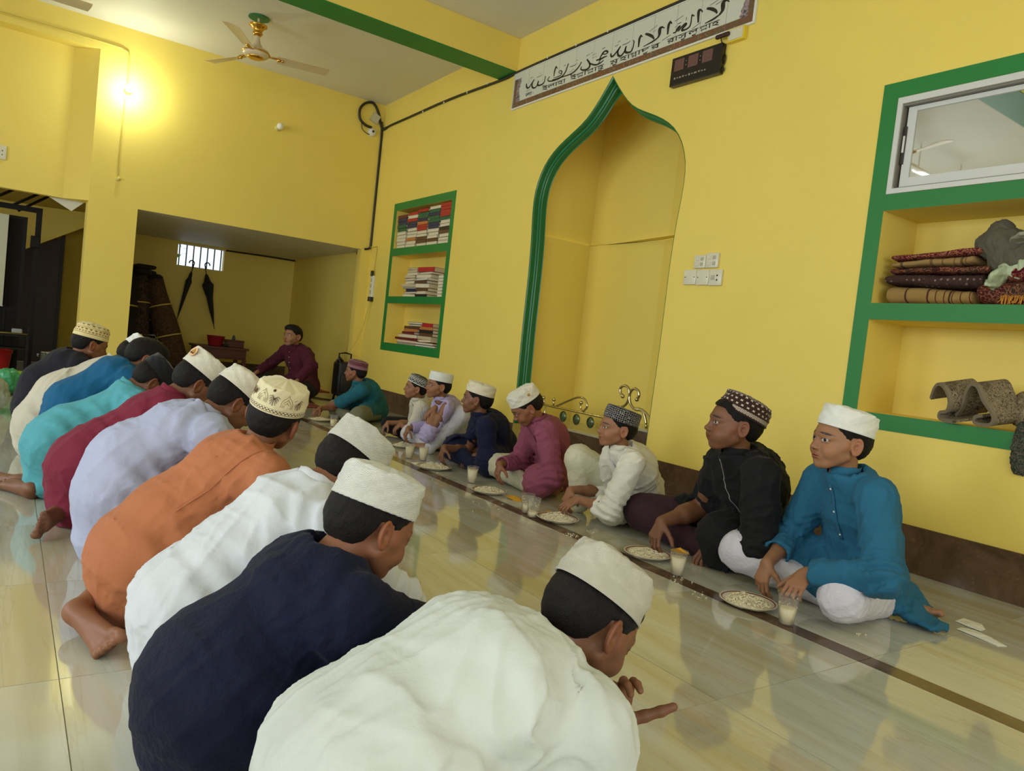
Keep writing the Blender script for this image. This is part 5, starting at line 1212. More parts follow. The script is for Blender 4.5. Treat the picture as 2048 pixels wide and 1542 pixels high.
for (txt, x0, z0, x1, z1), parts_ in zip(WORDS, WSPLIT):
    vs, fs, cur = [], [], 0.
    def put(t, ox, oy, sx, sy):
        v, f = glyph(t); n = len(vs); m = min(p[0] for p in v); vs.extend([((p[0]-m)*sx+ox, (p[1])*sy+oy) for p in v]); fs.extend([[i+n for i in q] for q in f]); return (max(p[0] for p in v)-m)*sx
    def rect(xa, ya, xb, yb): n = len(vs); vs.extend([(xa, ya), (xb, ya), (xb, yb), (xa, yb)]); fs.append([n, n+1, n+2, n+3])
    mt = .075*top_l/.62
    for t in parts_:
        if t == '|': rect(cur-.03, top_l-mt, cur+.27, top_l); rect(cur+.10, 0, cur+.18, top_l-mt); cur += .26
        elif t == ' ': cur += .12
        elif t == '-': rect(cur, top_l*.45, cur+.2, top_l*.55); cur += .2
        elif len(t) == 2 and t[0] == t[1]:   # stacked double letter
            w1 = put(t[0], cur, top_l*.42, .82, .58); put(t[0], cur+.10, -top_l*.18, .66, .50); cur += w1-.01
        else: cur += put(t, cur, 0, 1, 1)-.01
    sx = (x0-x1)/cur; sz = .033/top_l
    me = bpy.data.meshes.new('lettering'); me.from_pydata([(x0-p[0]*sx, WY+.0096, 3.224+p[1]*sz) for p in vs], [], [q[::-1] for q in fs]); me.update(); onban(obj('lettering', me, M['ink'], ban))

# ---- window in the right wall
g = empty('window_1', (1.44, WY, 1.94)); g['kind'] = 'structure'
def par(o, root): o.location = -mathutils.Vector(root.location); return o
M['frame_w'] = plain('window_frame_white', lin(206, 208, 206), .3); M['track'] = plain('window_track', lin(120, 116, 104), .5)
wx0, wx1, wz0, wz1 = .662, 2.223, 1.942, 2.450
f = ringbox(MB(), wx0, wx1, wz0, wz1, .026, .026, .026, .034, WY-.085, WY+.006)
par(f.build('window_frame', M['frame_w'], g), g)
f = MB(); f.box((wx1-.032, WY-.08, wz0+.038), (wx1-.0262, WY-.004, wz1-.047)); f.box((wx0+.027, WY-.08, wz1-.046), (wx1-.0262, WY-.004, wz1-.0342))
for k in range(3): f.box((wx0+.026, WY-.070+.024*k, wz0+.026), (wx1-.026, WY-.066+.024*k, wz0+.036))
par(f.build('track', M['track'], g), g)
for (sx0, sx1, yo) in ((1.44, 2.178, -.040), (.70, 1.50, -.062)):
    s = ringbox(MB(), sx0, sx1, wz0+.030, wz1-.048, .044, .044, .056, .024, WY+yo-.010, WY+yo+.010)
    so = par(s.build('sash', M['frame_w'], g), g)
    gl = NT('window_glass'); gl.p(Base_Color=(.60, .60, .55), Roughness=.02, Metallic=1.)
    pg = MB().box((sx0+.040, WY+yo-.003, wz0+.080), (sx1-.040, WY+yo+.003, wz1-.064)).build('glass', gl.m, g); par(pg, g)
M['latch'] = plain('dark_latch', lin(40, 38, 34), .35); M['chrome'] = plain('chrome', lin(205, 196, 160), .14, 1.)
par(MB().box((2.170, WY-.030, 2.10), (2.190, WY-.022, 2.30), .003).build('latch', M['latch'], g), g); par(MB().box((2.173, WY-.024, 2.16), (2.184, WY-.016, 2.25), .003).build('latch_grip', M['alu'], g), g)
MB().box((.5, WY-.16, 1.90), (2.4, WY-.12, 2.6)).build('wall_behind_window', plain('dark_back', lin(90, 88, 78), .8), None, kind='structure')

# ---- electrics on the right wall
M['plastic'] = plain('switch_plastic', lin(212, 208, 186), .28); M['plastic2'] = plain('switch_plastic_grey', lin(176, 172, 156), .35); M['dot'] = plain('dark_hole', lin(38, 34, 28), .5)
def plate(name, x0, x1, z0, z1, label, kind, y=WY, d=.018):
    r = empty(name, ((x0+x1)/2, y, (z0+z1)/2), label, 'switch'); cx, cz = r.location[0], r.location[2]
    fr_ = MB().box((x0-cx, 0, z0-cz), (x1-cx, d, z1-cz), .004).build('face_plate', M['plastic'], r, True); bend(fr_)
    w, hh = x1-x0, z1-z0
    if kind == 'rocker':
        for i in (-1, 1):
            for j in (-1, 1): MB().box((i*w*.2-w*.11, d-.002, j*hh*.2-hh*.12), (i*w*.2+w*.11, d+.005, j*hh*.2+hh*.12), .002).build('rocker', M['plastic2'] if i < 0 else M['plastic'], r)
    elif kind == 'blank':
        for i in (-1, 1): MB().ball((i*w*.36, d, 0), .004, 8, 4).build('screw', M['dot'], r)
    elif kind == 'socket':
        MB().box((w*.05, d-.002, -hh*.14), (w*.30, d+.006, hh*.14), .002).build('rocker', M['plastic2'], r)
        for j in (-.16, .12): MB().ball((-w*.16, d, j*hh), .006, 8, 4).build('socket_hole', M['dot'], r)
    return r
plate('switch_plate', 3.405, 3.505, 1.578, 1.666, 'off-white rocker switch plate, upper left of the group by the prayer niche', 'rocker')
plate('switch_plate', 3.300, 3.402, 1.578, 1.676, 'off-white framed rocker switch plate, upper right of the group by the niche', 'rocker')
plate('blank_plate', 3.472, 3.582, 1.468, 1.570, 'blank off-white cover plate, lower left of the group by the prayer niche', 'blank')
plate('blank_plate', 3.362, 3.470, 1.464, 1.568, 'blank off-white cover plate in the middle of the lower row', 'blank')
plate('socket_plate', 3.254, 3.360, 1.460, 1.566, 'off-white socket with a switch at the lower right of the group', 'socket')
# clock
ck = empty('digital_clock', (3.69, WY, 2.87), 'black digital wall clock with three dim double digits, hanging under the banner', 'clock')
M['ck_b'] = plain('clock_black', lin(34, 26, 24), .22); M['ck_d'] = plain('unlit_digits', lin(104, 72, 66), .3); M['ck_s'] = plain('digit_segment', lin(128, 92, 88), .4); M['ck_m'] = plain('small_print', lin(150, 138, 122), .5)
cbx = MB().box((-.225, .002, .005), (.225, .045, .205), .004).build('case', M['ck_b'], ck); ck.rotation_euler = (0, math.radians(-.6), 0)
for k in range(3):
    cx = .150-.128*k; MB().box((cx-.045, .044, .105), (cx+.045, .0465, .185)).build('digit_window', M['ck_d'], ck)
    sg = MB()
    for q in (-1, 1):
        ox = cx+q*.021
        for (a, b) in (((-.013, .033), (.013, .036)), ((-.013, -.0015), (.013, .0015)), ((-.013, -.036), (.013, -.033)), ((-.015, 0), (-.012, .035)), ((.012, 0), (.015, .035)), ((-.015, -.035), (-.012, 0)), ((.012, -.035), (.015, 0))):
            sg.box((ox+a[0], .0462, .145+a[1]), (ox+b[0], .0472, .145+b[1]))
    sg.build('digits', M['ck_s'], ck)
for k in range(2):
    MB().box((.150-.064-.128*k-.003, .0442, .128), (.150-.064-.128*k+.003, .0465, .134)).box((.150-.064-.128*k-.003, .0442, .156), (.150-.064-.128*k+.003, .0465, .162)).build('colon', M['ck_m'], ck)
tb = MB(); xx = .185
for wd in (.018, .016, .020, .018, .022, .020, .016, .03, .016, .022, .012):
    tb.box((xx-wd*.8, .0442, .050+.002*math.sin(xx*90)), (xx, .0465, .060+.003*math.sin(xx*140))); xx -= wd+.008
tb.build('small_print', M['ck_m'], ck)
M['cord'] = plain('black_cord', lin(46, 42, 22), .5)
def cable(name, pts, r, mat, label, cat='cable', n=7, sm=6, clips=None, group=None):
    P = []
    A = [np.array(p, float) for p in pts]
    for i in range(len(A)-1):
        a, b, c, d = A[max(i-1, 0)], A[i], A[i+1], A[min(i+2, len(A)-1)]
        for k in range(sm):
            t = k/sm; P.append(.5*((2*b)+(c-a)*t+(2*a-5*b+4*c-d)*t*t+(-a+3*b-3*c+d)*t**3))
    P.append(A[-1]); o = MB().tube(P, r, n).build(name, mat, None, True); tag(o, label, cat, group)
    if clips:
        for c in clips: MB().box((c[0]-.006, c[1]-.004, c[2]-.010), (c[0]+.006, c[1]+.006, c[2]+.010)).build('clip', M['white_trim'], o)
    return o
cable('power_cord', [(3.50, WY+.03, 3.135), (3.505, WY+.012, 3.10), (3.492, WY+.01, 3.075), (3.488, WY+.02, 3.066)], .004, M['cord'], 'thin dark cord running from the plug down to the digital clock')
cable('loose_wire', [(3.476, WY+.008, 3.02), (3.452, WY+.012, 2.985), (3.458, WY+.01, 2.94), (3.468, WY+.02, 2.93), (3.450, WY+.014, 2.90), (3.470, WY+.01, 2.885)], .004, M['cord'], 'looped dark wire hanging at the right side of the digital clock')
sb = empty('surface_socket', (3.37, WY, 3.06), 'yellow painted surface socket box under the right end of the banner', 'socket')
M['ybox'] = plain('yellow_plastic', lin(226, 200, 60), .4)
MB().box((-.068, 0, .0), (.068, .036, .085), .004).build('box', M['ybox'], sb); MB().box((-.060, .034, .008), (.052, .042, .076), .002).build('face', M['plastic'], sb); MB().box((.04, .04, .04), (.15, .062, .066), .006).build('plug', plain('brown_plug', lin(58, 30, 26), .4), sb)

# ---- cables, camera and coil in the far corner
M['blackc'] = plain('black_cable', lin(36, 34, 24), .45)
cx_, cy_ = FX-.012, WY+.012
cable('wall_cable', [(8.93, cy_, 3.50), (8.80, cy_, 3.515), (8.275, cy_, 3.517), (7.30, cy_, 3.519), (6.36, cy_, 3.488), (6.15, cy_, 3.484), (6.03, cy_, 3.492), (5.6, cy_, 3.497), (4.6, cy_, 3.497), (3.5, cy_, 3.497)], .013, M['blackc'], 'thick black cable clipped along the right wall from the corner over the banner', clips=[(x, cy_+.008, 3.505) for x in (7.9, 7.4, 6.9, 6.5, 5.5, 5.1, 4.7)], n=8, sm=4)
cable('corner_cable', [(FX-.015, -3.80, 3.60), (FX-.012, WY+.018, 3.45), (FX-.012, WY+.016, 3.2), (FX-.012, WY+.016, 2.6), (FX-.012, WY+.016, 2.06), (FX-.012, -3.80, 1.985), (FX-.01, -3.74, 1.965)], .014, M['blackc'], 'black cable running straight down the far corner of the room', clips=[(FX-.012, WY+.02, z) for z in (3.30, 3.1, 2.8, 2.45)], n=8)
cable('cable_coil', [(8.92, cy_, 3.51), (8.99, WY+.02, 3.50), (FX-.02, -3.79, 3.56), (FX-.02, -3.74, 3.70), (FX-.03, -3.66, 3.79), (FX-.03, -3.56, 3.77), (FX-.03, -3.49, 3.68), (FX-.03, -3.50, 3.56), (FX-.03, -3.58, 3.50), (FX-.03, -3.66, 3.49)], .016, M['blackc'], 'loop of thick black cable on the far wall near the corner of the ceiling', n=8)
cable('camera_wire', [(FX-.02, -3.53, 3.52), (FX-.02, -3.545, 3.45), (FX-.02, -3.60, 3.41), (FX-.02, -3.65, 3.40)], .005, M['blackc'], 'thin wire between the cable loop and the round ceiling camera')
jb = MB().obox((FX-.025, -3.70, 3.615), (0, .045, .020), (0, -.022, .050), (.024, 0, 0)).build('junction_box', plain('grey_box', lin(190, 186, 160), .5), None); tag(jb, 'small pale junction box tilted inside the cable loop', 'box')
dc = empty('dome_camera', (FX, -3.685, 3.44), 'round white dome camera below the cable loop', 'camera'); MB().lathe([(.001, -.045), (.030, -.042), (.050, -.026), (.056, -.008), (.056, 0)], (0, 0, 0), 20, 'x').build('housing', M['white_trim'], dc, True); MB().ball((-.045, 0, .004), .016, 10, 6).build('lens', M['ck_b'], dc, True)
cable('store_cable', [(FX+.13, -3.72, 1.945), (10.0, -3.955, 1.945), (11.2, -3.955, 1.94), (12.0, -3.955, 1.94), (12.09, -3.9, 1.935), (12.09, -3.4, 1.935), (12.09, -2.75, 1.925)], .013, M['blackc'], 'black cable under the low ceiling of the store niche')
# bulbs on the far wall
M['brass'] = plain('fan_gold', lin(206, 160, 70), .22, 1.); M['holder'] = plain('lamp_holder', lin(214, 200, 110), .4)
def bulb(y, z, lit, label):
    r = empty('light_bulb', (FX, y, z), label, 'lamp')
    MB().lathe([(.036, 0), (.036, -.012), (.022, -.018), (.020, -.055)], (0, 0, 0), 16, 'x').build('holder', M['holder'], r, True)
    m = NT('bulb_lit' if lit else 'bulb_off'); m.p(Base_Color=lin(232, 230, 220), Roughness=.25)
    if lit: m.b.inputs['Emission Color'].default_value = (.93, 1., .86, 1); m.b.inputs['Emission Strength'].default_value = 60
    MB().lathe([(.016, -.050), (.022, -.062), (.035, -.085), (.040, -.108), (.036, -.132), (.022, -.148), (.001, -.153)], (0, 0, 0), 18, 'x').build('globe', m.m, r, True)
    if lit:
        l = bpy.data.lights.new('bulb_glow', 'POINT'); l.energy = 20; l.color = (.93, 1., .84); l.shadow_soft_size = .05; lo = bpy.data.objects.new('bulb_glow', l); COL.objects.link(lo); lo.location = (FX-.21, y, z)
bulb(-.923, 3.17, True, 'glowing round bulb on the far wall at upper left'); bulb(-2.508, 3.19, False, 'unlit white bulb on the far wall between the fan and the corner')
M['conduit'] = plain('conduit_yellow', lin(206, 186, 84), .5)
cable('lamp_wire', [(FX-.011, 1.6, 3.60), (FX-.011, .18, 3.595), (FX-.011, -.70, 3.592), (FX-.011, -.86, 3.575), (FX-.011, -.905, 3.52), (FX-.011, -.915, 3.22)], .009, M['conduit'], 'painted wire running along the far wall down to the glowing bulb', clips=None)
cable('lamp_wire', [(FX-.011, -.905, 3.10), (FX-.011, -.895, 2.80), (FX-.011, -.885, 2.40), (FX-.011, -.895, 2.27)], .006, M['conduit'], 'thin wire hanging on the far wall below the glowing bulb')
hd = MB().lathe([(.001, -.035), (.014, -.034), (.018, -.015), (.024, 0)], (FX, -.898, 2.235), 12, 'x').build('lamp_holder', M['holder'], None, True); tag(hd, 'small empty lamp holder at the end of the thin hanging wire', 'lamp holder')
ls = plate('socket_box', -.05, .05, -.07, .07, 'pale switch box at the left edge of the picture, high on the splayed panel', 'socket'); ls.location = (FX+.195, .14, 2.30); ls.rotation_euler = (0, 0, math.radians(90))
# extension strip and its wire beside the store niche
ex = empty('extension_strip', (8.85, WY, 1.33), 'white extension socket strip hanging on the wall beside the store niche', 'socket strip')
MB().box((-.035, 0, 0), (.035, .035, .30), .006).build('strip', M['white_trim'], ex); MB().box((-.038, 0, -.03), (.038, .05, .03), .006).build('plug', M['ck_b'], ex)
for k in range(3): MB().box((-.02, .033, .07+.075*k), (.02, .039, .115+.075*k), .002).build('socket', M['plastic2'], ex)
MB().box((-.02, .02, .29), (.02, .05, .36), .004).build('connector', M['ck_b'], ex)
cable('hanging_wire', [(8.85, WY+.02, 1.69), (8.845, WY+.015, 1.80), (8.84, WY+.01, 1.99), (8.90, WY+.01, 2.0), (9.03, WY+.02, 2.0)], .005, M['conduit'], 'thin yellow wire from the corner down to the extension strip')
cable('hanging_wire', [(8.85, WY+.03, 1.31), (8.88, WY+.04, 1.15), (8.93, WY+.06, .95), (8.97, WY+.12, .75), (9.0, WY+.2, .62)], .005, M['conduit'], 'thin wire from the extension strip down to the black bag')

# ---- ceiling fans
M['fan_c'] = plain('fan_cream', lin(206, 186, 146), .35); M['fan_w'] = plain('fan_ivory', lin(214, 196, 164), .3); M['disc'] = plain('fan_disc_green', lin(30, 116, 66), .5)
def fan(x, y, angs, label):
    r = empty('ceiling_fan', (x, y, 3.455), label, 'fan'); H_ = CZ-3.455
    MB().lathe([(.001, H_-.002), (.098, H_-.002), (.098, H_-.012), (.001, H_-.012)], n=28).build('ceiling_disc', M['disc'], r)
    MB().lathe([(.012, H_-.012), (.012, .12)], n=12).build('rod', M['fan_w'], r, True)
    MB().lathe([(.001, .285), (.060, .292), (.084, .285), (.086, .276), (.062, .262), (.044, .235), (.040, .215), (.050, .205), (.040, .192), (.026, .180), (.001, .178)], n=26).build('canopy', M['brass'], r, True)
    MB().lathe([(.022, .185), (.026, .150), (.036, .115), (.060, .075), (.064, .062), (.001, .060)], n=24).build('neck', M['fan_w'], r, True)
    bend(MB().lathe([(.001, .062), (.09, .060), (.118, .046), (.126, .024), (.122, .004), (.108, -.012), (.088, -.020), (.001, -.022)], n=36).build('motor', M['fan_w'], r), 40)
    MB().lathe([(.078, -.016), (.080, -.024), (.060, -.034), (.035, -.036), (.001, -.036)], n=28).build('hub_cap', M['brass'], r, True)
    MB().lathe([(.124, .030), (.130, .026), (.130, .018), (.124, .014)], n=36).build('gold_ring', M['brass'], r, True)
    for a in angs:
        c, s = math.cos(math.radians(a)), math.sin(math.radians(a)); d = V(c, s, 0); t = V(-s, c, 0); z = V(0, 0, 1)
        MB().obox(d*.165+z*.012, d*.06, t*.020, z*.004).ball(d*.215+z*.006, .020, 10, 5).ball(d*.250+z*.004, .015, 10, 5).build('bracket', M['brass'], r, True)
        vs = []; N = 8
        for i in range(N+1):
            u = i/N; rr = .20+.50*u; wl = .058+.014*u
            for q in (-1, -.3, .4, 1):
                zz = .006-q*.018*(1-.3*u)+.006*(1-q*q)
                if i == N: rr2 = rr-.02*(q > 0)*q
                else: rr2 = rr
                vs.append(d*rr2+t*wl*q+z*zz)
        nv = len(vs); vs += [v-z*.004 for v in vs]; fs = []
        for i in range(N):
            for j in range(3): a_ = i*4+j; fs += [(a_, a_+4, a_+5, a_+1), (nv+a_, nv+a_+1, nv+a_+5, nv+a_+4)]
            fs += [(i*4, nv+i*4, nv+i*4+4, i*4+4), (i*4+3, i*4+7, nv+i*4+7, nv+i*4+3)]
        fs += [(0, 1, 2, 3, nv+3, nv+2, nv+1, nv), tuple([N*4+3, N*4+2, N*4+1, N*4]+[nv+N*4+j for j in range(4)])]
        b = MB().add(vs, fs).build('blade', M['fan_c'], r); bend(b, 50)
fan(7.605, -1.838, (147, 259, 25), 'cream ceiling fan with gilt canopy hanging in the middle of the hall')
fan(7.70, .245, (272, 152, 32), 'cream ceiling fan cut off by the upper left edge of the picture')
fan(4.52, .20, (203, 83, 323), 'cream ceiling fan mirrored in the window glass at right')
tl = empty('tube_light', (4.72, 1.5, 3.50), 'white tube light mirrored in the window glass at right', 'lamp')
tm = NT('tube_glow'); tm.p(Base_Color=(.9, .9, .9)); tm.b.inputs['Emission Color'].default_value = (.95, 1, 1, 1); tm.b.inputs['Emission Strength'].default_value = 9
MB().tube([(0, -.6, 0), (0, .6, 0)], .014, 10).build('tube', tm.m, tl, True); MB().box((-.02, -.62, .018), (.02, .62, .05)).build('batten', M['white_trim'], tl)
for y_ in (-.5, .5): MB().tube([(0, y_, .05), (0, y_, .314)], .006, 6).build('hanger', M['white_trim'], tl)

# ---- books on the three wall shelves
BC = dict(red=lin(168, 32, 36), maroon=lin(96, 28, 34), navy=lin(30, 36, 78), green=lin(24, 92, 62), white=lin(206, 202, 190), cream=lin(198, 184, 148), brown=lin(92, 62, 40), black=lin(30, 28, 28), orange=lin(186, 116, 60), grey=lin(150, 146, 132), pink=lin(178, 56, 84), blue=lin(54, 96, 140))
for k, v in BC.items(): M['b_'+k] = plain('book_'+k, v, .45)
M['pages'] = plain('paper_edges', lin(216, 206, 178), .8)
def book(cx, z, w, d, t, col, label, grp, rz=0., rx=0., pages=False, y=None):
    """a book lying flat: spine (or page edge) towards the room"""
    y1 = WY-.012 if y is None else y
    mb = MB(); hw = w/2; ct = .003
    mb.box((-hw, -d, 0), (hw, 0, ct)).box((-hw, -d, t-ct), (hw, 0, t))
    if pages: mb.box((-hw, -d-.002, 0), (hw, -d, t))
    else: mb.box((-hw, -.004, 0), (hw, .001, t))
    o = mb.build('book', M['b_'+col], None); o.location = (cx, y1, z); o.rotation_euler = (0, rx, rz); tag(o, label, 'book', grp)
    MB().box((-hw+.004, -d+.004, ct), (hw-.004, -.006, t-ct)).build('pages', M['pages'], o)
    return o
cols = [['maroon', 'navy', 'navy', 'green', 'green', 'white', 'cream', 'white', 'white', 'cream'], ['red', 'white', 'red', 'navy', 'navy', 'white', 'grey', 'white', 'orange', 'cream', 'white'],
        ['red', 'green', 'green', 'navy', 'orange', 'red', 'red', 'cream', 'cream', 'brown', 'brown', 'cream'], ['cream', 'green', 'navy', 'green', 'green', 'navy', 'navy', 'white', 'white', 'cream', 'brown', 'white'],
        ['red', 'red', 'red', 'red', 'green', 'white', 'cream', 'black', 'brown', 'white', 'grey', 'white']]
ordn = ['first', 'second', 'third', 'fourth', 'fifth', 'sixth', 'seventh', 'eighth', 'ninth', 'tenth', 'eleventh', 'twelfth']
stn = ['first', 'second', 'third', 'fourth', 'last']
SX = bk_x; cw = (SX[1]-SX[0]-.03)/5
for c, lst in enumerate(cols):
    n = len(lst); topz = (2.352, 2.365, 2.378, 2.388, 2.400)[c]; H_ = topz-1.954; z = 1.954; xc = SX[1]-.015-cw*(c+.5)
    for k, col in enumerate(lst[::-1]):
        t = H_/n*(.985); i = n-1-k
        book(xc+rnd.uniform(-.006, .006), z, cw*rnd.uniform(.88, .95), rnd.uniform(.17, .21), t-.002, col, '%s book, %s from the top of the %s stack from the far end, top shelf' % (col, ordn[i], stn[c]), 'books on the top shelf', rnd.uniform(-.03, .03), 0, pages=col in ('white', 'cream', 'grey'), y=WY-.012-rnd.uniform(0, .012)); z += H_/n
mid = [(7.86, 1.373, .30, .030, 'cream'), (7.56, 1.373, .24, .028, 'black'), (7.86, 1.405, .34, .026, 'brown'), (7.58, 1.403, .26, .034, 'cream'), (7.80, 1.433, .26, .030, 'navy'), (7.55, 1.439, .26, .034, 'brown'), (7.84, 1.465, .32, .024, 'grey'), (7.56, 1.475, .28, .048, 'grey'),
       (7.90, 1.491, .30, .030, 'cream'), (7.60, 1.525, .30, .034, 'brown'), (7.88, 1.523, .26, .034, 'white'), (7.57, 1.561, .34, .026, 'white'), (7.90, 1.559, .28, .030, 'maroon'), (7.55, 1.589, .36, .036, 'white'), (7.88, 1.591, .24, .030, 'cream'), (7.50, 1.627, .33, .026, 'brown'), (7.84, 1.623, .30, .030, 'white'),
       (7.49, 1.655, .33, .052, 'red'), (7.82, 1.655, .26, .030, 'cream'), (7.84, 1.687, .22, .020, 'black')]
for i, (x, z, w_, t, col) in enumerate(mid):
    side = 'near' if x < 7.7 else 'far'; same = [m for m in mid if (m[0] < 7.7) == (x < 7.7)]; pos = sorted([m[1] for m in same], reverse=True).index(z)
    book(x, z, w_, rnd.uniform(.15, .21), t, col, '%s book, %s from the top of the %s heap on the middle shelf' % (col, ordn[pos], side), 'books heaped on the middle shelf', rnd.uniform(-.12, .12), 0, pages=rnd.random() < .5, y=WY-.022)
for k in range(7): book(7.115, 1.373+.034*k, .11, .16, .030, 'white', 'small white booklet, %s from the top of the narrow stack, middle shelf' % ordn[6-k], 'booklets in the narrow stack', rnd.uniform(-.04, .04), pages=True)
low = [(7.34, .811, .42, .022, 'blue', 0), (7.80, .811, .50, .024, 'grey', 0), (7.36, .835, .36, .026, 'brown', 0), (7.78, .837, .56, .028, 'pink', 0), (7.40, .863, .40, .030, 'orange', .03), (7.82, .867, .62, .026, 'maroon', 0), (7.36, .895, .34, .034, 'cream', 0), (7.80, .895, .50, .040, 'pink', .0), (7.34, .931, .36, .034, 'brown', 0), (7.78, .937, .34, .030, 'maroon', .0),
       (7.34, .967, .36, .034, 'black', 0), (7.72, .969, .36, .030, 'orange', 0), (7.34, 1.003, .30, .032, 'orange', 0), (7.70, 1.001, .40, .030, 'brown', 0), (7.32, 1.037, .24, .040, 'red', 0), (7.64, 1.033, .34, .022, 'black', 0), (7.62, 1.057, .36, .024, 'brown', 0)]
for i, (x, z, w_, t, col, rx) in enumerate(low):
    side = 'near' if x < 7.5 else 'far'; same = [m for m in low if (m[0] < 7.5) == (x < 7.5)]; pos = sorted([m[1] for m in same], reverse=True).index(z)
    book(x, z, w_, rnd.uniform(.16, .21), t, col, '%s folder, %s from the top of the %s heap on the bottom shelf' % (col, ordn[pos], side), 'folders heaped on the bottom shelf', rnd.uniform(-.08, .08), rx, pages=rnd.random() < .3, y=WY-.020)

# ---- folded rugs, sacks and mats in the shelves at right
def m_rug(name, a, b, c3, sc=26., kind=0):
    m = NT(name); co = m.coord(); x, y, z = m.sep(co)
    if kind == 0:   # scrolls
        n = m.noise(co, sc, 3, .6, 2.4); k = m.step(m.math('ABSOLUTE', m.math('SUBTRACT', n, .5)), .045, .015); c = m.mix(k, a, b); c = m.mix(m.step(m.noise(co, 7, 2), .56, .60), c, m.mix(k, c3, b))
    elif kind == 1: # dots
        v = m.n('ShaderNodeTexVoronoi', feature='F1'); m.l(co, v.inputs[0]); v.inputs['Scale'].default_value = sc; v.inputs['Randomness'].default_value = .35; c = m.mix(m.step(v.outputs[0], .22, .16), a, b); c = m.mix(m.step(v.outputs[0], .09, .06), c, a)
        c = m.mix(m.math('MULTIPLY', m.step(m.noise(co, 90, 2), .5, .6), .4), c, c3)
    else:           # bands across
        w = m.math('PINGPONG', m.math('MULTIPLY', x, sc/2.4), .5); c = m.mix(m.step(w, .06, .03), a, b); c = m.mix(m.math('MULTIPLY', m.step(m.math('PINGPONG', m.math('MULTIPLY', x, sc/.9), .5), .09, .04), m.step(x, .02, .0)), c, c3)
    m.p(Base_Color=c, Roughness=.95); m.b.inputs['Specular IOR Level'].default_value = .1; m.bump(m.noise(co, 260, 3), .5, .004); return m.m
def slab(name, x0, x1, y0, y1, f0, f1, mat, label=None, cat=None, group=None, e=3.2, nx=22, nc=28, wob=.004, seed=0, parent=None):
    """soft rounded slab along x; f0(u), f1(u) bottom and top heights"""
    vs = []; r_ = random.Random(seed); ph = [r_.uniform(0, 6) for _ in range(4)]; cx = (x0+x1)/2; cy = (y0+y1)/2
    for i in range(nx+1):
        u = .5-.5*math.cos(PI*i/nx); s_ = max(.86, (1-abs(2*u-1)**40)**.2); b, t = f0(u), f1(u); cz = (b+t)/2; hz = (t-b)/2*s_; hy = (y1-y0)/2*(.97+.03*s_)
        for k in range(nc):
            a = 2*PI*k/nc; ca, sa = math.cos(a), math.sin(a); rr = (abs(ca)**e+abs(sa)**e)**(-1/e)
            w_ = wob*(math.sin(9*u+ph[0]+2*a)+math.sin(21*u+ph[1]+a*3)*.6)
            vs.append((x0+(x1-x0)*u-cx, cy-cy+hy*rr*ca+w_, cz+(hz+w_*.4)*rr*sa-f0(.5)))
    fs = [(i*nc+k, i*nc+(k+1) % nc, (i+1)*nc+(k+1) % nc, (i+1)*nc+k) for i in range(nx) for k in range(nc)]+[tuple(range(nc)), tuple(nx*nc+k for k in range(nc-1, -1, -1))]
    o = MB().add(vs, fs).build(name, mat, parent, True); o.location = (cx, cy, f0(.5)); tag(o, label, cat, group); return o
R1 = m_rug('rug_tan', lin(150, 122, 74), lin(70, 50, 42), lin(92, 44, 36), 22, 2); R2 = m_rug('rug_dots', lin(64, 46, 42), lin(140, 130, 122), lin(84, 66, 58), 34, 1)
R3 = m_rug('rug_floral', lin(72, 34, 32), lin(150, 96, 70), lin(60, 48, 40), 22, 0); R4 = m_rug('rug_tan_plain', lin(152, 124, 80), lin(96, 76, 52), lin(120, 92, 60), 16, 2); R5 = m_rug('rug_crimson', lin(94, 22, 34), lin(170, 120, 90), lin(80, 18, 30), 26, 0)
G_ = 'folded prayer rugs on the upper shelf'
L = lambda a, b: (lambda u: a+(b-a)*u)
slab('folded_rug', 1.74, 2.165, -4.10, -3.862, L(1.362, 1.362), L(1.432, 1.462), R1, 'tan folded rug with brown bands, lowest in the pile on the upper shelf', 'rug', G_, seed=1)
slab('folded_rug', 1.70, 2.180, -4.10, -3.858, L(1.434, 1.464), L(1.512, 1.520), R2, 'dark brown folded rug dotted with pale flowers, second from the bottom of the pile', 'rug', G_, seed=2)
slab('folded_rug', 1.68, 2.165, -4.10, -3.866, L(1.514, 1.522), L(1.558, 1.552), R3, 'brown folded rug with red scrolls in the middle of the pile', 'rug', G_, seed=3)
slab('folded_rug', 1.76, 2.160, -4.10, -3.868, L(1.560, 1.554), L(1.610, 1.588), R4, 'plain tan folded rug, second from the top of the pile', 'rug', G_, seed=4)
slab('folded_rug', 1.62, 2.165, -4.10, -3.864, L(1.612, 1.590), L(1.656, 1.620), R5, 'crimson folded rug with white scrolls on top of the pile', 'rug', G_, seed=5)
slab('folded_rug', 1.30, 1.715, -4.12, -3.868, L(1.362, 1.362), L(1.50, 1.47), R3, 'crumpled dark red rug under the white plastic sack', 'rug', 'rugs beside the pile', seed=6, wob=.010)
slab('folded_rug', 1.30, 1.60, -4.08, -3.850, L(1.502, 1.472), L(1.60, 1.58), R5, 'dark wine rug folded behind the grey cloth bundle', 'rug', 'rugs beside the pile', seed=7, wob=.008)
M['gcloth'] = cloth('grey_cloth', lin(92, 88, 76), crinkle=.1); M['gsack'] = cloth('grey_sack', lin(150, 148, 132), crinkle=.1); M['plsack'] = plain('pale_plastic', lin(168, 182, 150), .35)
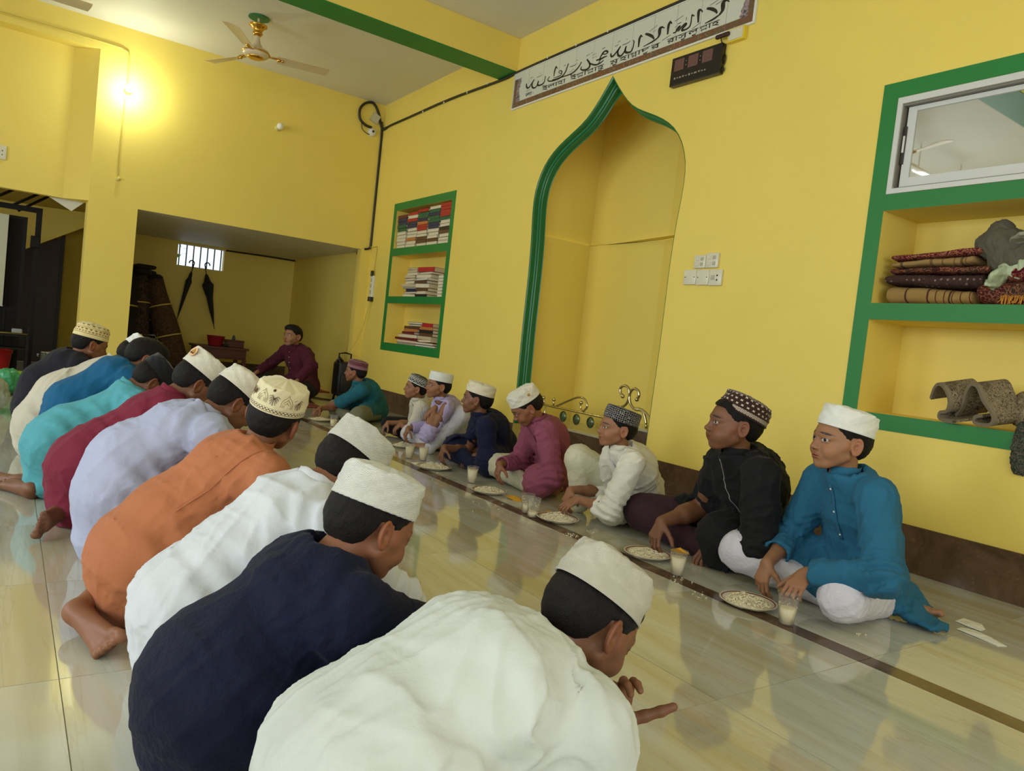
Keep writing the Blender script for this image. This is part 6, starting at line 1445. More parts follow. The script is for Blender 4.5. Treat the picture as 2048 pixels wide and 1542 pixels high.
def blob(name, prims, mat, label, cat, amp=.01, f=30., seed=1, h=.006, dirs=((.3, .2, 1), (1, .2, .3))):
    s = SDF(.03)
    for q in prims: s.ell(q[0], q[1], q[2] if len(q) > 2 else None)
    s.amp = amp*2.5; s.post = lambda P: creases(P, seed, [V(*d) for d in dirs], amp, f)+.5*amp*wn(P, seed+4, f*2.4)
    s.plane((0, 0, 1.357 if prims[0][0][2] > 1.2 else .002), (0, 0, -1), k=.004)
    v, q = s.surf(h); c = np.array([v[:, 0].mean(), v[:, 1].mean(), v[:, 2].min()]); me = mesh_np(name, v-c, q); o = obj(name, me, mat, None, True); o.location = c; tag(o, label, cat); return o
blob('cloth_bundle', [((1.66, -3.93, 1.66), (.115, .09, .075)), ((1.60, -3.90, 1.58), (.10, .06, .07)), ((1.68, -3.95, 1.73), (.05, .06, .05)), ((1.50, -3.94, 1.64), (.10, .07, .08))], M['gcloth'], 'crumpled dark grey cloth bundle beside the rug pile', 'cloth', .010, 40, 3, .005, ((.2, .1, 1), (.7, .1, .7)))
blob('grey_sack', [((1.50, -3.875, 1.68), (.115, .016, .095), frame((-.2, .05, -1), (.25, 1, .1))), ((1.40, -3.93, 1.70), (.16, .06, .09))], M['gsack'], 'pale grey folded sheet over the dark grey bundle', 'cloth', .007, 22, 5)
blob('plastic_bag', [((1.63, -3.868, 1.49), (.085, .022, .06), frame((-.8, 0, -.5), (.5, 0, -.8))), ((1.56, -3.872, 1.535), (.09, .022, .05))], M['plsack'], 'pale green plastic bag hanging over the rugs', 'bag', .008, 40, 7, .005)
fr_o = MB()
for k in range(26): x = 1.60-.006*k*.9; fr_o.tube([(x, -3.835, 1.40+rnd.uniform(-.004, .006)), (x+rnd.uniform(-.006, .006), -3.828, 1.380), (x+rnd.uniform(-.01, .01), -3.826, 1.358+rnd.uniform(0, .01))], .0016, 4)
tag(fr_o.build('rug_fringe', plain('fringe_orange', lin(196, 132, 40), .8), None), 'orange fringe of a rug lying on the shelf edge', 'fringe', kind='stuff')
RM = m_rug('mat_grey_brown', lin(146, 132, 104), lin(58, 48, 38), lin(122, 108, 84), 38, 0)
M['mat_edge'] = plain('mat_border', lin(126, 114, 92), .95)
def curl(name, prof, y0, y1, th, mat, label, edge=True, dy=0.):
    Q = spl(prof, 6); m = len(Q); vs = []; c = V(Q[0][0], y1, min(q[1] for q in Q)-th/2)
    for i, p in enumerate(Q):
        t = nrm(Q[min(i+1, m-1)]-Q[max(i-1, 0)]); n = V(-t[1], t[0])*th/2; s = dy*i/m
        for (yy, sg) in ((y1+s, 1), (y0, 1), (y0, -1), (y1+s, -1)): vs.append((p[0]+n[0]*sg-c[0], yy-c[1], p[1]+n[1]*sg-c[2]))
    fs = [(i*4+k, i*4+(k+1) % 4, i*4+4+(k+1) % 4, i*4+4+k) for i in range(m-1) for k in range(4)]+[(0, 1, 2, 3), tuple(len(vs)-4+k for k in (3, 2, 1, 0))]
    o = MB().add(vs, fs).build(name, mat, None); o.location = c; tag(o, label, 'rug', 'mats thrown on the lower shelf'); bend(o, 60)
    if edge:
        e = MB(); ev = []
        for i, p in enumerate(Q):
            t = nrm(Q[min(i+1, m-1)]-Q[max(i-1, 0)]); n = V(-t[1], t[0])*(th/2+.0012); s = dy*i/m
            for (yy, sg) in ((y1+s+.001, 1), (y1+s-.018, 1), (y1+s-.018, -1), (y1+s+.001, -1)): ev.append((p[0]+n[0]*sg-c[0], yy-c[1], p[1]+n[1]*sg-c[2]))
        e.add(ev, fs).build('woven_edge', M['mat_edge'], o)
    return o
def softmat(prims, label, seed, rings=()):
    m = SDF(.016)
    for c, r, R_ in prims: m.ell(c, r, R_)
    for c, R_, a_, b_, r in rings: m.ering(c, R_, a_, b_, r, k=.010, flat=.42)
    m.amp = .012; m.post = lambda P: creases(P, seed, [V(.6, .2, -.7), V(-.3, .1, .9)], .006, 46)
    m.plane((0, 0, .776), (0, 0, -1), k=.004); v, q = m.surf(.0055); c = np.array([v[:, 0].mean(), v[:, 1].mean(), v[:, 2].min()])
    o = obj('prayer_mat', mesh_np('prayer_mat', v-c, q), RM, None, True); o.location = c; tag(o, label, 'rug', 'mats thrown on the lower shelf'); return o
E1 = frame((-.55, .1, -.8), (.3, 1, -.1)); E2 = frame((.2, .1, 1), (-.2, 1, .3)); E3 = frame((-.7, .1, .7), (.3, 1, .2)); E4 = frame((.15, .35, 1), (.1, 1, -.25))
o_ = curl('prayer_mat', [(1.860, .885), (1.815, .940), (1.765, .965), (1.715, .940), (1.690, .885), (1.715, .835), (1.765, .825), (1.780, .800), (1.74, .789), (1.66, .788)], -4.06, -3.90, .013, RM, 'grey brown patterned mat curled up at the left of the lower shelf', dy=.02); o_.rotation_euler = (math.radians(-14), 0, math.radians(-34))
o_ = curl('prayer_mat', [(1.735, .815), (1.690, .870), (1.660, .935), (1.625, .975), (1.585, .965), (1.555, .905), (1.520, .865), (1.500, .830), (1.515, .797), (1.565, .788), (1.615, .795), (1.605, .822), (1.560, .832)], -4.04, -3.87, .014, RM, 'grey brown patterned mat rolled into an open loop on the lower shelf', dy=.0); o_.rotation_euler = (math.radians(-12), 0, math.radians(-26))
softmat([((1.44, -3.93, .875), (.110, .075, .055), E3), ((1.36, -3.94, .93), (.10, .08, .07), None), ((1.30, -3.93, .83), (.22, .08, .06), None)], 'grey brown patterned mat draped at the right edge of the picture', 65)
blob('hanging_cloth', [((1.40, -3.815, .72), (.055, .014, .10)), ((1.42, -3.816, .64), (.035, .012, .06)), ((1.38, -3.84, .80), (.07, .045, .03))], m_rug('dark_green_weave', lin(34, 52, 46), lin(120, 108, 92), lin(52, 40, 38), 60, 0), 'dark green woven cloth hanging over the edge of the lower shelf', 'cloth', .006, 60, 9, .004)

# ---- metal steps and rails inside the prayer niche
M['marble'] = plain('pale_marble', lin(176, 172, 140), .15)
def step_block(x0, x1, y0, y1, z, label):
    r = empty('niche_step', ((x0+x1)/2, (y0+y1)/2, 0), label, 'step'); cx, cy = r.location[0], r.location[1]
    MB().box((x0-cx, y0-cy, 0), (x1-cx, y1-cy, z-.02)).build('riser', M['brown_tile'], r); MB().box((x0-cx-.01, y0-cy, z-.02), (x1-cx+.01, y1-cy+.012, z), .003).build('slab', M['marble'], r)
step_block(3.80, 4.33, -4.24, yi-.002, .415, 'higher brown tiled step with a marble top, right part of the prayer niche')
step_block(4.36, 5.44, -4.44, yi-.002, .285, 'lower brown tiled step with a marble top, left part of the prayer niche')
M['steel'] = plain('stainless_tube', lin(196, 184, 140), .16, 1.); M['rosette'] = plain('cast_rosette', lin(96, 112, 78), .3, .6)
def scroll(parent, pts, r=.010, balls=()):
    Q = [V(p[0], 0, p[1]) for p in spl(pts, 6)]; MB().tube(Q, r, 8).build('scroll', M['steel'], parent, True)
    for b in balls: MB().ball((b[0], 0, b[1]), .017, 12, 7).build('ball', M['steel'], parent, True)
sr = empty('metal_rail', (4.15, yi-.03, .417), 'stainless scroll rail like a fleur standing on the higher niche step', 'rail')
q = 4.15; Z0 = .417
def T_(l): return [(x-q, z-Z0) for x, z in l]
scroll(sr, T_([(4.215, .632), (4.245, .655), (4.25, .69), (4.21, .712), (4.165, .70), (4.145, .66), (4.15, .60), (4.19, .555), (4.25, .54)]), .011, T_([(4.215, .628)]))
scroll(sr, T_([(4.055, .625), (4.04, .655), (4.055, .69), (4.10, .70), (4.135, .67), (4.14, .62), (4.11, .57), (4.06, .545), (3.99, .545), (3.95, .50), (3.93, .455)]), .011, T_([(4.058, .622)]))
scroll(sr, T_([(4.07, .55), (4.02, .555), (3.96, .54), (3.90, .50), (3.87, .455)]), .010, T_([(3.868, .452)])); scroll(sr, T_([(4.25, .54), (4.30, .53), (4.31, .48), (4.31, .418)]), .010); scroll(sr, T_([(3.93, .455), (3.925, .418)]), .010)
sr2 = empty('metal_rail', (4.80, yi-.03, .287), 'stainless rail with rosettes and a curled scroll on the lower niche step', 'rail'); q = 4.80; Z0 = .287
scroll(sr2, T_([(4.40, .435), (4.70, .436), (5.05, .437), (5.20, .437)]), .010, T_([(4.40, .435), (5.07, .50), (5.22, .50)])); scroll(sr2, T_([(5.05, .437), (4.90, .50), (4.76, .555), (4.67, .555), (4.62, .50), (4.66, .45)]), .009); scroll(sr2, T_([(4.66, .45), (4.70, .47), (4.705, .51), (4.70, .515)]), .007, T_([(4.70, .518)]))
scroll(sr2, T_([(5.07, .50), (5.07, .437)]), .008); scroll(sr2, T_([(5.22, .50), (5.20, .437)]), .008); scroll(sr2, T_([(4.41, .435), (4.41, .290)]), .010); scroll(sr2, T_([(5.18, .437), (5.18, .290)]), .010)
for x in (4.56, 4.74, 4.92):
    MB().lathe([(.040, -.006), (.048, 0), (.040, .006)], (x-q, 0, .372-Z0), 24, 'y').lathe([(.001, .008), (.016, .006), (.034, .002), (.038, -.002), (.001, -.006)], (x-q, 0, .372-Z0), 18, 'y').build('rosette', M['rosette'], sr2, True)

# ---- food
M['plate'] = plain('melamine_plate', lin(208, 200, 174), .22); M['rim'] = plain('plate_rim_print', lin(150, 96, 84), .3)
M['rice'] = plain('flattened_rice', lin(222, 212, 182), .75)
def m_cup():
    m = NT('clear_cup'); m.p(Base_Color=(.95, .96, .93), Roughness=.12); m.b.inputs['Transmission Weight'].default_value = .9; m.b.inputs['IOR'].default_value = 1.12; m.b.inputs['Alpha'].default_value = .42; return m.m
M['cup'] = m_cup(); M['yog'] = plain('yogurt', lin(226, 214, 176), .4)
def grains(c, R_, n, seed, hgt=.03, size=.006, floor=.010):
    r_ = random.Random(seed); mb = MB()
    for i in range(n):
        a = r_.uniform(0, 2*PI); rr = R_*math.sqrt(r_.random())*.98; x, y = rr*math.cos(a), rr*math.sin(a)
        z = floor+hgt*max(0, 1-(rr/R_)**2)*(.75+.35*math.sin(3*a+seed)); s = size*r_.uniform(.7, 1.5)
        d = nrm(V(r_.uniform(-1, 1), r_.uniform(-1, 1), r_.uniform(-.5, .5))); e = nrm(np.cross(d, (0, 0, 1))); f_ = np.cross(d, e); o = V(c[0]+x, c[1]+y, c[2]+z)
        mb.add([o+d*s, o-d*s, o+e*s*.6, o-e*s*.6, o+f_*s*.5, o-f_*s*.5], [(0, 2, 4), (0, 4, 3), (0, 3, 5), (0, 5, 2), (1, 4, 2), (1, 3, 4), (1, 5, 3), (1, 2, 5)])
    return mb
def meal(x, y, whose, seed, r=.112, hg=.026):
    p_ = empty('plate', (x, y, 0), 'shallow cream plate in front of '+whose, 'plate', 'plates of rice'); k = r/.112
    prof = [(.001, .002), (.058, .002), (.062, .0), (.068, .002), (.090, .010), (.108, .018), (.112, .020), (.1115, .0225), (.106, .0215), (.088, .014), (.064, .0065), (.001, .006)]
    MB().lathe([(a*k, b) for a, b in prof], n=44).build('dish', M['plate'], p_, True)
    MB().lathe([(.098*k, .0176), (.104*k, .0204), (.1045*k, .0212), (.098*k, .0184)], n=44).build('rim_print', M['rim'], p_, True)
    f = grains((0, 0, 0), r*.80, 330, seed, hg, .0062, .013).build('rice', M['rice'], None); f.location = (x, y, 0); tag(f, 'heap of moist flattened rice on the plate of '+whose, 'rice', kind='stuff')
    n = 26; vs = []; nr = 9
    r_ = random.Random(seed); 
    for j in range(nr):
        for i in range(n):
            t = j/(nr-1); a = 2*PI*i/n; z = .009+hg*.95*(1-t*t)*(.75+.35*math.sin(3*a+seed))*(1+.10*math.sin(11*a+j*2.1)); vs.append((r*.82*t*math.cos(a)+1e-5, r*.82*t*math.sin(a), z+.0015*r_.uniform(-1, 1)))
    MB().add(vs, [(j*n+i, j*n+(i+1) % n, (j+1)*n+(i+1) % n, (j+1)*n+i) for j in range(nr-1) for i in range(n)]).build('mush', M['rice'], f, True)
    return p_
meal(1.775, -2.470, 'the boy in the blue kurta', 3); meal(2.405, -2.545, 'the boy in the black kurta', 4, .112, .020); meal(3.075, -2.530, 'the boy in the off-white kurta', 5, .118, .030); meal(3.755, -2.520, 'the boy in the mauve kurta', 6, .112, .022)
meal(4.515, -2.545, 'the boy in the dark navy kurta', 7, .125, .028); meal(5.415, -2.745, 'the boy in the lilac kurta', 8, .105, .028); meal(6.90, -2.575, 'the boy in the teal kurta', 9, .115, .020)
meal(1.98, -1.075, 'the kneeling boy in dark navy', 10, .115, .02); meal(1.20, -1.12, 'the kneeling boy in the foreground', 11, .115, .02); meal(2.48, -1.12, 'the kneeling boy in white', 12); meal(2.92, -1.12, 'the kneeling boy in orange', 13); meal(3.45, -1.10, 'the kneeling boy in pale lilac', 14); meal(4.0, -1.08, 'the kneeling boy in maroon', 15)
def cup(x, y, fill, label, rz=0, hgt=.108, top=None, dirty=0):
    c = empty('cup', (x, y, 0), label, 'cup', 'plastic cups'); c.rotation_euler = (0, 0, rz)
    MB().lathe([(.001, .001), (.0255, .001), (.0270, .004), (.0370, hgt-.012), (.0375, hgt-.004), (.0395, hgt-.003), (.0395, hgt), (.0365, hgt), (.0355, hgt-.012), (.0255, .006), (.001, .004)], n=30).build('cup_wall', M['cup'], c, True)
    ft = .0255+(.0355-.0255)*fill; MB().lathe([(.001, .005), (.0245, .0055), (ft-.0006, hgt*fill), (ft*.8, hgt*fill+.001), (.001, hgt*fill)], n=26).build('yogurt', M['yog'], c, True)
    if dirty:
        mb = MB(); r_ = random.Random(int(x*100))
        for i in range(dirty):
            a = r_.uniform(0, 6.28); z = r_.uniform(hgt*fill, hgt-.01); rr = .0262+(.0352-.0262)*z/hgt; mb.ball((rr*math.cos(a), rr*math.sin(a), z), r_.uniform(.001, .003), 5, 3)
        mb.build('yogurt_stain', M['yog'], c, kind='stuff')
    return c
cup(1.580, -2.440, .58, 'clear plastic cup of yogurt held by the boy in blue', dirty=18)
c = cup(2.150, -2.470, .74, 'clear plastic cup with a yellow peel on top, by the black kurta', dirty=30)
MB().add([(-.034, -.030, .100), (.028, -.034, .112), (.036, .020, .104), (-.010, .036, .124), (-.036, .012, .110), (0, 0, .092)], [(0, 1, 5), (1, 2, 5), (2, 3, 5), (3, 4, 5), (4, 0, 5)]).build('peel', plain('peel_yellow', lin(204, 150, 50), .5), c)
cup(3.255, -2.450, .45, 'clear plastic cup with yogurt stains left of the maze cap boy\'s plate', dirty=70); cup(3.165, -2.425, .30, 'nearly empty plastic cup, the nearer of two by the off-white kurta', dirty=40)
cup(4.045, -2.570, .80, 'full plastic cup of yogurt left of the mauve kurta\'s plate', dirty=14); cup(4.83, -2.62, .85, 'plastic cup of yogurt behind the navy kurta boy\'s plate', dirty=6); cup(4.92, -2.55, .80, 'plastic cup of yogurt furthest left of the navy kurta boy\'s plate', dirty=6)
cup(6.51, -2.560, .62, 'plastic cup of yogurt in front of the olive trousers', dirty=8); cup(2.10, -1.135, .35, 'clear plastic cup with pale yogurt in front of the kneeling navy kurta'); cup(2.255, -1.145, .25, 'clear plastic cup lying half hidden behind the kneeling navy kurta')
M['packet'] = plain('yellow_peel', lin(206, 154, 42), .45)
def scrap(name, x, y, pts, mat, label, cat, z=.006, amp=.006, seed=1):
    r_ = random.Random(seed); n = len(pts); vs = [(0, 0, z+amp)]+[(a, b, max(.002, z*.4+r_.uniform(-1, 1)*amp*.6)) for a, b in pts]; mid_ = [(a*.55, b*.55, z+r_.uniform(-1, 1)*amp) for a, b in pts]
    vs += mid_; fs = [(0, 1+n+i, 1+n+(i+1) % n) for i in range(n)]+[(1+n+i, 1+i, 1+(i+1) % n, 1+n+(i+1) % n) for i in range(n)]
    nv = len(vs); vs += [(a, b, c_-.0015) for a, b, c_ in vs]; fs += [tuple(i+nv for i in f_[::-1]) for f_ in fs]+[(1+i, 1+nv+i, 1+nv+(i+1) % n, 1+(i+1) % n) for i in range(n)]
    o = MB().add(vs, fs).build(name, mat, None); o.location = (x, y, 0); tag(o, label, cat); return o
scrap('fruit_peel', 3.585, -2.600, [(.07, .02), (.02, .045), (-.05, .04), (-.08, 0), (-.04, -.035), (.03, -.03)], M['packet'], 'yellow fruit peel on the floor between the mauve and off-white kurtas', 'peel', .012, .008, 2)
scrap('fruit_peel', 3.225, -2.585, [(.05, .02), (0, .03), (-.05, .02), (-.04, -.03), (.02, -.03)], M['packet'], 'small yellow fruit peel beside the plate of the off-white kurta', 'peel', .012, .007, 3)
scrap('fruit_peel', 4.68, -2.50, [(.06, .02), (0, .03), (-.06, .02), (-.05, -.02), (.02, -.03)], M['rice'], 'pale scrap of flattened rice beside the navy kurta boy\'s plate', 'scrap', .010, .006, 4)
M['tissue'] = plain('white_tissue', lin(222, 222, 214), .9)
scrap('tissue', 1.300, -3.262, [(.05, -.055), (.045, .03), (-.005, .045), (-.06, .050), (-.055, .0), (-.02, -.05)], M['tissue'], 'torn white tissue nearer the wall, right of the blue kurta', 'tissue', .006, .004, 5)
scrap('tissue', 1.195, -3.150, [(.10, .02), (.02, .035), (-.06, .050), (-.075, .01), (-.02, -.02), (.06, -.05), (.10, -.03)], M['tissue'], 'torn white tissue nearer the brown strip, right of the blue kurta', 'tissue', .006, .004, 6)
cr = MB(); r_ = random.Random(5)
for (x, y, n, R_) in ((1.92, -2.36, 14, .05), (2.80, -2.40, 30, .04), (1.40, -2.64, 6, .02), (2.84, -2.56, 6, .03), (3.3, -2.30, 24, .25), (2.3, -2.3, 18, .3), (4.4, -2.35, 30, .3), (2.08, -2.42, 10, .06), (1.7, -1.3, 10, .15)):
    b = grains((x, y, 0), R_, n, int(x*50), 0, .0045, .003); cr.add(b.v, b.f)
tag(cr.build('crumbs', M['rice'], None), 'crumbs of flattened rice scattered along the brown floor strip', 'crumbs', kind='stuff')
# ---- store niche and stairwell
w2 = empty('window_2', (NX+.06, -2.402, 1.595)); w2['kind'] = 'structure'
b_ = MB()
for k in range(7): y = -2.70+.1*k; b_.box((-.01, y+2.402-.008, 0), (.01, y+2.402+.008, .335))
b_.build('window_bars', plain('grey_bar', lin(120, 130, 140), .5), w2)
MB().box((-.03, -.336, 0), (.03, .336, .010)).box((-.03, -.336, .325), (.03, .336, .335)).build('window_frame', M['frame_w'], w2)
M['fabric_k'] = plain('umbrella_black', lin(16, 18, 20), .6)
def umbrella(hook, a, b, rad, flare, label):
    """hangs by its crook from the window bars"""
    u = empty('umbrella', tuple(b), label, 'umbrella'); b0 = V(*b); A = V(*a)-b0; d = nrm(A); L_ = np.linalg.norm(A); s = nrm(np.cross(d, (1, 0, 0)))*hook
    MB().tube([A-d*.02, A+d*.05]+[A+d*.05+s*(.035-.035*math.cos(t))+d*.035*math.sin(t) for t in np.linspace(.3, 3.6, 9)], .009, 7).build('crook_handle', M['fabric_k'], u, True)
    MB().tube([V(0, 0, 0), A], .006, 6).build('shaft', M['fabric_k'], u, True)
    prof = [(.03, .10), (.25, .55), (.5, .85), (.72, 1.0), (.78, .55), (.84, .62), (.90, .30)]
    MB().tube([A*t for t, r in prof], [max(.006, rad*r*(1+flare*(t > .6)*(t < .8))) for t, r in prof], 9).build('canopy', M['fabric_k'], u)
    MB().tube([V(0, 0, 0), -d*.05], .004, 6).build('tip', M['fabric_k'], u)
umbrella(1, (12.03, -2.285, 1.600), (12.03, -2.125, .80), .036, .25, 'black closed umbrella, the left and more slanted of two on the window bars')
umbrella(-1, (12.03, -2.46, 1.600), (12.03, -2.655, .74), .055, .55, 'black loosely furled umbrella, the right one of two on the window bars')
def m_carpet(name, a, b):
    m = NT(name); co = m.coord(); n = m.noise(co, 14, 4, .6, 1.5); c = m.mix(m.step(m.math('ABSOLUTE', m.math('SUBTRACT', n, .5)), .08, .02), a, b); m.p(Base_Color=c, Roughness=.95); m.bump(m.noise(co, 60, 3), .5, .01); return m.m
CB = m_carpet('carpet_brown', lin(88, 66, 42), lin(66, 44, 30)); CD = m_carpet('carpet_dark', lin(40, 32, 30), lin(84, 64, 50)); CE = m_carpet('carpet_black', lin(30, 26, 26), lin(44, 38, 36))
def roll(a, b, r0, r1, mat, label, dark=True):
    a = V(*a); b = V(*b); o = empty('rolled_carpet', tuple(a), label, 'carpet'); d = b-a; n_ = 11
    MB().tube([d*t for t in np.linspace(0, 1, n_)], [r0+(r1-r0)*t+.008*math.sin(9*t+r0*50) for t in np.linspace(0, 1, n_)], 18).build('roll', mat, o, True)
    if dark: MB().tube([d*t for t in (1.0, 1.02, 1.05, 1.07)], [r1*.98, r1*1.02, r1*.8, r1*.3], 18).build('wrapped_end', CE, o, True)
    for t in (.35, .7): MB().tube([d*t-nrm(d)*.008, d*t+nrm(d)*.008], r0+(r1-r0)*t+.012, 18).build('string', M['conduit'], o)
roll((11.25, -2.02, .13), (11.45, -1.68, 1.30), .20, .125, CB, 'brown rolled carpet leaning in the store niche, right one of the group')
roll((11.30, -1.55, .0), (11.45, -1.50, 1.38), .15, .12, CD, 'dark floral rolled carpet standing left of the brown one')
roll((11.10, -1.32, .0), (11.20, -1.34, 1.30), .13, .12, CE, 'black rolled carpet at the left end of the store niche', False)
roll((11.65, -1.85, .0), (11.75, -1.66, 1.05), .15, .14, CD, 'dark rolled carpet behind the brown leaning one', False)
for k, (z, w_) in enumerate(((1.36, .15), (1.43, .14))): slab('folded_cloth', 11.15, 11.5, -1.66, -1.40, lambda u, z=z: z, lambda u, z=z: z+.062, CE, ('lower' if k == 0 else 'upper')+' dark folded cloth lying on the rolled carpets', 'cloth', seed=20+k)
st = empty('drum_stand', (10.75, -1.62, 0), 'dark tripod stand with thin bright rods in front of the carpets', 'stand')
M['dkmetal'] = plain('dark_metal', lin(44, 42, 42), .35, .7); M['brmetal'] = plain('bright_metal', lin(170, 172, 172), .25, 1.)
for a in (0, 120, 240): MB().tube([(0, 0, .45), (.28*math.cos(math.radians(a+30)), .28*math.sin(math.radians(a+30)), .008)], .009, 7).build('leg', M['dkmetal'], st, True)
MB().tube([(0, 0, .35), (0, 0, .60)], .010, 8).build('post', M['dkmetal'], st, True)
MB().tube([(-.02, .14, .55), (-.02, -.02, .56), (-.02, -.10, .44)], .005, 6).build('rod', M['brmetal'], st, True); MB().tube([(-.02, .02, .46), (-.02, -.14, .47)], .005, 6).build('rod', M['brmetal'], st, True); MB().tube([(-.02, -.05, .60), (-.02, -.06, .40), (-.02, .10, .33)], .005, 6).build('rod', M['brmetal'], st, True)
MB().ball((-.02, .14, .55), .016, 10, 6).build('knob', M['brmetal'], st, True); MB().ball((-.02, -.19, .37), .020, 10, 6).build('knob', M['brmetal'], st, True); MB().tube([(0, 0, .4), (-.02, -.19, .37)], .006, 6).build('rod', M['dkmetal'], st, True)
# low desk with tub, box and bottle
M['wood_r'] = wallpaint('wood_red_brown', lin(92, 46, 30), .12, .4)
dk = empty('low_desk', (11.35, -2.60, 0), 'low reddish brown wooden desk standing in the store niche', 'desk')
MB().box((-.28, -.36, .44), (.28, .36, .47), .004).build('top', M['wood_r'], dk); MB().box((-.25, -.33, .30), (.25, .33, .44)).build('body', M['wood_r'], dk)
for i in (-1, 1):
    for j in (-1, 1): MB().box((i*.24-.025, j*.31-.025, 0), (i*.24+.025, j*.31+.025, .31)).build('leg', M['wood_r'], dk)
MB().box((-.262, -.30, .32), (-.248, .30, .42), .003).build('drawer_front', M['wood_r'], dk)
tb_ = MB().lathe([(.001, .004), (.088, .0), (.094, .004), (.122, .135), (.130, .137), (.130, .145), (.116, .142), (.088, .012), (.001, .010)], n=30).build('plastic_tub', plain('red_plastic', lin(176, 44, 50), .35), None, True); tb_.location = (11.3, -2.535, .472); tag(tb_, 'red plastic tub on the low desk', 'tub')
bx = empty('wooden_box', (11.32, -2.80, .472), 'dark wooden box leaning on the right end of the low desk', 'box'); MB().box((-.10, -.12, 0), (.10, .12, .085), .004).build('case', M['wood_r'], bx); MB().box((-.105, -.125, .085), (.105, .125, .105), .003).build('lid', M['wood_r'], bx)
bt = MB().lathe([(.001, 0), (.022, 0), (.024, .006), (.024, .040), (.012, .055), (.010, .070), (.001, .071)], n=14).build('bottle', plain('blue_grey_plastic', lin(60, 84, 92), .35), None, True); bt.location = (11.32, -2.79, .578); tag(bt, 'small blue-grey bottle standing on the wooden box', 'bottle')
bk_ = MB().box((-.06, -.09, 0), (.06, .09, .04), .006).build('tin_box', M['ck_b'], None); bk_.location = (11.22, -2.66, .4725) ; bk_.scale = (.6, .45, 1); tag(bk_, 'small dark tin between the red tub and the wooden box', 'box')
tr = MB().box((11.6, -3.45, .0), (11.9, -3.05, .16), .01).build('floor_box', plain('dark_green_box', lin(44, 52, 40), .6), None); tag(tr, 'low dark green box on the floor behind the man in wine red', 'box')
# bag by the right wall
bg = empty('trolley_bag', (8.92, -3.60, 0), 'black upright trolley bag with a pull handle, behind the teal kurta boy', 'bag'); bm2 = plain('black_nylon', lin(18, 18, 20), .5)
bend(MB().box((-.10, -.13, .07), (.12, .13, .50), .03).build('body', bm2, bg, True), 60); MB().box((-.125, -.10, .12), (-.095, .10, .34), .012).build('front_pocket', bm2, bg, True)
MB().tube([(.06, -.08, .48), (.06, -.08, .60), (.06, .0, .615), (.06, .08, .60), (.06, .08, .48)], .011, 7).build('handle', M['dkmetal'], bg, True); MB().tube([(-.02, .06, .50), (-.02, .10, .545), (-.02, .13, .50)], .022, 8).build('grip', bm2, bg, True)
for i in (-1, 1):
    for j in (-1, 1): MB().tube([(i*.07, j*.09, .08), (i*.08, j*.10, .005)], .016, 8).build('foot', bm2, bg, True)
cable('power_cord', [(8.9, -3.48, .008), (8.98, -3.38, .008), (9.10, -3.32, .008), (9.24, -3.26, .008)], .007, M['blackc'], 'short black cord lying on the floor left of the trolley bag', 'cord')
def mrug(name, a, b): m = NT(name); co = m.coord(); m.p(Base_Color=m.mix(m.step(m.noise(co, 9, 3), .42, .6), a, b), Roughness=.95); m.bump(m.noise(co, 120, 3), .4, .004); return m.m
slab('floor_rug', 7.95, 9.30, -3.02, -2.62, lambda u: .001, lambda u: .012, mrug('rug_red', lin(132, 58, 38), lin(92, 36, 28)), 'thin red-brown rug on the floor at the far end of the row', 'rug', seed=30, wob=.0, e=8)
slab('floor_rug', 10.0, 11.2, -3.93, -3.60, lambda u: .001, lambda u: .010, mrug('rug_orange', lin(196, 104, 48), lin(150, 76, 40)), 'orange rug on the floor along the store niche wall', 'rug', seed=31, wob=.0, e=8)
# doorway under the stairs
M['iron'] = plain('black_iron', lin(18, 15, 13), .6, 0., .25)
gt = empty('iron_gate', (10.45, .45, 0), 'black iron gate leaf standing open under the stairs', 'gate')
for (a, b) in (((0, -.74, 0), (.04, -.68, 1.93)), ((.002, -.68, 1.87), (.038, .9, 1.93)), ((0, -.60, .0), (.03, -.56, 1.80)), ((.002, -.56, 1.76), (.028, .9, 1.80)), ((.002, -.56, .70), (.028, .9, .75))): MB().box(a, b).build('bar', M['iron'], gt)
MB().box((.01, -.56, .02), (.02, .9, 1.76)).build('sheet', plain('iron_sheet', lin(22, 18, 15), .65, 0., .2), gt); MB().box((-.03, -.74, 1.46), (.0, -.64, 1.60), .01).build('lock', M['iron'], gt)
for k in range(5): MB().box((.0, -.45+.26*k, .05), (.012, -.43+.26*k, 1.74)).build('rib', M['iron'], gt)
wb = MB().box((10.33, .030, .75), (10.36, 1.2, 1.79), .004).build('white_board', plain('board_white', lin(196, 196, 170), .35), None); tag(wb, 'white board hung on the black gate at the left edge', 'board')
MB().box((10.32, .026, .742), (10.365, 1.2, .752)).build('board_frame', M['alu'], wb)
sw_ = MB().add([(11.9, -.31, 2.10), (11.9, -.84, 2.12), (11.9, -.84, 1.925), (11.9, -.315, 1.60), (12.2, -.31, 2.10), (12.2, -.84, 2.12), (12.2, -.84, 1.925), (12.2, -.315, 1.60), (11.9, .9, 2.1), (12.2, .9, 2.1), (11.9, .9, .85), (12.2, .9, .85)], [(0, 1, 2, 3), (4, 7, 6, 5), (3, 2, 6, 7), (0, 4, 5, 1), (0, 3, 10, 8), (4, 9, 11, 7), (3, 7, 11, 10), (0, 8, 9, 4)]).build('trim_5', M['wall'], None, kind='structure'); tag(sw_, 'yellow sloping side of the stairs behind the gate')
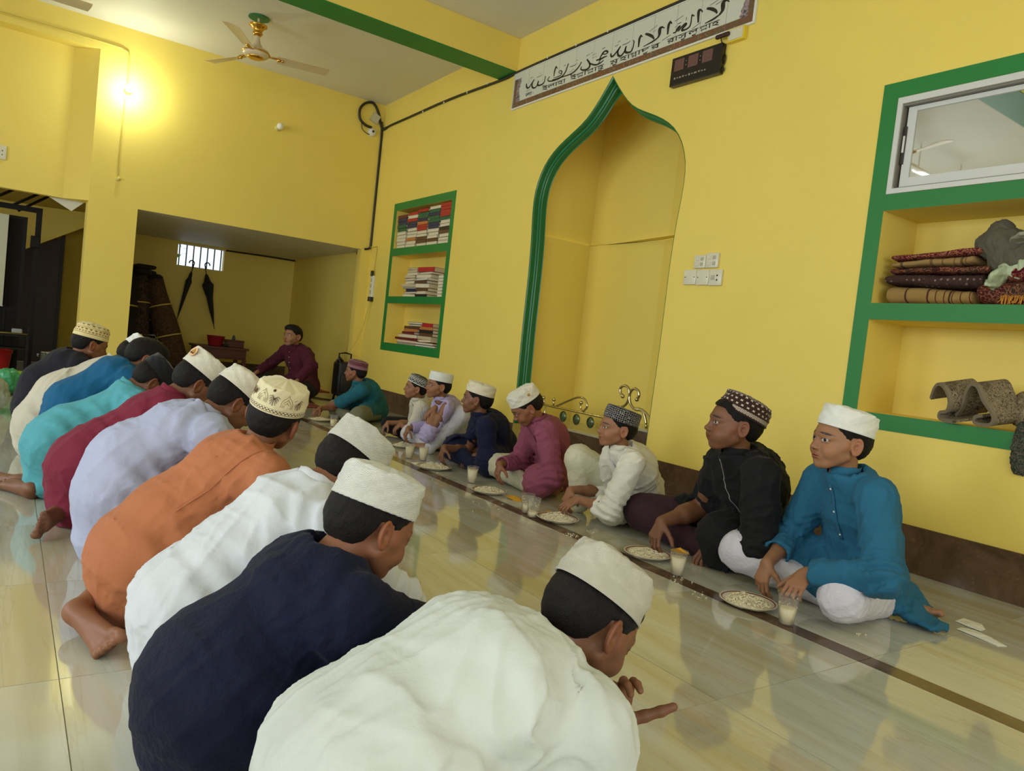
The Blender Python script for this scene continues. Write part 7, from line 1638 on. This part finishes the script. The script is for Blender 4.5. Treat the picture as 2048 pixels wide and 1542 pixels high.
dr = empty('door_1', (12.1, -.40, 0)); dr['kind'] = 'structure'; MB().box((0, -.20, 0), (.05, .8, 1.72)).build('door_leaf', plain('door_dark', lin(48, 34, 26), .5), dr); MB().box((-.02, -.22, 0), (.06, -.18, 1.78)).build('door_frame', plain('door_frame_dark', lin(28, 22, 20), .5), dr); MB().box((-.03, .3, .9), (0, .34, .98)).build('door_handle', M['dkmetal'], dr)
for i, (a, b) in enumerate((((10.5, .30, 1.88), (10.55, -.08, 2.17)), ((10.5, .05, 1.885), (10.55, -.30, 2.15)), ((10.9, -.05, 1.90), (10.95, -.40, 2.18)))): o = MB().tube([a, b], .016, 8).build('stair_bar', M['iron'], None, True); tag(o, '%s slanting dark bar under the stairs, counted from the left' % ('first', 'second', 'third')[i], 'bar', 'bars under the stairs')
pn_ = MB().add([(9.39, -.298, 1.965), (9.39, -.63, 1.965), (9.38, -.517, 1.85), (9.384, -.298, 1.965), (9.384, -.63, 1.965), (9.374, -.517, 1.85)], [(0, 1, 2), (5, 4, 3), (0, 3, 4, 1), (1, 4, 5, 2), (2, 5, 3, 0)]).build('paper_pennant', plain('pennant_white', lin(214, 214, 204), .8), None); tag(pn_, 'white triangular paper pennant hanging at the top of the doorway', 'pennant')
rk = empty('steel_rack', (9.85, .40, 0), 'black steel rack with a bright rail at the left edge', 'rack')
for i in (-1, 1):
    for j in (-1, 1): MB().box((i*.16-.012, j*.62-.012, 0), (i*.16+.012, j*.62+.012, .56)).build('leg', M['iron'], rk)
for z, mt in ((.46, M['brmetal']), ): MB().tube([(-.18, -.62, z+.01), (-.18, .62, z+.01)], .012, 8).build('rail', mt, rk, True)
for z in (.30, .44): MB().box((-.17, -.62, z), (.17, .62, z+.014)).build('shelf', M['iron'], rk)
for i, (y, w_, z, hh) in enumerate(((.06, .20, .455, .05), (.10, .16, .506, .045))): o = MB().box((9.74, y-.0, z), (9.98, y+w_, z+hh), .004).build('paper_box', plain('box_cream', lin(176, 170, 138), .7), None); tag(o, ('lower' if i == 0 else 'upper')+' cream box stacked on the black steel rack', 'box')
o = MB().box((9.74, -.17, .455), (9.90, -.07, .52), .012).build('tape_roll', plain('box_grey', lin(150, 156, 156), .5), None); tag(o, 'small grey object at the right end of the steel rack', 'box')
bu = empty('bucket', (11.0, .02, 0), 'red plastic bucket under the steel rack', 'bucket'); bu.location = (10.2, .02, 0)
MB().lathe([(.001, .003), (.085, .0), (.090, .004), (.118, .25), (.124, .25), (.124, .258), (.112, .256), (.084, .012), (.001, .010)], n=28).build('pail', plain('bright_red_plastic', lin(196, 30, 34), .3), bu, True); MB().tube([(0, .12*math.cos(t), .25-.10*math.sin(t)) for t in np.linspace(0, PI, 12)], .004, 6).build('handle', M['brmetal'], bu, True)
jg = MB().lathe([(.001, 0), (.042, 0), (.046, .01), (.046, .11), (.030, .13), (.001, .131)], n=20).build('green_bottle', plain('lime_plastic', lin(128, 178, 62), .3), None, True); jg.rotation_euler = (math.radians(90), 0, .2); jg.location = (9.35, -.10, .05); tag(jg, 'lime green bottle lying on the floor by the rack', 'bottle')
blob('plastic_bag', [((7.95, .02, .10), (.20, .20, .10)), ((7.85, -.05, .16), (.10, .10, .08)), ((8.10, .10, .08), (.15, .15, .08))], (lambda m: (m.p(Base_Color=lin(70, 172, 118), Roughness=.3), m.b.inputs['Transmission Weight'].__setattr__('default_value', .25), m.m)[-1])(NT('green_plastic')), 'crumpled green plastic bag on the floor at the left edge', 'bag', .012, 30, 12, .008)
blob('plastic_bag', [((6.75, .10, .11), (.20, .17, .11)), ((6.70, .05, .20), (.10, .10, .07))], (lambda m: (m.p(Base_Color=lin(186, 196, 178), Roughness=.25), m.b.inputs['Transmission Weight'].__setattr__('default_value', .35), m.m)[-1])(NT('clear_plastic')), 'clear plastic bag on the floor, in front of the green one', 'bag', .012, 30, 14, .008)
pt = empty('steel_pot', (9.0, -.32, 0), 'steel pot behind the charcoal shirt boy', 'pot'); pt.location = (9.5, -.44, 0)
MB().lathe([(.001, .002), (.09, 0), (.10, .008), (.10, .30), (.106, .304), (.106, .31), (.095, .306), (.092, .014), (.001, .012)], n=28).build('pot', M['brmetal'], pt, True)
for i in (-1, 1): MB().tube([(0, i*.098, .25), (0, i*.125, .26), (0, i*.125, .28), (0, i*.098, .27)], .005, 6).build('handle', M['brmetal'], pt, True)
# a bit of garden outside the store window
gd = empty('garden_shrub', (13.3, -2.0, 0), 'leafy green shrub outside the small store window', 'shrub'); r_ = random.Random(3)
lf = MB()
for i in range(70):
    c_ = V(r_.uniform(-.2, .2), r_.uniform(-.35, .25), r_.uniform(1.2, 2.3)); d = nrm(V(r_.uniform(-1, 1), r_.uniform(-1, 1), r_.uniform(-.6, .8))); e = nrm(np.cross(d, (0, 0, 1)))*.04; lf.add([c_, c_+d*.08+e, c_+d*.20, c_+d*.08-e], [(0, 1, 2, 3)])
lf.build('leaves', plain('leaf_green', lin(92, 140, 62), .5), gd, kind='stuff'); MB().tube([(0, 0, 0), (.02, -.05, 1.0), (0, 0, 2.0)], .03, 8).build('stem', plain('bark', lin(96, 80, 56), .8), gd, True)
MB().box((12.2, -6, -.06), (20, 6, -.05)).build('ground_outside', plain('ground', lin(150, 150, 130), .9), None, kind='structure')
# ---- embroidery on caps and collars
def stitch(p, pts, w, mat, name='embroidery'):
    """pts: (angle, height) on the band of the cap"""
    P = [p.cap_point(a, z, 1.012-.085*max(0, z/.080)+.012*math.sin(PI*min(1, z/.08)), .082, .1005) for a, z in pts]
    P2 = []
    for i in range(len(P)-1): P2 += [P[i]+(P[i+1]-P[i])*t for t in (0, .5)]
    P2.append(P[-1]); MB().tube([p.local(q) for q in P2], w, 4).build(name, mat, p.root)
def palm(p, a0, z0, hgt, sc=1.):
    stitch(p, [(a0, z0), (a0+.01, z0+hgt*.5), (a0, z0+hgt)], .0010, M['thread'], 'palm_trunk')
    for q in (-1, 1):
        for k in range(4):
            e = .20*q*sc; stitch(p, [(a0, z0+hgt), (a0+e*.5*(1-.15*k), z0+hgt+.009-.0048*k), (a0+e*(1.0-.17*k), z0+hgt+.004-.0080*k)], .00075, M['thread'], 'palm_frond')
def dome(p, a0, z0, w, hgt):
    for s_ in (1., .72, .45):
        stitch(p, [(a0-w*s_, z0), (a0-w*s_*1.05, z0+hgt*.35*s_), (a0-w*s_*.75, z0+hgt*.62*s_), (a0-w*.2*s_, z0+hgt*.82*s_), (a0, z0+hgt*s_), (a0+w*.2*s_, z0+hgt*.82*s_), (a0+w*s_*.75, z0+hgt*.62*s_), (a0+w*s_*1.05, z0+hgt*.35*s_), (a0+w*s_, z0)], .0006, M['thread_l'], 'dome_outline')
B0 = math.radians(180)
for k in range(6): palm(po, B0-1.25+k*.95, .026, .022); dome(po, B0-.80+k*.95, .028, .20, .040)
m_ = po.cap_point(B0-.2, .070, .90, .082, .1005); MB().ball(po.local(m_), .006, 8, 5).build('knot', M['thread'], po.root)
def badge(p, th, z, r):
    c = p.cap_point(th, z, 1.03, .082, .1005); n_ = nrm(p.cap_point(th, z, 1.3, .082, .1005)-c); up_ = nrm(p.capM@V(0, 0, 1)); E = frame(np.cross(up_, n_), n_); rt = nrm(np.cross(up_, n_))
    lc = p.local(c); vs = [lc+rt*r*math.cos(t)*1.0+up_*r*math.sin(t)*1.05 for t in np.linspace(0, 2*PI, 25)[:-1]]; MB().add(vs+[v+n_*.0015 for v in vs], [tuple(range(23, -1, -1)), tuple(24+i for i in range(24))]+[(i, (i+1) % 24, 24+(i+1) % 24, 24+i) for i in range(24)]).build('badge_ground', plain('badge_cream', lin(220, 176, 130), .7), p.root)
    d = [(-.62, -.55), (-.70, -.05), (-.55, .25), (-.22, .45), (0, .85), (.22, .45), (.55, .25), (.70, -.05), (.62, -.55)]; vs = [lc+n_*.002+rt*r*a*.85+up_*r*b*.85 for a, b in d]; k_ = len(vs); MB().add(vs+[v+n_*.002 for v in vs], [tuple(range(k_-1, -1, -1)), tuple(k_+i for i in range(k_))]+[(i, (i+1) % k_, k_+(i+1) % k_, k_+i) for i in range(k_)]).build('badge_dome', M['gold'], p.root)
    vs = [lc+n_*.0042+rt*r*a*.6+up_*r*b for a, b in ((-1, -.50), (1, -.50), (1, -.18), (-1, -.18))]; MB().add(vs, [(0, 1, 2, 3)]).build('badge_base', M['thread'], p.root)
badge(pm, math.radians(158), .045, .021)
# orange scrolls on the navy collar
mo = plain('orange_thread', lin(206, 122, 58), .6); a_ = nrm(nrm(V(.06, -.38, .92))*.5+nrm(pn.hc-pn.nb)); Rn = frame(nrm(pn.F*.3+nrm(V(.10, -.90, -.42))), a_); cn = pn.nb+a_*.002
def cpt(t, z, k=1.0): return cn+Rn@V(.0530*pn.sc*k*math.sin(t), .0555*pn.sc*k*math.cos(t), z-.012*math.exp(-(min(t, 2*PI-t)/.7)**2))
for z in (.003, .039): MB().tube([pn.local(cpt(t, z, 1.045 if z < .01 else 1.10)) for t in np.linspace(.3, 2*PI-.3, 60)], .0013, 5).build('collar_edging', mo, pn.root)
for i in range(15):
    t0 = .45+i*.38; s_ = 1 if i % 2 else -1
    MB().tube([pn.local(cpt(t0+.16*u*math.cos(s_*u*8), .0195+s_*.0130*u*math.sin(u*8)*1.0, 1.095)) for u in np.linspace(.05, 1, 22)], .0012, 4).build('collar_scroll', mo, pn.root)

def seamring(p, c, ax, a0, a1, mat, w=.0022, name='shoulder_seam', n=40, rr=.15, flat=0):
    """a stitched seam laid round the shoulder"""
    ax = nrm(ax); u = nrm(np.cross(ax, (0, 0, 1))); v = np.cross(ax, u); A_ = np.linspace(a0, a1, n); D = np.cos(A_)[:, None]*u+np.sin(A_)[:, None]*v; O = c+D*rr; t = np.zeros(n)
    for _ in range(40): t = np.minimum(t+np.clip(p.S.at(O-t[:, None]*D), -.01, .05)*.8, rr)
    P = O-t[:, None]*D; P[1:-1] = .25*P[:-2]+.5*P[1:-1]+.25*P[2:]; P = P+D*.0018
    if not flat: MB().tube([p.local(q) for q in P], w, 5).build(name, mat, p.root, True); return
    vs = []
    for i in range(n):
        for sgn in (-1, 1): vs.append(p.local(P[i]+ax*sgn*flat/2))
    fs = [(2*i, 2*i+1, 2*i+3, 2*i+2) for i in range(n-1)]; m = len(vs); vs += [q-D[i//2]*.003 for i, q in enumerate(vs)]; fs += [tuple(k+m for k in f[::-1]) for f in fs]+[(2*i+s_, 2*i+2+s_, m+2*i+2+s_, m+2*i+s_) for i in range(n-1) for s_ in (0, 1)]
    MB().add(vs, fs).build(name, mat, p.root, True)
M['seam_w'] = plain('seam_white', lin(222, 214, 196), .8)
for pp, mt in ((po, M['c_orange']),):
    R0 = nrm(pp.shs[0]-pp.top); seamring(pp, pp.shs[0]*.62+pp.top*.38-V(0, 0, .02), nrm(pp.els[0]-pp.shs[0])*.3+R0, 0, 2*PI, mt, .0022, flat=.013 if pp is pfg else 0)
